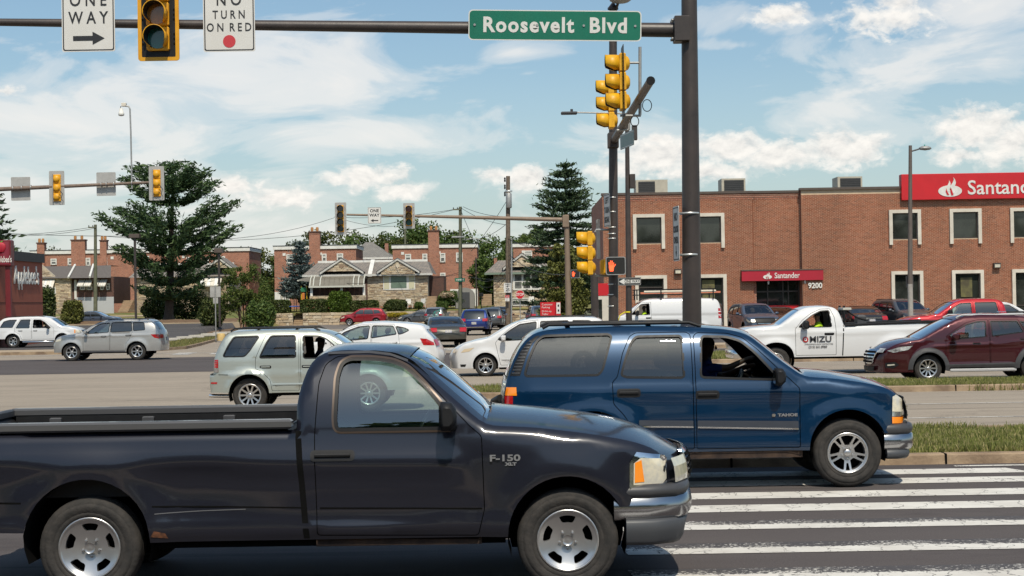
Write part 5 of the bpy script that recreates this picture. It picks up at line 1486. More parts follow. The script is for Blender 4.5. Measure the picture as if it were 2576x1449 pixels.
steps('house_steps', 'wide tan steps left of the pine trunk', h2(1010, 0).x, h2(1090, 0).x, h2(1050, 708).z, h2(1050, 612).z, HY - 3, 8, M_STEP)
# second stone cottage behind the pine
pc = empty('stone_cottage', (0, 0, 0), 0, 'stone cottage with grey roof mostly hidden behind the big pine', 'house')
x0, x1 = h2(1090, 0).x, h2(1860, 0).x; ze_ = h2(1600, 420).z; zb_ = h2(1600, 690).z - .3
hbox(x0, x1, HY + .02, HY + 8, zb_, ze_, 'wall', M_SMORT, pc); stone_front(pc, [(x0, x1, zb_, ze_)], [], HY + .02, 51, n=110)
m = MB(); zq = h2(1500, 318).z; m.add([(x0 - .5, HY - .5, ze_), (x1 + .5, HY - .5, ze_), (x1, HY + 3.4, zq), (x0, HY + 3.4, zq), (x1, HY + 8, zq), (x0, HY + 8, zq)], [(0, 1, 2, 3), (3, 2, 4, 5)]); m.build('roof', M_SLATE, pc)
hbox(x0, x1, HY + 3.35, HY + 3.5, zq, zq + .2, 'ridge_flashing', M_WHITE, pc)
gable(pc, h2(1690, 0).x, h2(1890, 0).x, h2(1700, 350).z, h2(1795, 0).x, h2(1795, 270).z, HY - .5, 4, HY)
small_awning(pc, h2(1640, 0).x, h2(1810, 0).x, h2(1700, 412).z, h2(1700, 490).z, HY)
hbox(h2(1268, 0).x, h2(1345, 0).x, HY - .05, HY + .01, h2(1300, 690).z, h2(1300, 640).z, 'garage_door', M_WHITE, pc)
# ================================================================== people (one skinned body each)
def person(name, label, parent_thing, loc, rz, shirt, skin, arms, scale=1.0, group=None, hair=M_HAIR, lean=0.0, sleeve=.5):
 """seated person: arms = list of two (elbow, hand) positions relative to the hip, local x forward, y left, z up"""
 root = empty(name, loc, rz, label, 'person', group)
 V = []; E = []; R = []
 def j(p, r, par=None):
  V.append(Vector(p) * scale); R.append(r * scale)
  if par is not None: E.append((par, len(V) - 1))
  return len(V) - 1
 hip = j((0, 0, 0.06), .15)
 wa = j((-.02 + lean * .3, 0, .22), .14, hip); ch = j((-.02 + lean * .7, 0, .40), .165, wa); sh = j((-.02 + lean, 0, .52), .12, ch)
 nk = j((lean, 0, .59), .058, sh); h0 = j((.015 + lean, 0, .66), .075, nk); h1 = j((.03 + lean, 0, .74), .098, h0); h2 = j((.02 + lean, 0, .82), .075, h1)
 for s, (el, ha) in zip((1, -1), arms):
  a = j((-.01 + lean, s * .17, .49), .070, sh); e = j(el, .046, a); wv = Vector(ha)
  w_ = j(tuple(Vector(el).lerp(wv, .75)), .033, e); hd = j(ha, .042, w_)
  d = (wv - Vector(el)).normalized()
  for q in (-.02, 0, .02): j(tuple(wv + d * .07 + Vector((0, q, -.02))), .014, hd)
 for s in (1, -1):
  k = j((.42, s * .12, .10), .075, hip); f = j((.52, s * .12, -.28), .05, k)
 me = bpy.data.meshes.new('body'); me.from_pydata([tuple(v) for v in V], E, []); me.update()
 o = bpy.data.objects.new('body_tmp', me); COL.objects.link(o)
 o.modifiers.new('skin', 'SKIN'); sd = o.modifiers.new('sub', 'SUBSURF'); sd.levels = 1; sd.render_levels = 1
 sv = me.skin_vertices[0].data
 for i, r in enumerate(R): sv[i].radius = (r, r)
 sv[0].use_root = True
 dg = bpy.context.evaluated_depsgraph_get(); dg.update()
 m2 = bpy.data.meshes.new_from_object(o.evaluated_get(dg)); bpy.data.objects.remove(o)
 m2.name = 'body'
 m2.materials.clear(); m2.materials.append(shirt); m2.materials.append(skin); m2.materials.append(M_TRIM)
 els = [Vector(a[0]) * scale for a in arms]; has = [Vector(a[1]) * scale for a in arms]
 for p in m2.polygons:
  c = p.center; idx = 0
  if c.z > .575 * scale: idx = 1
  for e, h in zip(els, has):
   t = (c - e).dot(h - e) / max((h - e).length_squared, 1e-6)
   dd = (c - e - (h - e) * max(0, min(1.4, t))).length
   if t > -.12 * (1 - sleeve) * 3 and dd < .08 * scale: idx = 1
  if c.z < .02 * scale: idx = 2
  p.material_index = idx; p.use_smooth = True
 b = bpy.data.objects.new('body', m2); link(b, root)
 hb = MB()
 for k in range(1):
  M = trs((lean + .005) * scale, 0, .775 * scale) @ Matrix.Diagonal((.108 * scale, .100 * scale, .095 * scale, 1))
  prof = [(math.sin(t), math.cos(t)) for t in np.linspace(0.01, 1.75, 7)]
  hb.lathe(prof[::-1], 14, M)
 hb.build('hair', hair, root)
 fb = MB(); fb.lathe([(.0, .03), (.014, .0), (.018, -.02), (0, -.03)], 8, trs((.125 + lean) * scale, 0, .73 * scale)); fb.build('nose', skin, root)
 for s in (1, -1):
  eb = MB(); eb.lathe([(0, .012), (.012, .004), (.008, -.014), (0, -.018)], 8, trs((.03 + lean) * scale, s * .098 * scale, .735 * scale)); eb.build('ear', skin, root)
 return root
# ================================================================== vehicles
def strip_poly(pts, h):
 up = [(x, z + h / 2) for x, z in pts]; dn = [(x, z - h / 2) for x, z in pts][::-1]
 return up + dn
def hbox_(par, x0, x1, y0, y1, z0, z1, name, mat):
 b = MB(); b.box(x0, x1, y0, y1, z0, z1, bev=.04); return b.build(name, mat, par)
M_BADGE = pm('dull_silver_badge', (.30, .30, .31), .35, metal=.5)
# ---- dark pickup in the foreground
P_NAVY = car_paint('charcoal_blue_paint', (0.013, 0.014, 0.022), .2, .02, .10)
F_WIN = [(.07, 1.25), (.06, 1.33), (.07, 1.65), (.10, 1.745), (.16, 1.775), (.34, 1.772), (.49, 1.75), (.60, 1.70), (.73, 1.575), (.84, 1.44), (.93, 1.31), (.95, 1.25)]
v = Vehicle('pickup_truck', 'dark charcoal blue single cab pickup truck with a long open bed, nearest vehicle', 'pickup truck', dict(
 W=.99, belt=1.20, tumble=.40, barrel=.045, zm=.80, paint=P_NAVY, step=.065, sill=.43, floor=.56,
 top=[(-2.98, .52), (-3.0, .80), (-3.0, 1.20), (-2.95, 1.27), (-.24, 1.25), (-.235, 1.30), (-.245, 1.44), (-.20, 1.62), (-.15, 1.76), (-.06, 1.83), (.15, 1.845), (.40, 1.82), (.60, 1.77),
   (1.19, 1.26), (1.56, 1.24), (1.95, 1.19), (2.27, 1.13), (2.45, 1.07), (2.555, 1.0), (2.575, .82), (2.56, .64)],
 sharp=(2, 3, 4), open=[(3, 4)], windscreen=(12, 13, M_WS), rear_window=(5, 7, M_WS), crowns=[(12, 13, .13), (13, 18, .10)],
 arches=[(1.80, .43, .45), (-1.81, .44, .475)], flare=(.035, .035), flw=.16, lines=[(-3, 1.06, 1.1, .99, .028, .10), (2.6, .50, -3, .52, .02, .08), (1.0, 1.08, 2.6, .98, .012, .16)],
 dents=[(-.95, .80, .50, .18, -.028), (-.95, .95, .30, .07, -.012), (.2, .52, .5, .04, .012), (.9, .55, .2, .04, .01)],
 windows=[('side', F_WIN, M_CLEAR)], wr=.06, gap=.007, inner=pm('pale_door_trim', (.34, .37, .36), .7), er=.075, fL=.75, ft=.13,  # inner trim coloured pale to stand in for sky reflected in the door glass
 doors=[[(-.085, .46), (-.10, 1.2), (-.075, 1.60), (-.03, 1.74), (.06, 1.80), (.34, 1.805), (.50, 1.785), (.62, 1.73), (.78, 1.58), (.95, 1.40), (1.08, 1.26), (1.165, 1.19), (1.18, .64), (1.13, .44)]],
 wheel=(.385, .235, ST_KIDNEY), winset=.035, wd=.25, fbow=.25, rbow=.03, crown=.045))
F150 = v; r0 = v.root
v.patch('panel_gap', [(-.245, 1.245), (-.200, 1.245), (-.140, .44), (-.185, .44)], M_DARK, .0015)
v.patch('panel_gap', strip_poly([(-1.32, .70), (-.2, .672)], .012), M_DARK, .0015, step=.2)
v.patch('panel_gap', strip_poly([(-.06, .667), (1.16, .645)], .012), M_DARK, .003, step=.2)
v.patch('panel_gap', strip_poly([(-2.96, .745), (-2.30, .742)], .012), M_DARK, .0015, step=.2)
v.patch('rain_gutter', strip_poly([(-.02, 1.822), (.30, 1.826), (.46, 1.806), (.60, 1.755)], .018), M_TRIM, .004, step=.1)
v.patch('window_frame', offset_poly(round_poly(F_WIN, .06), .030), pm('bronze_window_frame', (.09, .065, .05), .35, metal=.4), .0025, holes=[offset_poly(round_poly(F_WIN, .06), .006)], step=.12)
v.handle(.04, 1.06, .27, .042, M_BLACK)
v.mirror(.92, 1.35, .13, .22, .20, M_BLACK, .07)
for s in (-1, 1):
 b = MB(); b.box(-2.96, -.27, s * .90 - .055, s * .90 + .055, 1.262, 1.335, bev=.016); b.build('bed_rail', pm('satin_rail_plastic', (.075, .075, .078), .32, coat=.4), r0)
 b = MB(); b.box(-2.9, -.32, s * .835 - .015, s * .835 + .015, .80, 1.268); b.build('bed_side', M_BLACK, r0)
 for xx in (-2.55, -1.75, -1.05):
  b = MB(); b.box(xx - .05, xx + .05, s * .80 - .02, s * .80 + .025, 1.02, 1.255, bev=.008); b.build('tie_down', M_TRIM, r0)
hbox_(r0, -2.97, -2.90, -.86, .86, .80, 1.26, 'bed_end', M_BLACK); hbox_(r0, -.36, -.30, -.86, .86, .80, 1.27, 'bed_end', M_BLACK)
b = MB(); b.box(-2.92, -.30, -.84, .84, .76, .80)
for k in range(15): b.box(-2.9, -.34, -.80 + .113 * k - .02, -.80 + .113 * k + .02, .80, .815)
b.build('bed_floor', M_BLACK, r0)
b = MB(); b.box(-2.98, -2.92, -.88, .88, 1.262, 1.33, bev=.012); b.build('tailgate_cap', M_TRIM, r0)
v.patch('headlight_surround', [(2.27, .77), (2.275, .97), (2.33, 1.045), (2.545, 1.01), (2.565, .99), (2.568, .80), (2.53, .765)], M_CHROME, .006, step=.05)
hl = v.patch('headlight', [(2.30, .80), (2.305, .96), (2.36, 1.00), (2.545, .985), (2.56, .97), (2.562, .83), (2.53, .80)], M_LENS, .012, step=.05)
v.patch('turn_signal', [(2.31, .815), (2.315, .965), (2.365, .985), (2.385, .82)], M_AMBER, .016, step=.05)
for s in (-1, 1):
 v.fpatch('headlight', [(s * .52, .80), (s * .84, .80), (s * .84, .985), (s * .52, .985)], M_LENS, 1, .012)
v.fpatch('grille', [(-.50, .79), (.50, .79), (.50, 1.02), (-.50, 1.02)], M_CHROME, 1, .012, thick=.02, r=.03)
for k in range(4):
 z = .82 + .048 * k
 v.fpatch('grille_slot', [(-.46, z), (.46, z), (.46, z + .03), (-.46, z + .03)], M_DARK, 1, .018)
v.bumper(1, .70, .79, 'bumper_pad', pm('bumper_pad_grey', (.05, .05, .053), .45), .18, .42, -.03)
v.bumper(1, .53, .715, 'bumper', M_BUMP, .20, .45, -.03)
v.bumper(1, .345, .54, 'valance', pm('valance_grey', (.055, .058, .064), .5), .16, .34, -.01, slope=-.03)
v.bumper(-1, .50, .68, 'rear_bumper', M_CHROME, .06, .1, -.10)
for s in (-1, 1):
 v.fpatch('taillight', [(s * .80, .85), (s * .93, .85), (s * .93, 1.2), (s * .80, 1.2)], M_RED, -1, .01)
y_ = float(v.w(np.array([(1.33, 1.0)]))[0])
text_obj('badge', 'F-150', M_BADGE, .066, r0, (1.335, -(y_ + .010), 1.02), (PI / 2, 0, .02), 1.55, .002, .003)
text_obj('badge', 'XLT', M_BADGE, .030, r0, (1.38, -(y_ + .010), .975), (PI / 2, 0, .02), 1.5, .002, .003)
v.patch('scratches', strip_poly([(-1.30, .645), (-.95, .66), (-.62, .667)], .007), pm('scratched_paint', (.09, .09, .095), .5), .003, (-1,))
v.patch('rust', [(-1.33, .475), (-1.2, .46), (-1.22, .50), (-1.30, .52)], pm('rust', (.16, .06, .025), .9, rgb2=(.05, .02, .01), vscale=30), .003, (-1,), .04)
b = MB(); b.box(-.1, 1.15, -.93, .93, .37, .435); b.build('rocker', pm('rusty_rocker', (.06, .035, .022), .9, rgb2=(.02, .012, .01), vscale=8), r0)
b = MB(); b.tube([(1.0, -.62, 1.33), (1.22, -.25, 1.355)], .012, 6); b.tube([(1.0, .05, 1.36), (1.22, .42, 1.345)], .012, 6); b.build('wiper', M_BLACK, r0)
v.steering(.62, 1.12); hbox_(v.root, -.05, .5, -.8, .8, .62, .78, 'bench_seat', M_SEAT); hbox_(v.root, -.16, -.02, -.8, .8, .78, 1.22, 'seat_back', M_SEAT); v.dash(.82, 1.2, 1.20)
b = MB(); b.tube([(-2.3, 0, .36), (2.0, 0, .36)], .09, 8); b.tube([(-1.81, -.75, .385), (-1.81, .75, .385)], .08, 8); b.tube([(1.8, -.75, .385), (1.8, .75, .385)], .06, 8); b.build('axle', M_DARK, r0)
v.place(-1.41, 11.96 + .99, 0)
# ---- blue sport utility behind it
P_BLUE = car_paint('mid_blue_paint', (0.001, 0.023, 0.064), .30, .03, .05)
v = Vehicle('sport_utility', 'bright blue full size sport utility with orange lamps passing behind the charcoal pickup', 'suv', dict(
 W=.985, belt=1.22, tumble=.36, barrel=.045, zm=.80, paint=P_BLUE, step=.065, sill=.44, floor=.58,
 top=[(-2.42, .56), (-2.46, .80), (-2.46, 1.12), (-2.42, 1.32), (-2.37, 1.46), (-2.30, 1.61), (-2.21, 1.74), (-2.12, 1.81), (-2.0, 1.85), (-1.7, 1.875), (-1.09, 1.885), (-.68, 1.88), (-.27, 1.865), (.14, 1.83), (.31, 1.79), (.41, 1.745),
   (.55, 1.62), (.75, 1.45), (.99, 1.275), (1.37, 1.245), (1.68, 1.195), (1.92, 1.14), (2.06, 1.07), (2.13, .97), (2.15, .80), (2.13, .62)],
 windscreen=(15, 18, M_WS), rear_window=(3, 6, M_TINT), crowns=[(15, 18, .11), (18, 23, .07)],
 arches=[(1.47, .45, .45), (-1.45, .47, .46)], flare=(.04, .04), flw=.13, lines=[(-2.4, 1.16, 2.1, 1.10, .02, .09), (2, .5, -2.4, .5, .02, .08)],
 windows=[('rq', [(-2.22, 1.335), (-2.17, 1.52), (-2.08, 1.72), (-2.0, 1.79), (-1.24, 1.795), (-1.205, 1.77), (-1.32, 1.40), (-1.37, 1.335)], M_TINT2),
    ('rd', [(-1.11, 1.33), (-1.05, 1.53), (-.98, 1.70), (-.92, 1.765), (-.42, 1.765), (-.395, 1.74), (-.39, 1.31), (-.42, 1.29), (-1.05, 1.305)], M_TINT2),
    ('fd', [(-.20, 1.29), (-.175, 1.71), (-.15, 1.755), (.12, 1.745), (.28, 1.695), (.43, 1.565), (.63, 1.34), (.69, 1.26), (.64, 1.25)], None)],
 wr=.05, gap=.009, er=.07, fL=.6, ft=.14, rL=.4, rt=.06,
 doors=[[(-1.16, 1.31), (-1.09, 1.58), (-1.0, 1.77), (-.93, 1.81), (-.34, 1.81), (-.29, 1.78), (-.285, .47), (-.93, .47), (-.98, .70), (-1.10, .88), (-1.21, 1.0), (-1.22, 1.25)],
   [(-.265, .47), (-.265, 1.76), (-.22, 1.80), (.13, 1.79), (.30, 1.74), (.46, 1.61), (.70, 1.37), (.88, 1.20), (.93, 1.15), (.92, .47)]],
 wheel=(.394, .235, ST_FIVE_TWIN), winset=.03, wd=.26, fbow=.16, rbow=.05, crown=.035))
TAHOE = v; r0 = v.root
v.handle(-1.03, 1.125, .22, .05, M_BLACK); v.handle(-.13, 1.09, .22, .05, M_BLACK)
v.mirror(.68, 1.29, .13, .20, .20, M_BLACK, .06)
for pl in ([(-.92, .815), (-.30, .80), (-.30, .735), (-.92, .75)], [(-.25, .80), (.90, .775), (.90, .695), (-.25, .73)]):
 v.patch('side_moulding', pl, pm('grey_moulding', (.040, .046, .060), .4), .014, r=.01)
 v.patch('moulding_chrome', [(p[0], p[1] - .018) for p in (pl[3], pl[2])] + [pl[2], pl[3]], M_CHROME, .016, step=.2)
v.patch('taillight', [(-2.447, 1.115), (-2.31, 1.115), (-2.315, 1.21), (-2.43, 1.21)], M_AMBER, .008, step=.05)
v.patch('taillight', [(-2.452, .95), (-2.36, .96), (-2.355, 1.11), (-2.45, 1.11)], M_RED, .008, step=.05)
lv = [(-2.39, 1.34), (-2.33, 1.49), (-2.26, 1.62), (-2.18, 1.72), (-2.08, 1.79), (-2.03, 1.795), (-2.12, 1.71), (-2.19, 1.57), (-2.25, 1.40), (-2.27, 1.34)]
v.patch('pillar_louvre', lv, M_BLACK, .003, step=.06)
for k in range(11):
 z = 1.365 + .036 * k
 xr_ = np.interp(z, [1.34, 1.49, 1.62, 1.72, 1.79], [-2.385, -2.325, -2.255, -2.175, -2.08]); xq = np.interp(z, [1.34, 1.40, 1.57, 1.71], [-2.28, -2.262, -2.20, -2.13])
 v.patch('louvre_rib', [(xr_ + .01, z), (xq, z), (xq, z + .012), (xr_ + .01, z + .012)], M_TRIM, .012, step=.1)
v.patch('headlight', [(1.99, .86), (2.0, 1.03), (2.06, 1.05), (2.125, 1.0), (2.143, .85)], M_LENS, .008, step=.05)
v.patch('headlight', [(1.985, .805), (1.99, .855), (2.143, .845), (2.146, .795)], M_CHROME, .008, step=.05)
v.patch('turn_signal', [(1.985, .725), (1.985, .80), (2.146, .79), (2.140, .72)], M_AMBER, .009, step=.05)
for s in (-1, 1):
 v.fpatch('headlight', [(s * .50, .86), (s * .86, .86), (s * .86, 1.0), (s * .50, 1.0)], M_LENS, 1, .01)
 v.fpatch('turn_signal', [(s * .50, .73), (s * .86, .73), (s * .86, .80), (s * .50, .80)], M_AMBER, 1, .01)
 v.fpatch('taillight', [(s * .80, .9), (s * .92, .9), (s * .92, 1.2), (s * .80, 1.2)], M_RED, -1, .01)
v.fpatch('grille', [(-.48, .74), (.48, .74), (.48, 1.0), (-.48, 1.0)], M_BLACK, 1, .012, thick=.02)
v.fpatch('grille_bar', [(-.48, .85), (.48, .85), (.48, .90), (-.48, .90)], M_CHROME, 1, .02, thick=.02)
v.bumper(1, .60, .715, 'bumper_pad', _MC['bumper_pad_grey'], .15, .28, -.02)
v.bumper(1, .42, .615, 'bumper', M_BUMP, .16, .28, -.02)
v.bumper(1, .32, .43, 'valance', _MC['valance_grey'], .13, .22, .01)
v.bumper(-1, .50, .75, 'rear_bumper', _MC['bumper_pad_grey'], .06, .1, -.04)
v.rails(-2.0, -.15, 1.875, .62, M_BLACK, .04, cross=(-1.7, -.75))
y_ = float(v.w(np.array([(.75, .84)]))[0])
text_obj('badge', 'TAHOE', M_BADGE, .045, r0, (.78, -(y_ + .006), .845), (PI / 2, 0, 0), 1.5, .002, .003)
b = MB(); b.box(.60, .64, -(y_ + .012), -(y_ + .002), .835, .855); b.box(.605, .635, -(y_ + .013), -(y_ + .002), .828, .862); b.build('badge', M_CHROME, r0)
b = MB(); b.box(-.95, .95, -.95, .95, .36, .445); b.build('rocker', _MC['rusty_rocker'], r0)
b = MB(); b.tube([(-1.45, -.75, .394), (-1.45, .75, .394)], .08, 8); b.tube([(1.47, -.75, .394), (1.47, .75, .394)], .06, 8); b.build('axle', M_DARK, r0)
v.seats([-.35, -1.2], .66); v.steering(.38, 1.14); v.dash(.55, .95, 1.20)
b = MB(); b.box(-2.44, -2.62, -.12, .12, .9, .98); b.tube([(-2.5, -.35, 1.05), (-2.58, -.2, 1.0), (-2.52, .1, 1.02)], .05, 8); b.build('rear_carrier', M_BLACK, r0)
v.place(2.345, 18.18 + .985, 0)
person('person', 'driver of the bright blue suv with one bare arm reaching to the wheel', None, Vector((2.345 + .02, 19.165 + .36, .86)), 0, pm('royal_blue_shirt', (.01, .03, .16), .8), M_SKIN_D, [((.22, .24, .36), (.56, .12, .50)), ((.24, -.20, .48), (.52, -.12, .60))], sleeve=.3)
# ---------------------------------------------------------------- other traffic
P_WHITE = car_paint('white_paint', (.62, .62, .62), .0, .06)
P_SILVER = car_paint('silver_paint', (.46, .445, .42), .55, .08)
P_SAGE = car_paint('pale_sage_silver_paint', (.42, .45, .41), .5, .08)
P_MAROON = car_paint('maroon_paint', (.052, .007, .011), .35, .04)
P_RED = car_paint('red_paint', (.42, .012, .018), .15, .05)
P_DKRED = car_paint('cherry_paint', (.26, .010, .018), .25, .06)
P_GREYG = car_paint('grey_green_paint', (.075, .073, .062), .5, .06)
P_GREY = car_paint('gunmetal_paint', (.09, .098, .11), .45, .06)
P_SLATE = car_paint('slate_paint', (.065, .085, .125), .2, .06)
P_COBALT = car_paint('cobalt_paint', (.012, .030, .16), .35, .06)
P_BLACKP = car_paint('black_paint', (.024, .025, .028), .2, .06)
P_LTGREY = car_paint('light_grey_paint', (.30, .32, .34), .5, .06)
def lamp_set(v, head=None, tail=None, hz=(.65, .85), tz=(.85, 1.1), hm=None, grille=None, gm=None, plate=None, fy=.55, ty=.55, tm=None, htop=None):
 if head: v.patch('headlight', head, hm or M_LENS, .006, step=.07)
 if tail: v.patch('taillight', tail, tm or M_RED, .006, step=.07)
 w = v.W
 for s in (-1, 1):
  if head: v.fpatch('headlight', [(s * fy, hz[0]), (s * (w - .13), hz[0]), (s * (w - .15), hz[1]), (s * fy, hz[1])], hm or M_LENS, 1, .008)
  if tail: v.fpatch('taillight', [(s * ty, tz[0]), (s * (w - .07), tz[0]), (s * (w - .09), tz[1]), (s * ty, tz[1])], tm or M_RED, -1, .008)
 if grille:
  g0, g1, gw = grille
  v.fpatch('grille', [(-gw * .9, g0), (gw * .9, g0), (gw, g1), (-gw, g1)], gm or M_BLACK, 1, .01, thick=.02)
  for k in range(3):
   z = g0 + (g1 - g0) * (k + .6) / 3.4
   v.fpatch('grille_bar', [(-gw * .88, z), (gw * .88, z), (gw * .88, z + .02), (-gw * .88, z + .02)], M_CHROME, 1, .02, step=.2)
 if plate: v.plate(plate, -1)
def driver(v, x, name='driver', label='', shirt=None, skin=None, z=.70, arms=None, lean=0.0, y=.36, world=None, sleeve=.5, hair=M_HAIR):
 """a person sitting in a vehicle that has been placed already"""
 r = v.root; rz = r.rotation_euler.z
 loc = Matrix.Translation(r.location) @ Matrix.Rotation(rz, 4, 'Z') @ Vector((x, y, z))
 return person('person', label, None, loc, rz, shirt or M_TRIM, skin or M_SKIN, arms or [((.20, .22, .34), (.46, .14, .42)), ((.20, -.22, .34), (.46, -.14, .42))], 1.0, lean=lean, sleeve=sleeve, hair=hair)
# pale sage suv behind the pickup's bed (heading right)
v = Vehicle('compact_suv', 'pale silver green suv with roof rack, rear half showing left of the pickup cab', 'suv', dict(
 W=.90, belt=1.10, tumble=.34, paint=P_SAGE, step=.075, sill=.40,
 top=[(-1.94, .42), (-1.965, .60), (-1.955, .78), (-1.87, .80), (-1.86, 1.10), (-1.81, 1.24), (-1.70, 1.48), (-1.62, 1.60), (-1.52, 1.655), (-1.1, 1.675), (-.46, 1.68), (.19, 1.66), (.45, 1.62), (.60, 1.56), (1.22, 1.10), (1.7, 1.06), (2.1, .98), (2.28, .85), (2.33, .65), (2.30, .42)],
 sharp=(2, 3), windscreen=(13, 14, M_WS), rear_window=(5, 7, M_TINT), arches=[(1.31, .36, .40), (-1.13, .38, .415)], flare=(.045, .045), flw=.09, lines=[(-1.8, .79, 1.2, .77, .015, .05), (-.7, .56, .8, .56, .015, .03)],
 windows=[('q', [(-1.665, 1.155), (-1.56, 1.38), (-1.45, 1.555), (-.965, 1.565), (-.94, 1.54), (-1.12, 1.26), (-1.22, 1.155)], M_TINT2), ('r', [(-.91, 1.12), (-.88, 1.20), (-.78, 1.42), (-.69, 1.565), (-.19, 1.565), (-.17, 1.12)], M_TINT2),
    ('f', [(-.01, 1.10), (-.03, 1.555), (.30, 1.545), (.44, 1.49), (.58, 1.38), (.74, 1.21), (.86, 1.09)], None)],
 doors=[[(-1.0, 1.11), (-.90, 1.35), (-.79, 1.60), (-.11, 1.61), (-.10, .44), (-.66, .44), (-.70, .66), (-.86, .83), (-1.0, .90)], [(-.07, .44), (-.08, 1.60), (.31, 1.59), (.48, 1.53), (.66, 1.40), (.93, 1.12), (.93, .44)]],
 wheel=(.355, .235, ST_TEN), rbow=.10, crown=.04, gap=.008))
v.handle(-.79, .93, .19, .03); v.handle(.07, .93, .19, .03); v.mirror(.80, 1.15, .14, .16, .18, P_SAGE)
v.rails(-1.55, .30, 1.665, .56, M_BLACK, .055, cross=(-1.0, -.2))
lamp_set(v, [(2.0, .68), (2.05, .86), (2.2, .84), (2.3, .68)], None, (.68, .85))
for k in range(4): v.patch('taillight', [(-1.853, .93 + .043 * k), (-1.76, .93 + .043 * k), (-1.765, .966 + .043 * k), (-1.848, .966 + .043 * k)], M_RED, .008, step=.05)
v.patch('reverse_lamp', [(-1.853, .835), (-1.755, .835), (-1.758, .922), (-1.85, .922)], pm('smoke_lens', (.22, .2, .19), .2, coat=1), .006, step=.05)
v.patch('reflector', [(-1.93, .60), (-1.79, .60), (-1.79, .635), (-1.93, .635)], M_RED, .006, step=.05)
v.patch('panel_gap', strip_poly([(-1.94, .79), (-1.56, .785)], .010), M_DARK, .002, step=.2)
v.patch('side_moulding', strip_poly([(-.66, .585), (.86, .58)], .035), P_SAGE, .012, step=.2)
v.patch('sill_trim', strip_poly([(-.66, .425), (.86, .425)], .035), P_SAGE, .012, step=.2)
b = MB(); b.tube([(-1.6, -.5, .33), (-2.02, -.5, .34)], .04, 10); b.build('exhaust_pipe', M_CHROME, v.root)
v.seats([-.15, -1.0], .62); v.steering(.48, 1.06); v.dash(.7, 1.1, 1.08)
v.place(-4.277, 32.52 + .9, 0)
driver(v, .18, label='driver with dark hair in the pale silver green suv', shirt=pm('navy_shirt', (.02, .025, .06), .8), skin=M_SKIN_D, z=.64)
# silver suv heading left on the far carriageway
v = Vehicle('mid_size_suv', 'silver suv driving left across the far lanes near the restaurant', 'suv', dict(
 W=.93, belt=1.13, tumble=.34, paint=P_SILVER, step=.085, sill=.36,
 top=[(-2.33, .38), (-2.36, .58), (-2.34, .80), (-2.30, 1.12), (-2.24, 1.24), (-2.08, 1.50), (-2.02, 1.60), (-1.86, 1.66), (-.97, 1.70), (-.31, 1.69), (.14, 1.62), (.48, 1.47), (.85, 1.22), (1.08, 1.13), (1.37, 1.10), (1.75, 1.06), (1.97, .98), (2.07, .86), (2.15, .68), (2.12, .36)],
 windscreen=(10, 12, M_WS), rear_window=(4, 6, M_TINT), arches=[(1.36, .37, .41), (-1.36, .37, .42)], flare=(.03, .03), lines=[(-2.2, 1.08, 1.5, 1.0, .015, .05)],
 windows=[('f', [(.70, 1.16), (.40, 1.40), (.16, 1.53), (-.24, 1.57), (-.20, 1.18), (.62, 1.13)], M_CLEAR), ('r', [(-.32, 1.575), (-1.14, 1.585), (-1.17, 1.21), (-.28, 1.18)], M_TINT), ('q', [(-1.20, 1.58), (-1.66, 1.56), (-1.71, 1.25), (-1.23, 1.22)], M_TINT)],
 doors=[[(.86, 1.08), (.72, 1.22), (.42, 1.46), (.17, 1.59), (-.265, 1.62), (-.22, .42), (.86, .42)], [(-.285, 1.62), (-1.17, 1.63), (-1.20, 1.2), (-1.06, .88), (-.93, .72), (-.90, .42), (-.24, .42)]],
 wheel=(.365, .235, ST_SIX), gap=.01, rimmat=M_ALLOY))
v.handle(0.0, 1.0, .18, .03); v.handle(-1.02, 1.03, .18, .03); v.mirror(.72, 1.20, .13, .15, .18, P_SILVER)
lamp_set(v, [(2.03, .80), (1.97, .90), (1.72, .96), (1.80, .84)], [(-1.95, 1.06), (-2.28, 1.06), (-2.31, .88), (-2.10, .92)], (.78, .9), (.90, 1.05), plate=.86)
v.patch('sill_trim', strip_poly([(.90, .38), (-.90, .37)], .06), M_TRIM, .01, step=.2)
v.rails(-1.8, -.1, 1.68, .58, M_BLACK, .03)
v.seats([-.2, -1.1], .6); v.dash(.7, 1.0, 1.08)
v.place(-16.98, 66.0 + .93, PI)
# white minivan heading left, partly hidden by the blue suv
v = Vehicle('minivan', 'white minivan heading left with its nose beside the blue suv tailgate', 'minivan', dict(
 W=.91, belt=1.08, tumble=.34, paint=P_WHITE, step=.085, sill=.26,
 top=[(-2.1, .4), (-2.14, .7), (-2.05, 1.1), (-1.85, 1.42), (-1.75, 1.58), (-1.6, 1.66), (-1.04, 1.70), (-.09, 1.69), (.55, 1.64), (.87, 1.54), (1.2, 1.36), (1.62, 1.11), (1.99, 1.05), (2.37, .94), (2.54, .80), (2.60, .58), (2.56, .24)],
 windscreen=(8, 11, M_WS), rear_window=(2, 4, M_TINT), arches=[(1.71, .33, .375), (-1.15, .33, .38)], flare=(.035, .03), lines=[(1.3, .48, -1, .48, .01, .025)],
 windows=[('f', [(1.34, 1.07), (1.0, 1.33), (.70, 1.51), (.20, 1.58), (.24, 1.07), (1.2, 1.04)], M_TINT2), ('r', [(.08, 1.585), (-.74, 1.60), (-.80, 1.08), (.11, 1.07)], M_TINT), ('q', [(-.86, 1.60), (-1.36, 1.59), (-1.52, 1.47), (-1.48, 1.10), (-.87, 1.08)], M_TINT)],
 doors=[[(1.42, .98), (1.30, 1.14), (1.0, 1.39), (.70, 1.57), (.145, 1.635), (.13, .32), (1.27, .32)]], wheel=(.325, .225, ST_FIVE_TWIN), fbow=.22, gap=.01))
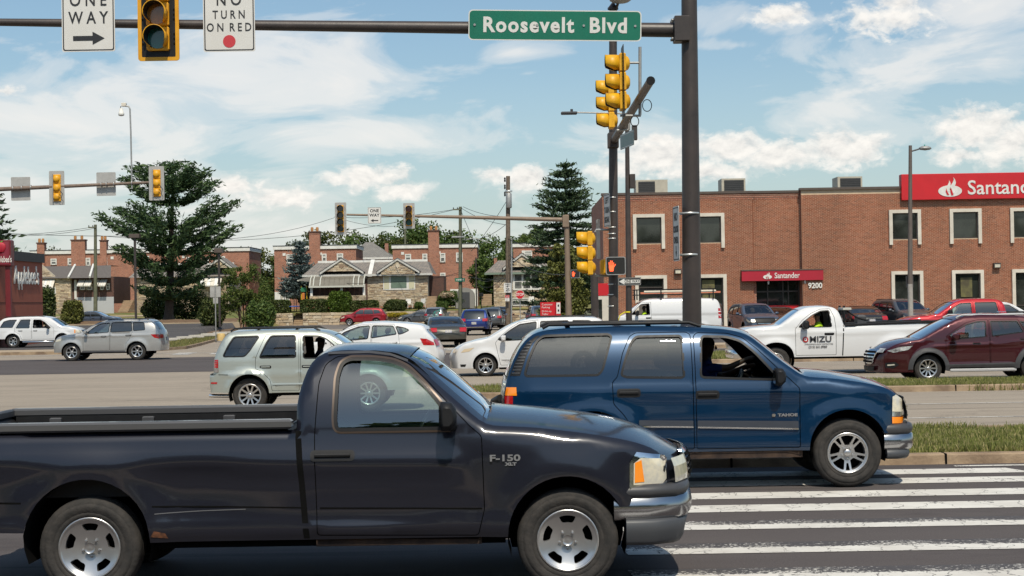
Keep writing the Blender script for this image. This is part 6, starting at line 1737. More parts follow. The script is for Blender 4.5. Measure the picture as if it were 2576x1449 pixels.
v.mirror(1.18, 1.12, .15, .16, .18, P_WHITE); v.handle(.32, .95, .18, .03)
lamp_set(v, [(2.44, .70), (2.33, .81), (2.03, .85), (2.18, .74)], [(-2.1, .9), (-1.95, .9), (-1.95, 1.15), (-2.05, 1.15)], (.70, .82), hm=pm('amber_tinted_lens', (.62, .50, .34), .15, coat=1))
v.patch('fog_lamp', [(2.46, .36), (2.28, .36), (2.31, .29), (2.44, .29)], M_BLACK, .006, step=.06)
v.patch('side_moulding', strip_poly([(1.25, .50), (.15, .50)], .03), P_WHITE, .012, step=.2)
v.rails(-1.6, .5, 1.68, .58, M_BLACK, .04, cross=(-1.2, -.2))
v.seats([.35, -.6], .55); v.dash(1.1, 1.5, 1.02)
v.place(.90, 46.6 + .91, PI)
# white crossover in the same lane, seen over the pickup roof
v = Vehicle('crossover', 'white crossover with upswept side windows behind the pickup roof', 'suv', dict(
 W=.91, belt=1.13, tumble=.38, paint=P_WHITE, step=.08, sill=.32,
 top=[(-1.80, .40), (-1.84, .62), (-1.80, .85), (-1.72, 1.06), (-1.60, 1.24), (-1.42, 1.40), (-1.46, 1.50), (-1.30, 1.545), (-.85, 1.60), (-.21, 1.64), (.42, 1.62), (.74, 1.53), (1.06, 1.37), (1.40, 1.16), (1.75, 1.09), (2.1, .98), (2.26, .80), (2.30, .55), (2.26, .34)],
 windscreen=(10, 13, M_WS), rear_window=(3, 5, M_TINT), arches=[(1.42, .36, .40), (-1.18, .36, .41)], flare=(.035, .04), lines=[(-1.5, 1.06, 1.3, .92, .02, .05)],
 windows=[('f', [(1.20, 1.14), (.90, 1.37), (.50, 1.52), (.16, 1.55), (.22, 1.17), (.95, 1.12)], M_CLEAR), ('r', [(.08, 1.55), (-.52, 1.53), (-.62, 1.29), (.12, 1.19)], M_CLEAR), ('q', [(-.60, 1.52), (-.84, 1.47), (-.99, 1.40), (-.80, 1.31), (-.68, 1.28)], M_CLEAR)],
 doors=[[(1.32, 1.06), (1.18, 1.22), (.92, 1.43), (.51, 1.57), (.135, 1.60), (.13, .42), (1.02, .42)], [(.11, 1.60), (-.55, 1.58), (-.68, 1.30), (-.72, .88), (-.78, .62), (-.72, .42), (.10, .42)]], wheel=(.36, .23, ST_FIVE_TWIN), gap=.009, rbow=.16))
v.handle(-.53, 1.04, .18, .03); v.handle(.35, .98, .18, .03); v.mirror(1.05, 1.16, .14, .14, .18, P_WHITE)
lamp_set(v, [(2.2, .74), (1.75, .88), (1.8, .78), (2.1, .68)], [(-1.30, 1.16), (-1.50, 1.14), (-1.70, 1.03), (-1.72, .95), (-1.40, .96)], (.7, .82), (.94, 1.12), plate=.72)
v.seats([-.1, -.95], .62); v.steering(.6, 1.02); v.dash(.8, 1.2, 1.06)
v.place(-4.0, 46.2 + .91, PI)
driver(v, .30, label='driver seen through the side window of the white crossover', shirt=pm('grey_shirt', (.12, .12, .13), .8), z=.62, y=.36)
# white work pickup heading left
v = Vehicle('work_pickup', 'white work pickup with red and black company lettering on its door, heading left', 'pickup truck', dict(
 W=1.0, belt=1.28, tumble=.36, barrel=.04, zm=.85, paint=P_WHITE, step=.08, sill=.50, floor=.62,
 top=[(-2.78, .62), (-2.82, .9), (-2.82, 1.35), (-2.78, 1.43), (-.18, 1.36), (-.165, 1.40), (-.12, 1.56), (-.05, 1.78), (.06, 1.87), (.34, 1.90), (.82, 1.88), (1.02, 1.81), (1.62, 1.38), (2.01, 1.36), (2.49, 1.32), (2.72, 1.22), (2.82, 1.05), (2.84, .8), (2.80, .62)],
 sharp=(2, 3, 4), open=[(3, 4)], windscreen=(11, 12, M_WS), rear_window=(5, 7, M_WS), arches=[(1.74, .42, .50), (-1.64, .44, .52)], arch_sq=.05, flare=(.05, .05), flw=.12, lines=[(-2.7, 1.20, 2.4, 1.15, .02, .06)],
 windows=[('f', [(1.10, 1.33), (.96, 1.47), (.70, 1.66), (.46, 1.775), (.24, 1.79), (.21, 1.76), (.17, 1.33)], None)], doors=[[(1.20, 1.28), (1.0, 1.52), (.73, 1.72), (.47, 1.83), (.18, 1.84), (.08, 1.6), (.05, 1.28), (.06, .54), (1.20, .54)]],
 wheel=(.39, .225, ST_SIX), gap=.012, fbow=.16, rbow=.03))
v.patch('panel_gap', [(-.175, 1.36), (-.145, 1.36), (-.10, .52), (-.13, .52)], M_DARK, .002)
v.handle(.25, 1.13, .22, .035, M_BLACK); v.mirror(.94, 1.40, .18, .24, .22, M_BLACK, .08)
for s in (-1, 1):
 b = MB(); b.box(-2.8, -.2, s * .92 - .06, s * .92 + .06, -.02, .04, trs(0, 0, 1.355) @ Matrix.Rotation(math.atan2(.07, 2.6), 4, 'Y'), .012); b.build('bed_rail', M_BLACK, v.root)
 b = MB(); b.box(-2.72, -.24, s * .85 - .015, s * .85 + .015, .85, 1.34); b.build('bed_side', M_BLACK, v.root)
b = MB(); b.box(-2.75, -.2, -.86, .86, .80, .86); b.build('bed_floor', M_BLACK, v.root)
b = MB(); b.box(-2.80, -2.74, -.86, .86, .86, 1.40); b.build('tailgate_liner', M_BLACK, v.root)
b = MB(); b.box(-.25, -.19, -.86, .86, .86, 1.36); b.build('bed_bulkhead', M_BLACK, v.root)
lamp_set(v, [(2.80, .88), (2.60, .92), (2.62, 1.12), (2.78, 1.10)], [(-2.81, .95), (-2.7, .95), (-2.7, 1.32), (-2.81, 1.32)], (.9, 1.1), (.95, 1.32), grille=(.82, 1.12, .55), gm=M_CHROME)
v.bumper(1, .48, .72, 'bumper', M_CHROME, .12, .25, -.02)
y_ = float(v.w(np.array([(.55, .98)]))[0]) + .004
M_LET = pm('door_lettering', (.035, .035, .04), .5); M_LETR = pm('red_lettering', (.42, .02, .02), .5)
text_obj('lettering', 'MIZU', M_LET, .23, v.root, (.50, y_ + .014, .985), (PI / 2, 0, PI), 1.15, .004, .002, shear=.0)
b = MB(); b.lathe([(.075, .003), (.082, .0)], 18); b.add([(.075 * math.cos(k * PI / 9), .075 * math.sin(k * PI / 9), .003) for k in range(18)], [tuple(range(18))])
o = b.build('emblem', M_LETR, v.root); o.location = (.92, y_ + .014, .985); o.rotation_euler = (PI / 2, 0, PI)
text_obj('lettering', 'G', pm('white_print', (.8, .8, .8), .5), .11, v.root, (.92, y_ + .022, .983), (PI / 2, 0, PI), 1, .004, .002)
text_obj('lettering', 'LANDSCAPING & SNOW CONTRACTORS', M_LET, .045, v.root, (.55, y_ + .012, .855), (PI / 2, 0, PI), .95, 0, .002)
text_obj('lettering', '(215) 651.0980', M_LET, .085, v.root, (.58, y_ + .012, .775), (PI / 2, 0, PI), 1.0, .001, .002)
v.seats([.02], .72); v.steering(.62, 1.16, 1); v.dash(.85, 1.25, 1.26)
v.place(9.094, 44.44 + 1.0, PI)
WORK = v
driver(v, .44, label='driver in a lime green shirt at the wheel of the white work pickup', shirt=M_LIME, z=.88, hair=M_TRIM, y=.36, arms=[((.22, .24, .36), (.52, .16, .42)), ((.20, -.24, .36), (.50, -.14, .42))], sleeve=.25)
b_root = empty('landscaping_mower', WORK.root.matrix_world @ Vector((0, 0, 0)), 0, 'black and white mower frame with upright handle bars in the bed of the white pickup', 'mower')
b_root.location = (9.094 + .62, 45.45, .86)
b = MB()
b.tube([(-.30, -.3, .0), (-.30, -.3, 1.05)], .035, 8); b.build('upright', M_BLACK, b_root)
b = MB(); b.tube([(-.30, .3, .0), (-.30, .3, 1.05)], .035, 8); b.build('upright', M_BLACK, b_root)
b = MB(); b.box(-.34, -.10, -.35, .35, .92, .99, bev=.01); b.build('crossbar', pm('mower_cream', (.5, .48, .42), .5), b_root)
b = MB(); b.box(-.05, .65, -.35, .35, .34, .46, bev=.05); b.build('deck_cover', P_WHITE, b_root)
b = MB(); b.box(.1, .35, -.2, .2, .46, .78, bev=.05); b.build('engine', M_TRIM, b_root)
b = MB(); b.tube([(-.28, -.2, .95), (.1, -.2, .7), (.4, -.2, .62)], .025, 6); b.build('control_lever', M_BLACK, b_root)
# maroon suv beside the centre median, heading left
v = Vehicle('maroon_suv', 'maroon suv with grey cladding stopped beside the grassy centre median, facing left', 'suv', dict(
 W=.925, belt=1.12, tumble=.36, paint=P_MAROON, step=.07, sill=.36,
 top=[(-2.05, .42), (-2.09, .70), (-2.0, 1.05), (-1.85, 1.28), (-1.72, 1.46), (-1.55, 1.56), (-.98, 1.62), (-.46, 1.655), (.06, 1.66), (.45, 1.61), (.62, 1.54), (.88, 1.42), (1.15, 1.27), (1.52, 1.07), (1.80, 1.04), (2.10, .97), (2.30, .86), (2.42, .76), (2.46, .55), (2.43, .26)],
 windscreen=(10, 13, M_WS), rear_window=(2, 4, M_TINT), crowns=[(13, 16, .05)], arches=[(1.33, .35, .405), (-1.33, .35, .41)], flare=(.045, .045), flw=.08, lines=[(-2, 1.0, 1.4, .88, .022, .05), (-.9, .44, 1.0, .42, .018, .05)],
 windows=[('f', [(.78, 1.18), (.60, 1.29), (.36, 1.42), (.08, 1.495), (-.13, 1.50), (-.10, 1.12), (.60, 1.07), (.78, 1.13)], M_CLEAR), ('r', [(-.25, 1.50), (-.92, 1.49), (-1.05, 1.22), (-.27, 1.13)], M_TINT2), ('q', [(-.98, 1.485), (-1.30, 1.43), (-1.46, 1.37), (-1.20, 1.25), (-1.12, 1.24)], M_TINT2)],
 doors=[[(.90, 1.02), (.86, 1.17), (.62, 1.33), (.37, 1.47), (.08, 1.545), (-.19, 1.55), (-.20, .42), (.91, .42)], [(-.215, .42), (-.21, 1.55), (-.94, 1.54), (-1.08, 1.26), (-1.25, 1.10), (-1.22, .80), (-1.02, .72), (-.93, .42)]],
 wheel=(.345, .228, ST_TEN), gap=.009, fbow=.26, ft=.20, fL=.7, wr=.03))
v.handle(.13, .965, .17, .03); v.handle(-1.05, 1.04, .17, .03); v.mirror(.70, 1.13, .17, .15, .18, P_MAROON)
def ringpoly(ax, az, r0_, r1_, a0, a1, n=14):
 return [(ax + r1_ * math.cos(a0 + (a1 - a0) * k / n), az + r1_ * math.sin(a0 + (a1 - a0) * k / n)) for k in range(n + 1)] + [(ax + r0_ * math.cos(a1 + (a0 - a1) * k / n), az + r0_ * math.sin(a1 + (a0 - a1) * k / n)) for k in range(n + 1)]
M_CLAD = pm('grey_cladding', (.050, .050, .053), .6, var=.2, vscale=7)
v.patch('arch_cladding', ringpoly(1.33, .35, .405, .52, -.05, PI + .15), M_CLAD, .012)
v.patch('arch_cladding', ringpoly(-1.33, .35, .41, .53, -.05, PI + .1), M_CLAD, .012)
v.patch('sill_cladding', [(.84, .36), (-.83, .36), (-.80, .47), (.82, .44)], M_CLAD, .012)
b = MB()
for s in (-1, 1): b.box(-.85, .80, s * .90 - .03, s * .90 + .02, .25, .33, bev=.02)
o = b.build('side_step', pm('silver_plastic', (.40, .40, .40), .4), v.root)
lamp_set(v, [(2.33, .80), (2.05, .89), (1.72, .92), (1.84, .82), (2.20, .75)], [(-2.05, .95), (-1.75, 1.0), (-1.75, 1.12), (-2.0, 1.12)], (.76, .86), hm=pm('clear_headlight', (.55, .56, .56), .1, coat=1, rgb2=(.12, .12, .12), vscale=9), grille=None)
v.fpatch('grille', [(-.44, .46), (.44, .46), (.60, .84), (-.60, .84)], M_CHROME, 1, .012, thick=.03, r=.05)
for k in range(4):
 z = .50 + .083 * k; q = .44 + .14 * (z - .46) / .38
 v.fpatch('grille_slot', [(-q, z), (q, z), (q, z + .045), (-q, z + .045)], M_DARK, 1, .020)
v.fpatch('lower_intake', [(-.5, .28), (.5, .28), (.55, .40), (-.55, .40)], M_BLACK, 1, .012)
v.patch('fog_lamp', [(2.38, .50), (2.16, .52), (2.06, .45), (2.20, .36), (2.38, .38)], M_BLACK, .006, step=.06)
v.patch('daytime_lamp', [(2.34, .455), (2.18, .47), (2.16, .44), (2.33, .42)], M_LENS, .012, step=.06)
v.rails(-1.6, .55, 1.60, .60, pm('silver_plastic', (.40, .40, .40), .4), .055)
b = MB(); b.tube([(1.45, .1, 1.13), (1.32, .5, 1.17)], .012, 6); b.build('wiper', M_BLACK, v.root)
v.seats([-.1, -.95], .62); v.steering(.55, 1.02); v.dash(.75, 1.25, 1.05)
v.place(12.06 * .96 + .1, 39.6 + .925, PI)
driver(v, .12, label='driver with a raised bare arm in the maroon suv', shirt=pm('grey_shirt', (.12, .12, .13), .8), z=.60, y=.36, arms=[((.10, .40, .50), (.06, .42, .84)), ((.20, -.22, .34), (.46, -.14, .42))], sleeve=.1)
# white suv in the restaurant lot, facing right
v = Vehicle('white_suv', 'white suv with tinted rear windows leaving the restaurant lot, facing right', 'suv', dict(
 W=.92, belt=1.10, tumble=.34, paint=P_WHITE, step=.09, sill=.40,
 top=[(-2.38, .5), (-2.42, .85), (-2.38, 1.2), (-2.12, 1.52), (-1.92, 1.66), (-1.6, 1.70), (-.84, 1.73), (.04, 1.73), (.58, 1.67), (.72, 1.60), (1.36, 1.16), (1.80, 1.12), (2.25, 1.0), (2.38, .82), (2.40, .45)],
 windscreen=(9, 10, M_WS), rear_window=(2, 4, M_TINT), arches=[(1.39, .38, .42), (-1.39, .38, .43)], flare=(.05, .05), lines=[(-2.2, .98, 2, .95, .012, .05)],
 windows=[('q', [(-2.10, 1.14), (-1.90, 1.48), (-1.62, 1.56), (-1.18, 1.57), (-1.40, 1.14)], M_TINT), ('r', [(-1.20, 1.10), (-.96, 1.565), (-.42, 1.57), (-.45, 1.10)], M_TINT), ('f', [(-.25, 1.10), (-.25, 1.56), (.15, 1.55), (.40, 1.42), (.74, 1.10)], None)],
 doors=[[(-.32, .46), (-.32, 1.62), (.17, 1.60), (.46, 1.46), (.92, 1.08), (.92, .46)], [(-1.28, 1.09), (-1.0, 1.62), (-.35, 1.62), (-.35, .46), (-.88, .46), (-1.0, .76), (-1.28, .92)]], wheel=(.37, .23, ST_SIX), gap=.012))
v.handle(-.95, .94, .18, .03); v.handle(-.12, .94, .18, .03); v.mirror(.62, 1.15, .15, .18, .18, M_BLACK)
lamp_set(v, [(2.08, .78), (2.08, .98), (2.28, .94), (2.37, .80)], [(-2.4, .9), (-2.28, .9), (-2.25, 1.3), (-2.33, 1.3)], (.78, .95), grille=(.72, .95, .55))
v.patch('turn_signal', [(2.05, .78), (2.06, .98), (2.11, .97), (2.11, .78)], M_AMBER, .01, step=.06)
v.rails(-1.9, .35, 1.71, .58, M_BLACK, .03)
for s in (-1, 1):
 b = MB(); b.tube([(-.90, s * .80, .34), (-.78, s * .95, .32), (.80, s * .95, .32), (.93, s * .80, .34)], .045, 8); b.build('side_step', M_CHROME, v.root)
v.seats([-.1, -.95], .62); v.steering(.5, 1.06); v.dash(.7, 1.1, 1.06)
v.place(-27.98 * .955 + .15, 88.9 + .92, 0, .03)
driver(v, .12, label='driver in a grey shirt in the white suv by the restaurant', shirt=pm('grey_shirt', (.12, .12, .13), .8), skin=M_SKIN_D, z=.62)
# red crew cab pickup heading left
v = Vehicle('red_pickup', 'red crew cab pickup truck heading left in front of the bank', 'pickup truck', dict(
 W=1.0, belt=1.32, tumble=.34, paint=P_RED, step=.10, sill=.55, floor=.66,
 top=[(-3.2, .66), (-3.24, .95), (-3.24, 1.35), (-3.18, 1.42), (-1.35, 1.38), (-1.33, 1.45), (-1.27, 1.80), (-1.12, 1.93), (-.3, 1.97), (.40, 1.95), (.72, 1.84), (1.42, 1.36), (1.9, 1.33), (2.5, 1.24), (2.75, 1.10), (2.85, .90), (2.82, .66)],
 sharp=(2, 3, 4), open=[(3, 4)], windscreen=(10, 11, M_WS), rear_window=(5, 6, M_TINT), arches=[(1.95, .46, .50), (-2.0, .47, .50)], flare=(.06, .06), lines=[(-3, 1.2, 2.5, 1.1, .03, .07)],
 windows=[('f', [(1.12, 1.36), (.80, 1.62), (.50, 1.80), (.06, 1.82), (.06, 1.36)], M_CLEAR), ('r', [(-.10, 1.36), (-.10, 1.83), (-.95, 1.83), (-1.03, 1.36)], M_TINT)],
 doors=[[(1.25, .62), (1.25, 1.30), (.84, 1.68), (.52, 1.86), (.0, 1.88), (.0, .62)], [(-.03, .62), (-.03, 1.88), (-1.0, 1.88), (-1.1, 1.35), (-1.1, .62)]], wheel=(.41, .23, ST_FIVE), gap=.014, fbow=.16, rbow=.03))
v.handle(.18, 1.18, .2, .035, M_CHROME); v.handle(-.90, 1.18, .2, .035, M_CHROME); v.mirror(1.0, 1.44, .17, .24, .22, M_BLACK)
lamp_set(v, [(2.78, .95), (2.55, .98), (2.55, 1.18), (2.74, 1.12)], [(-3.22, .95), (-3.1, .95), (-3.1, 1.3), (-3.22, 1.3)], (.95, 1.1), grille=(.85, 1.18, .5), gm=M_CHROME)
v.bumper(1, .55, .8, 'bumper', M_CHROME, .12, .25, -.02)
b = MB(); b.box(-3.18, -1.4, -.94, .94, .86, .92); b.build('bed_floor', M_BLACK, v.root)
for s in (-1, 1):
 b = MB(); b.box(-3.18, -1.38, s * .93 - .06, s * .93 + .06, 1.36, 1.43, bev=.015); b.build('bed_rail', M_BLACK, v.root)
y_ = float(v.w(np.array([(-1.15, 1.5)]))[0])
text_obj('badge', 'HEAVY DUTY', M_CHROME, .06, v.root, (-1.13, y_ + .02, 1.44), (PI / 2 - .25, 0, PI), 1, .001, .003)
v.seats([.1, -.85], .74); v.dash(.9, 1.3, 1.28)
v.place(at(2478, 800, 65).x - .75, 65.0, PI)
driver(v, .35, label='driver behind the side window of the red crew cab pickup', shirt=pm('slate_shirt', (.07, .09, .13), .8), z=.78)
# white van with a ladder rack in front of the bank, facing left
v = Vehicle('cargo_van', 'white cargo van with black ladder rack in front of the bank, facing left', 'van', dict(
 W=1.0, belt=1.25, tumble=.20, paint=P_WHITE, step=.10, sill=.42,
 top=[(-2.75, .5), (-2.80, .9), (-2.76, 1.5), (-2.66, 1.92), (-2.5, 2.03), (-1.0, 2.08), (.6, 2.07), (1.05, 2.0), (1.30, 1.86), (1.95, 1.32), (2.3, 1.22), (2.62, 1.05), (2.72, .8), (2.70, .46)],
 windscreen=(8, 9, M_WS), rear_window=(2, 3, M_TINT), arches=[(1.72, .38, .42), (-1.72, .38, .43)], flare=(.03, .03), lines=[(-2.6, 1.18, 2.2, 1.12, .015, .05)],
 windows=[('f', [(1.72, 1.30), (1.40, 1.62), (1.22, 1.80), (.80, 1.84), (.78, 1.28)], None)], doors=[[(1.60, .5), (1.82, .9), (1.82, 1.25), (1.45, 1.68), (1.26, 1.88), (.72, 1.92), (.70, .5)]], wheel=(.37, .21, ST_STEEL), gap=.014))
v.mirror(1.42, 1.38, .16, .26, .22, M_BLACK); v.handle(.86, 1.12, .2, .035, M_BLACK)
lamp_set(v, [(2.66, .75), (2.45, .78), (2.45, .98), (2.62, .98)], [(-2.78, 1.05), (-2.62, 1.05), (-2.62, 1.55), (-2.72, 1.55)], (.75, .98), (1.05, 1.55), grille=(.6, .95, .5), plate=.75, ty=.80)
for s in (-1, 1): v.fpatch('rear_door_window', [(s * .06, 1.25), (s * .70, 1.25), (s * .66, 1.78), (s * .06, 1.78)], M_TINT, -1, .01)
for k in range(2): v.patch('lamp_divider', [(-2.79, 1.20 + .17 * k), (-2.60, 1.20 + .17 * k), (-2.60, 1.235 + .17 * k), (-2.79, 1.235 + .17 * k)], pm('white_print', (.8, .8, .8), .5), .012, step=.1)
b = MB()
for s in (-1, 1):
 b.box(-2.5, 1.5, s * .82 - .025, s * .82 + .025, 2.50, 2.55); b.box(-2.5, 1.5, s * .82 - .025, s * .82 + .025, 2.24, 2.29)
 for xx in (-2.4, -1.1, .2, 1.4): b.box(xx - .03, xx + .03, s * .82 - .03, s * .82 + .03, 2.02, 2.52)
for xx in (-2.4, -1.1, .2, 1.4): b.box(xx - .025, xx + .025, -.82, .82, 2.25, 2.29)
o = b.build('ladder_rack', M_BLACK, v.root)
v.seats([.75], .8); v.dash(1.5, 1.85, 1.22); v.steering(1.35, 1.2)
CX = at(1680, 800, 80).x; v.place(CX - .2, 80.0, PI, .12)
driver(v, 1.0, label='driver in a lime green shirt in the white cargo van', shirt=M_LIME, z=.86, skin=M_SKIN_D)
lad = empty('ladder', (CX - .2, 80.0, 2.30 + .12), PI, 'orange fibreglass extension ladder lying on the van roof rack', 'ladder')
M_LAD = pm('orange_fibreglass', (.62, .20, .10), .5, rgb2=(.50, .16, .10), vscale=4)
for s in (-1, 1):
 b = MB(); b.box(-2.9, 1.1, -.45 + s * .2 - .02, -.45 + s * .2 + .02, .02, .11); b.build('stile', M_LAD, lad)
for k in range(13):
 b = MB(); b.tube([(-2.75 + .3 * k, -.65, .06), (-2.75 + .3 * k, -.25, .06)], .018, 6); b.build('rung', pm('aluminium', (.6, .6, .6), .35, metal=.8), lad)
b = MB(); b.tube([(-2.6, .3, .12), (1.0, .3, .12)], .06, 10)
o = b.build('conduit_bundle', pm('cream_pipe', (.55, .5, .4), .5)); o.location = (CX - .2, 80.0, 2.42); o.rotation_euler = (0, 0, PI); tag(o, 'cream pipe tied on the van roof rack beside the ladder', 'pipe')
# ---- generic bodies for traffic seen end-on or far away
def preset(kind, paint, **kw):
 if kind == 'suv':
  d = dict(W=.92, belt=1.10, tumble=.36, paint=paint, step=.11, sill=.36,
   top=[(-2.22, .42), (-2.28, .72), (-2.22, 1.05), (-2.0, 1.42), (-1.90, 1.58), (-1.6, 1.67), (-.6, 1.70), (.1, 1.68), (.42, 1.60), (1.15, 1.12), (1.7, 1.04), (2.08, .95), (2.24, .78), (2.27, .38)],
   windscreen=(8, 9, M_WS), rear_window=(2, 4, M_TINT), arches=[(1.34, .36, .40), (-1.32, .36, .40)], flare=(.04, .04), lines=[(-2.1, 1.0, 1.9, .92, .015, .05)],
   windows=[('f', [(.82, 1.14), (.30, 1.52), (-.08, 1.55), (-.06, 1.12)], M_TINT), ('r', [(-.16, 1.55), (-.95, 1.54), (-1.05, 1.12), (-.14, 1.12)], M_TINT), ('q', [(-1.04, 1.54), (-1.55, 1.48), (-1.78, 1.22), (-1.14, 1.14)], M_TINT)],
   doors=[[(.95, .44), (.95, 1.10), (.34, 1.58), (-.12, 1.60), (-.10, .44)], [(-.12, .44), (-.14, 1.60), (-1.0, 1.60), (-1.08, .90), (-.88, .66), (-.86, .44)]], wheel=(.36, .23, ST_FIVE), gap=.012, rbow=.14)
 else:
  d = dict(W=.94, belt=.98, tumble=.42, paint=paint, step=.11, sill=.30,
   top=[(-2.50, .40), (-2.55, .66), (-2.48, .92), (-2.38, 1.0), (-1.72, 1.06), (-1.12, 1.36), (-.68, 1.45), (.0, 1.47), (.35, 1.41), (1.15, 1.02), (2.05, .90), (2.36, .74), (2.45, .55), (2.42, .30)],
   windscreen=(8, 9, M_WS), rear_window=(4, 6, M_TINT), arches=[(1.52, .34, .38), (-1.40, .34, .38)], flare=(.03, .03), lines=[(-2.4, .86, 2.1, .80, .02, .05)],
   windows=[('f', [(.84, 1.04), (.28, 1.33), (-.16, 1.37), (-.14, 1.02)], M_TINT), ('r', [(-.24, 1.37), (-.70, 1.35), (-1.15, 1.06), (-.22, 1.02)], M_TINT)],
   doors=[[(.98, .38), (1.0, .98), (.30, 1.38), (-.20, 1.41), (-.18, .38)], [(-.20, .38), (-.22, 1.41), (-.72, 1.40), (-1.2, 1.05), (-1.05, .70), (-.98, .38)]], wheel=(.335, .215, ST_TEN), gap=.012, rbow=.14)
 d.update(kw); return d
def generic(name, label, kind, paint, X, Y, rz, z=0.0, group=None, sx=1.0, sz=1.0, **kw):
 v = Vehicle(name, label, 'car' if kind == 'sedan' else 'suv', preset(kind, paint, **kw), group)
 if kind == 'suv':
  lamp_set(v, [(2.2, .76), (1.8, .92), (1.82, .80), (2.1, .70)], [(-2.2, .92), (-1.92, .98), (-1.94, 1.16), (-2.14, 1.12)], (.72, .86), (.92, 1.10), grille=(.50, .80, .5), plate=.80)
  v.fpatch('lower_bumper', [(-.75, .40), (.75, .40), (.75, .52), (-.75, .52)], M_BLACK, -1, .012); v.fpatch('lower_bumper', [(-.7, .34), (.7, .34), (.7, .46), (-.7, .46)], M_BLACK, 1, .012)
  v.mirror(.74, 1.17, .14, .15, .18, paint); v.handle(.08, .96, .17, .03); v.handle(-.90, .98, .17, .03)
 else:
  lamp_set(v, [(2.40, .62), (2.0, .78), (2.05, .66), (2.3, .55)], [(-2.5, .78), (-2.22, .84), (-2.24, .98), (-2.40, .98)], (.58, .72), (.76, .96), grille=(.42, .66, .45), plate=.78)
  v.mirror(.78, 1.06, .13, .13, .17, paint); v.handle(.05, .86, .17, .03); v.handle(-.92, .88, .17, .03)
 v.place(X, Y, rz, z); v.root.scale = (sx, 1, sz)
 return v
UP = PI / 2
# grey green sedan driving away into the side street
p = at(1100, 830, 77); v = generic('sedan', 'grey green saloon driving away into the side street', 'sedan', P_GREYG, p.x + .22, 79.2, UP + .13)
b = MB(); b.box(-2.69, -2.66, -.62, .62, .70, .73); b.build('chrome_strip', M_CHROME, v.root)
v.seats([-.1], .5)
p = at(1197, 820, 103); v = generic('blue_suv', 'cobalt blue suv seen from behind waiting in the side street', 'suv', P_COBALT, p.x, 105.3, UP - .05)
v.fpatch('bumper_chrome', [(-.62, .52), (.62, .52), (.62, .56), (-.62, .56)], M_CHROME, -1, .02, thick=.015); v.fpatch('tailgate_strip', [(-.48, .98), (.48, .98), (.48, 1.01), (-.48, 1.01)], M_CHROME, -1, .02, thick=.01)
v.rails(-1.8, .1, 1.66, .58, M_CHROME, .03)
p = at(1240, 810, 121); v = generic('grey_suv', 'gunmetal suv ahead of the cobalt blue suv in the side street', 'suv', P_GREY, p.x - .1, 123, UP - .05)
p = at(1253, 805, 132); generic('red_car', 'dark red car half hidden between the two grey suvs in the side street', 'sedan', P_DKRED, p.x + .15, 134, UP - .05)
p = at(1250, 800, 143); v = generic('dark_suv', 'black suv at the head of the queue in the side street', 'suv', P_BLACKP, p.x + .2, 145, UP - .05); v.rails(-1.8, .1, 1.66, .58, M_CHROME, .03)
# parked along the stone wall
p = at(911, 800, 157); generic('red_suv', 'red suv parked in front of the stone garden wall', 'suv', P_DKRED, p.x, 158.5, PI, .03, None)
p = at(1052, 800, 157); v = generic('parked_sedan', 'dark grey saloon parked by the stone wall left of the bicycle carrier', 'sedan', P_GREY, p.x + .35, 158.8, PI, .03)
p = at(1097, 795, 152); v = generic('bike_carrier_car', 'light grey hatchback with two bicycles on its tail carrier', 'suv', P_LTGREY, p.x, 153.8, UP - .12, 0)
BIKECAR = v
# dark saloon parked below the houses on the left
p = at(232, 790, 141); generic('blue_sedan', 'dark blue saloon parked below the houses on the far left', 'sedan', P_SLATE, p.x, 142, 0, .42)
# cars at the bank
p = at(1907, 800, 84); v = generic('small_suv', 'slate grey small suv parked facing the road outside the bank entrance', 'suv', P_SLATE, p.x - .05, 85.3, -UP + .16, .15, sx=.9)
v.fpatch('grille', [(-.50, .68), (.50, .68), (.56, .95), (-.56, .95)], M_BLACK, 1, .03, thick=.03, r=.08)
p = at(1967, 800, 85); generic('brown_car', 'dark car mostly hidden behind the white pickup cab by the bank door', 'sedan', P_BLACKP, p.x - .1, 86.0, -UP - .1, .15)
p = at(2172, 800, 83); v = generic('black_sedan', 'black saloon parked tail out in front of the bank', 'sedan', P_BLACKP, p.x, 84.5, UP + .08, .15)
b = MB(); b.box(-2.69, -2.66, -.55, .55, .86, .89); b.build('chrome_strip', M_CHROME, v.root)
p = at(2288, 800, 83); v = generic('grey_parked_suv', 'dark grey suv parked behind the lamp post facing the road', 'suv', P_GREY, p.x, 84.5, -UP + .25, .15, sz=1.06); v.rails(-1.8, .1, 1.66, .58, M_BLACK, .04)
p = at(2535, 800, 83); v = generic('white_hatchback', 'white hatchback half hidden behind the red pickup bed', 'suv', P_WHITE, p.x, 84.5, 0, .15, sz=.93)
p = at(1358, 800, 120); generic('dark_parked_car', 'dark blue suv parked behind the red parking sign', 'suv', P_SLATE, p.x, 121.5, UP + .1, .1)
# ================================================================== signals, signs, poles
M_BROWN = pm('brown_painted_steel', (.058, .044, .038), .45, rgb2=(.038, .030, .027), vscale=2.6, bump=.08, bscale=25)
M_TAN = pm('tan_painted_steel', (.23, .165, .115), .6, rgb2=(.19, .135, .095), vscale=2)
M_YEL = pm('signal_yellow', (.70, .34, .010), .45, rgb2=(.60, .28, .008), vscale=5)
M_YELB = pm('bright_signal_yellow', (.80, .43, .012), .45, rgb2=(.60, .29, .012), vscale=5)
M_SIGNW = pm('sign_white', (.66, .645, .61), .5, rgb2=(.62, .60, .56), vscale=2)
M_SIGNB = pm('sign_black', (.02, .02, .022), .5)
M_SIGNBACK = pm('bare_aluminium_sign', (.42, .41, .39), .5, rgb2=(.35, .34, .32), vscale=3, metal=.2)
M_GREEN = pm('sign_green', (.002, .145, .085), .4, rgb2=(.003, .130, .075), vscale=2)
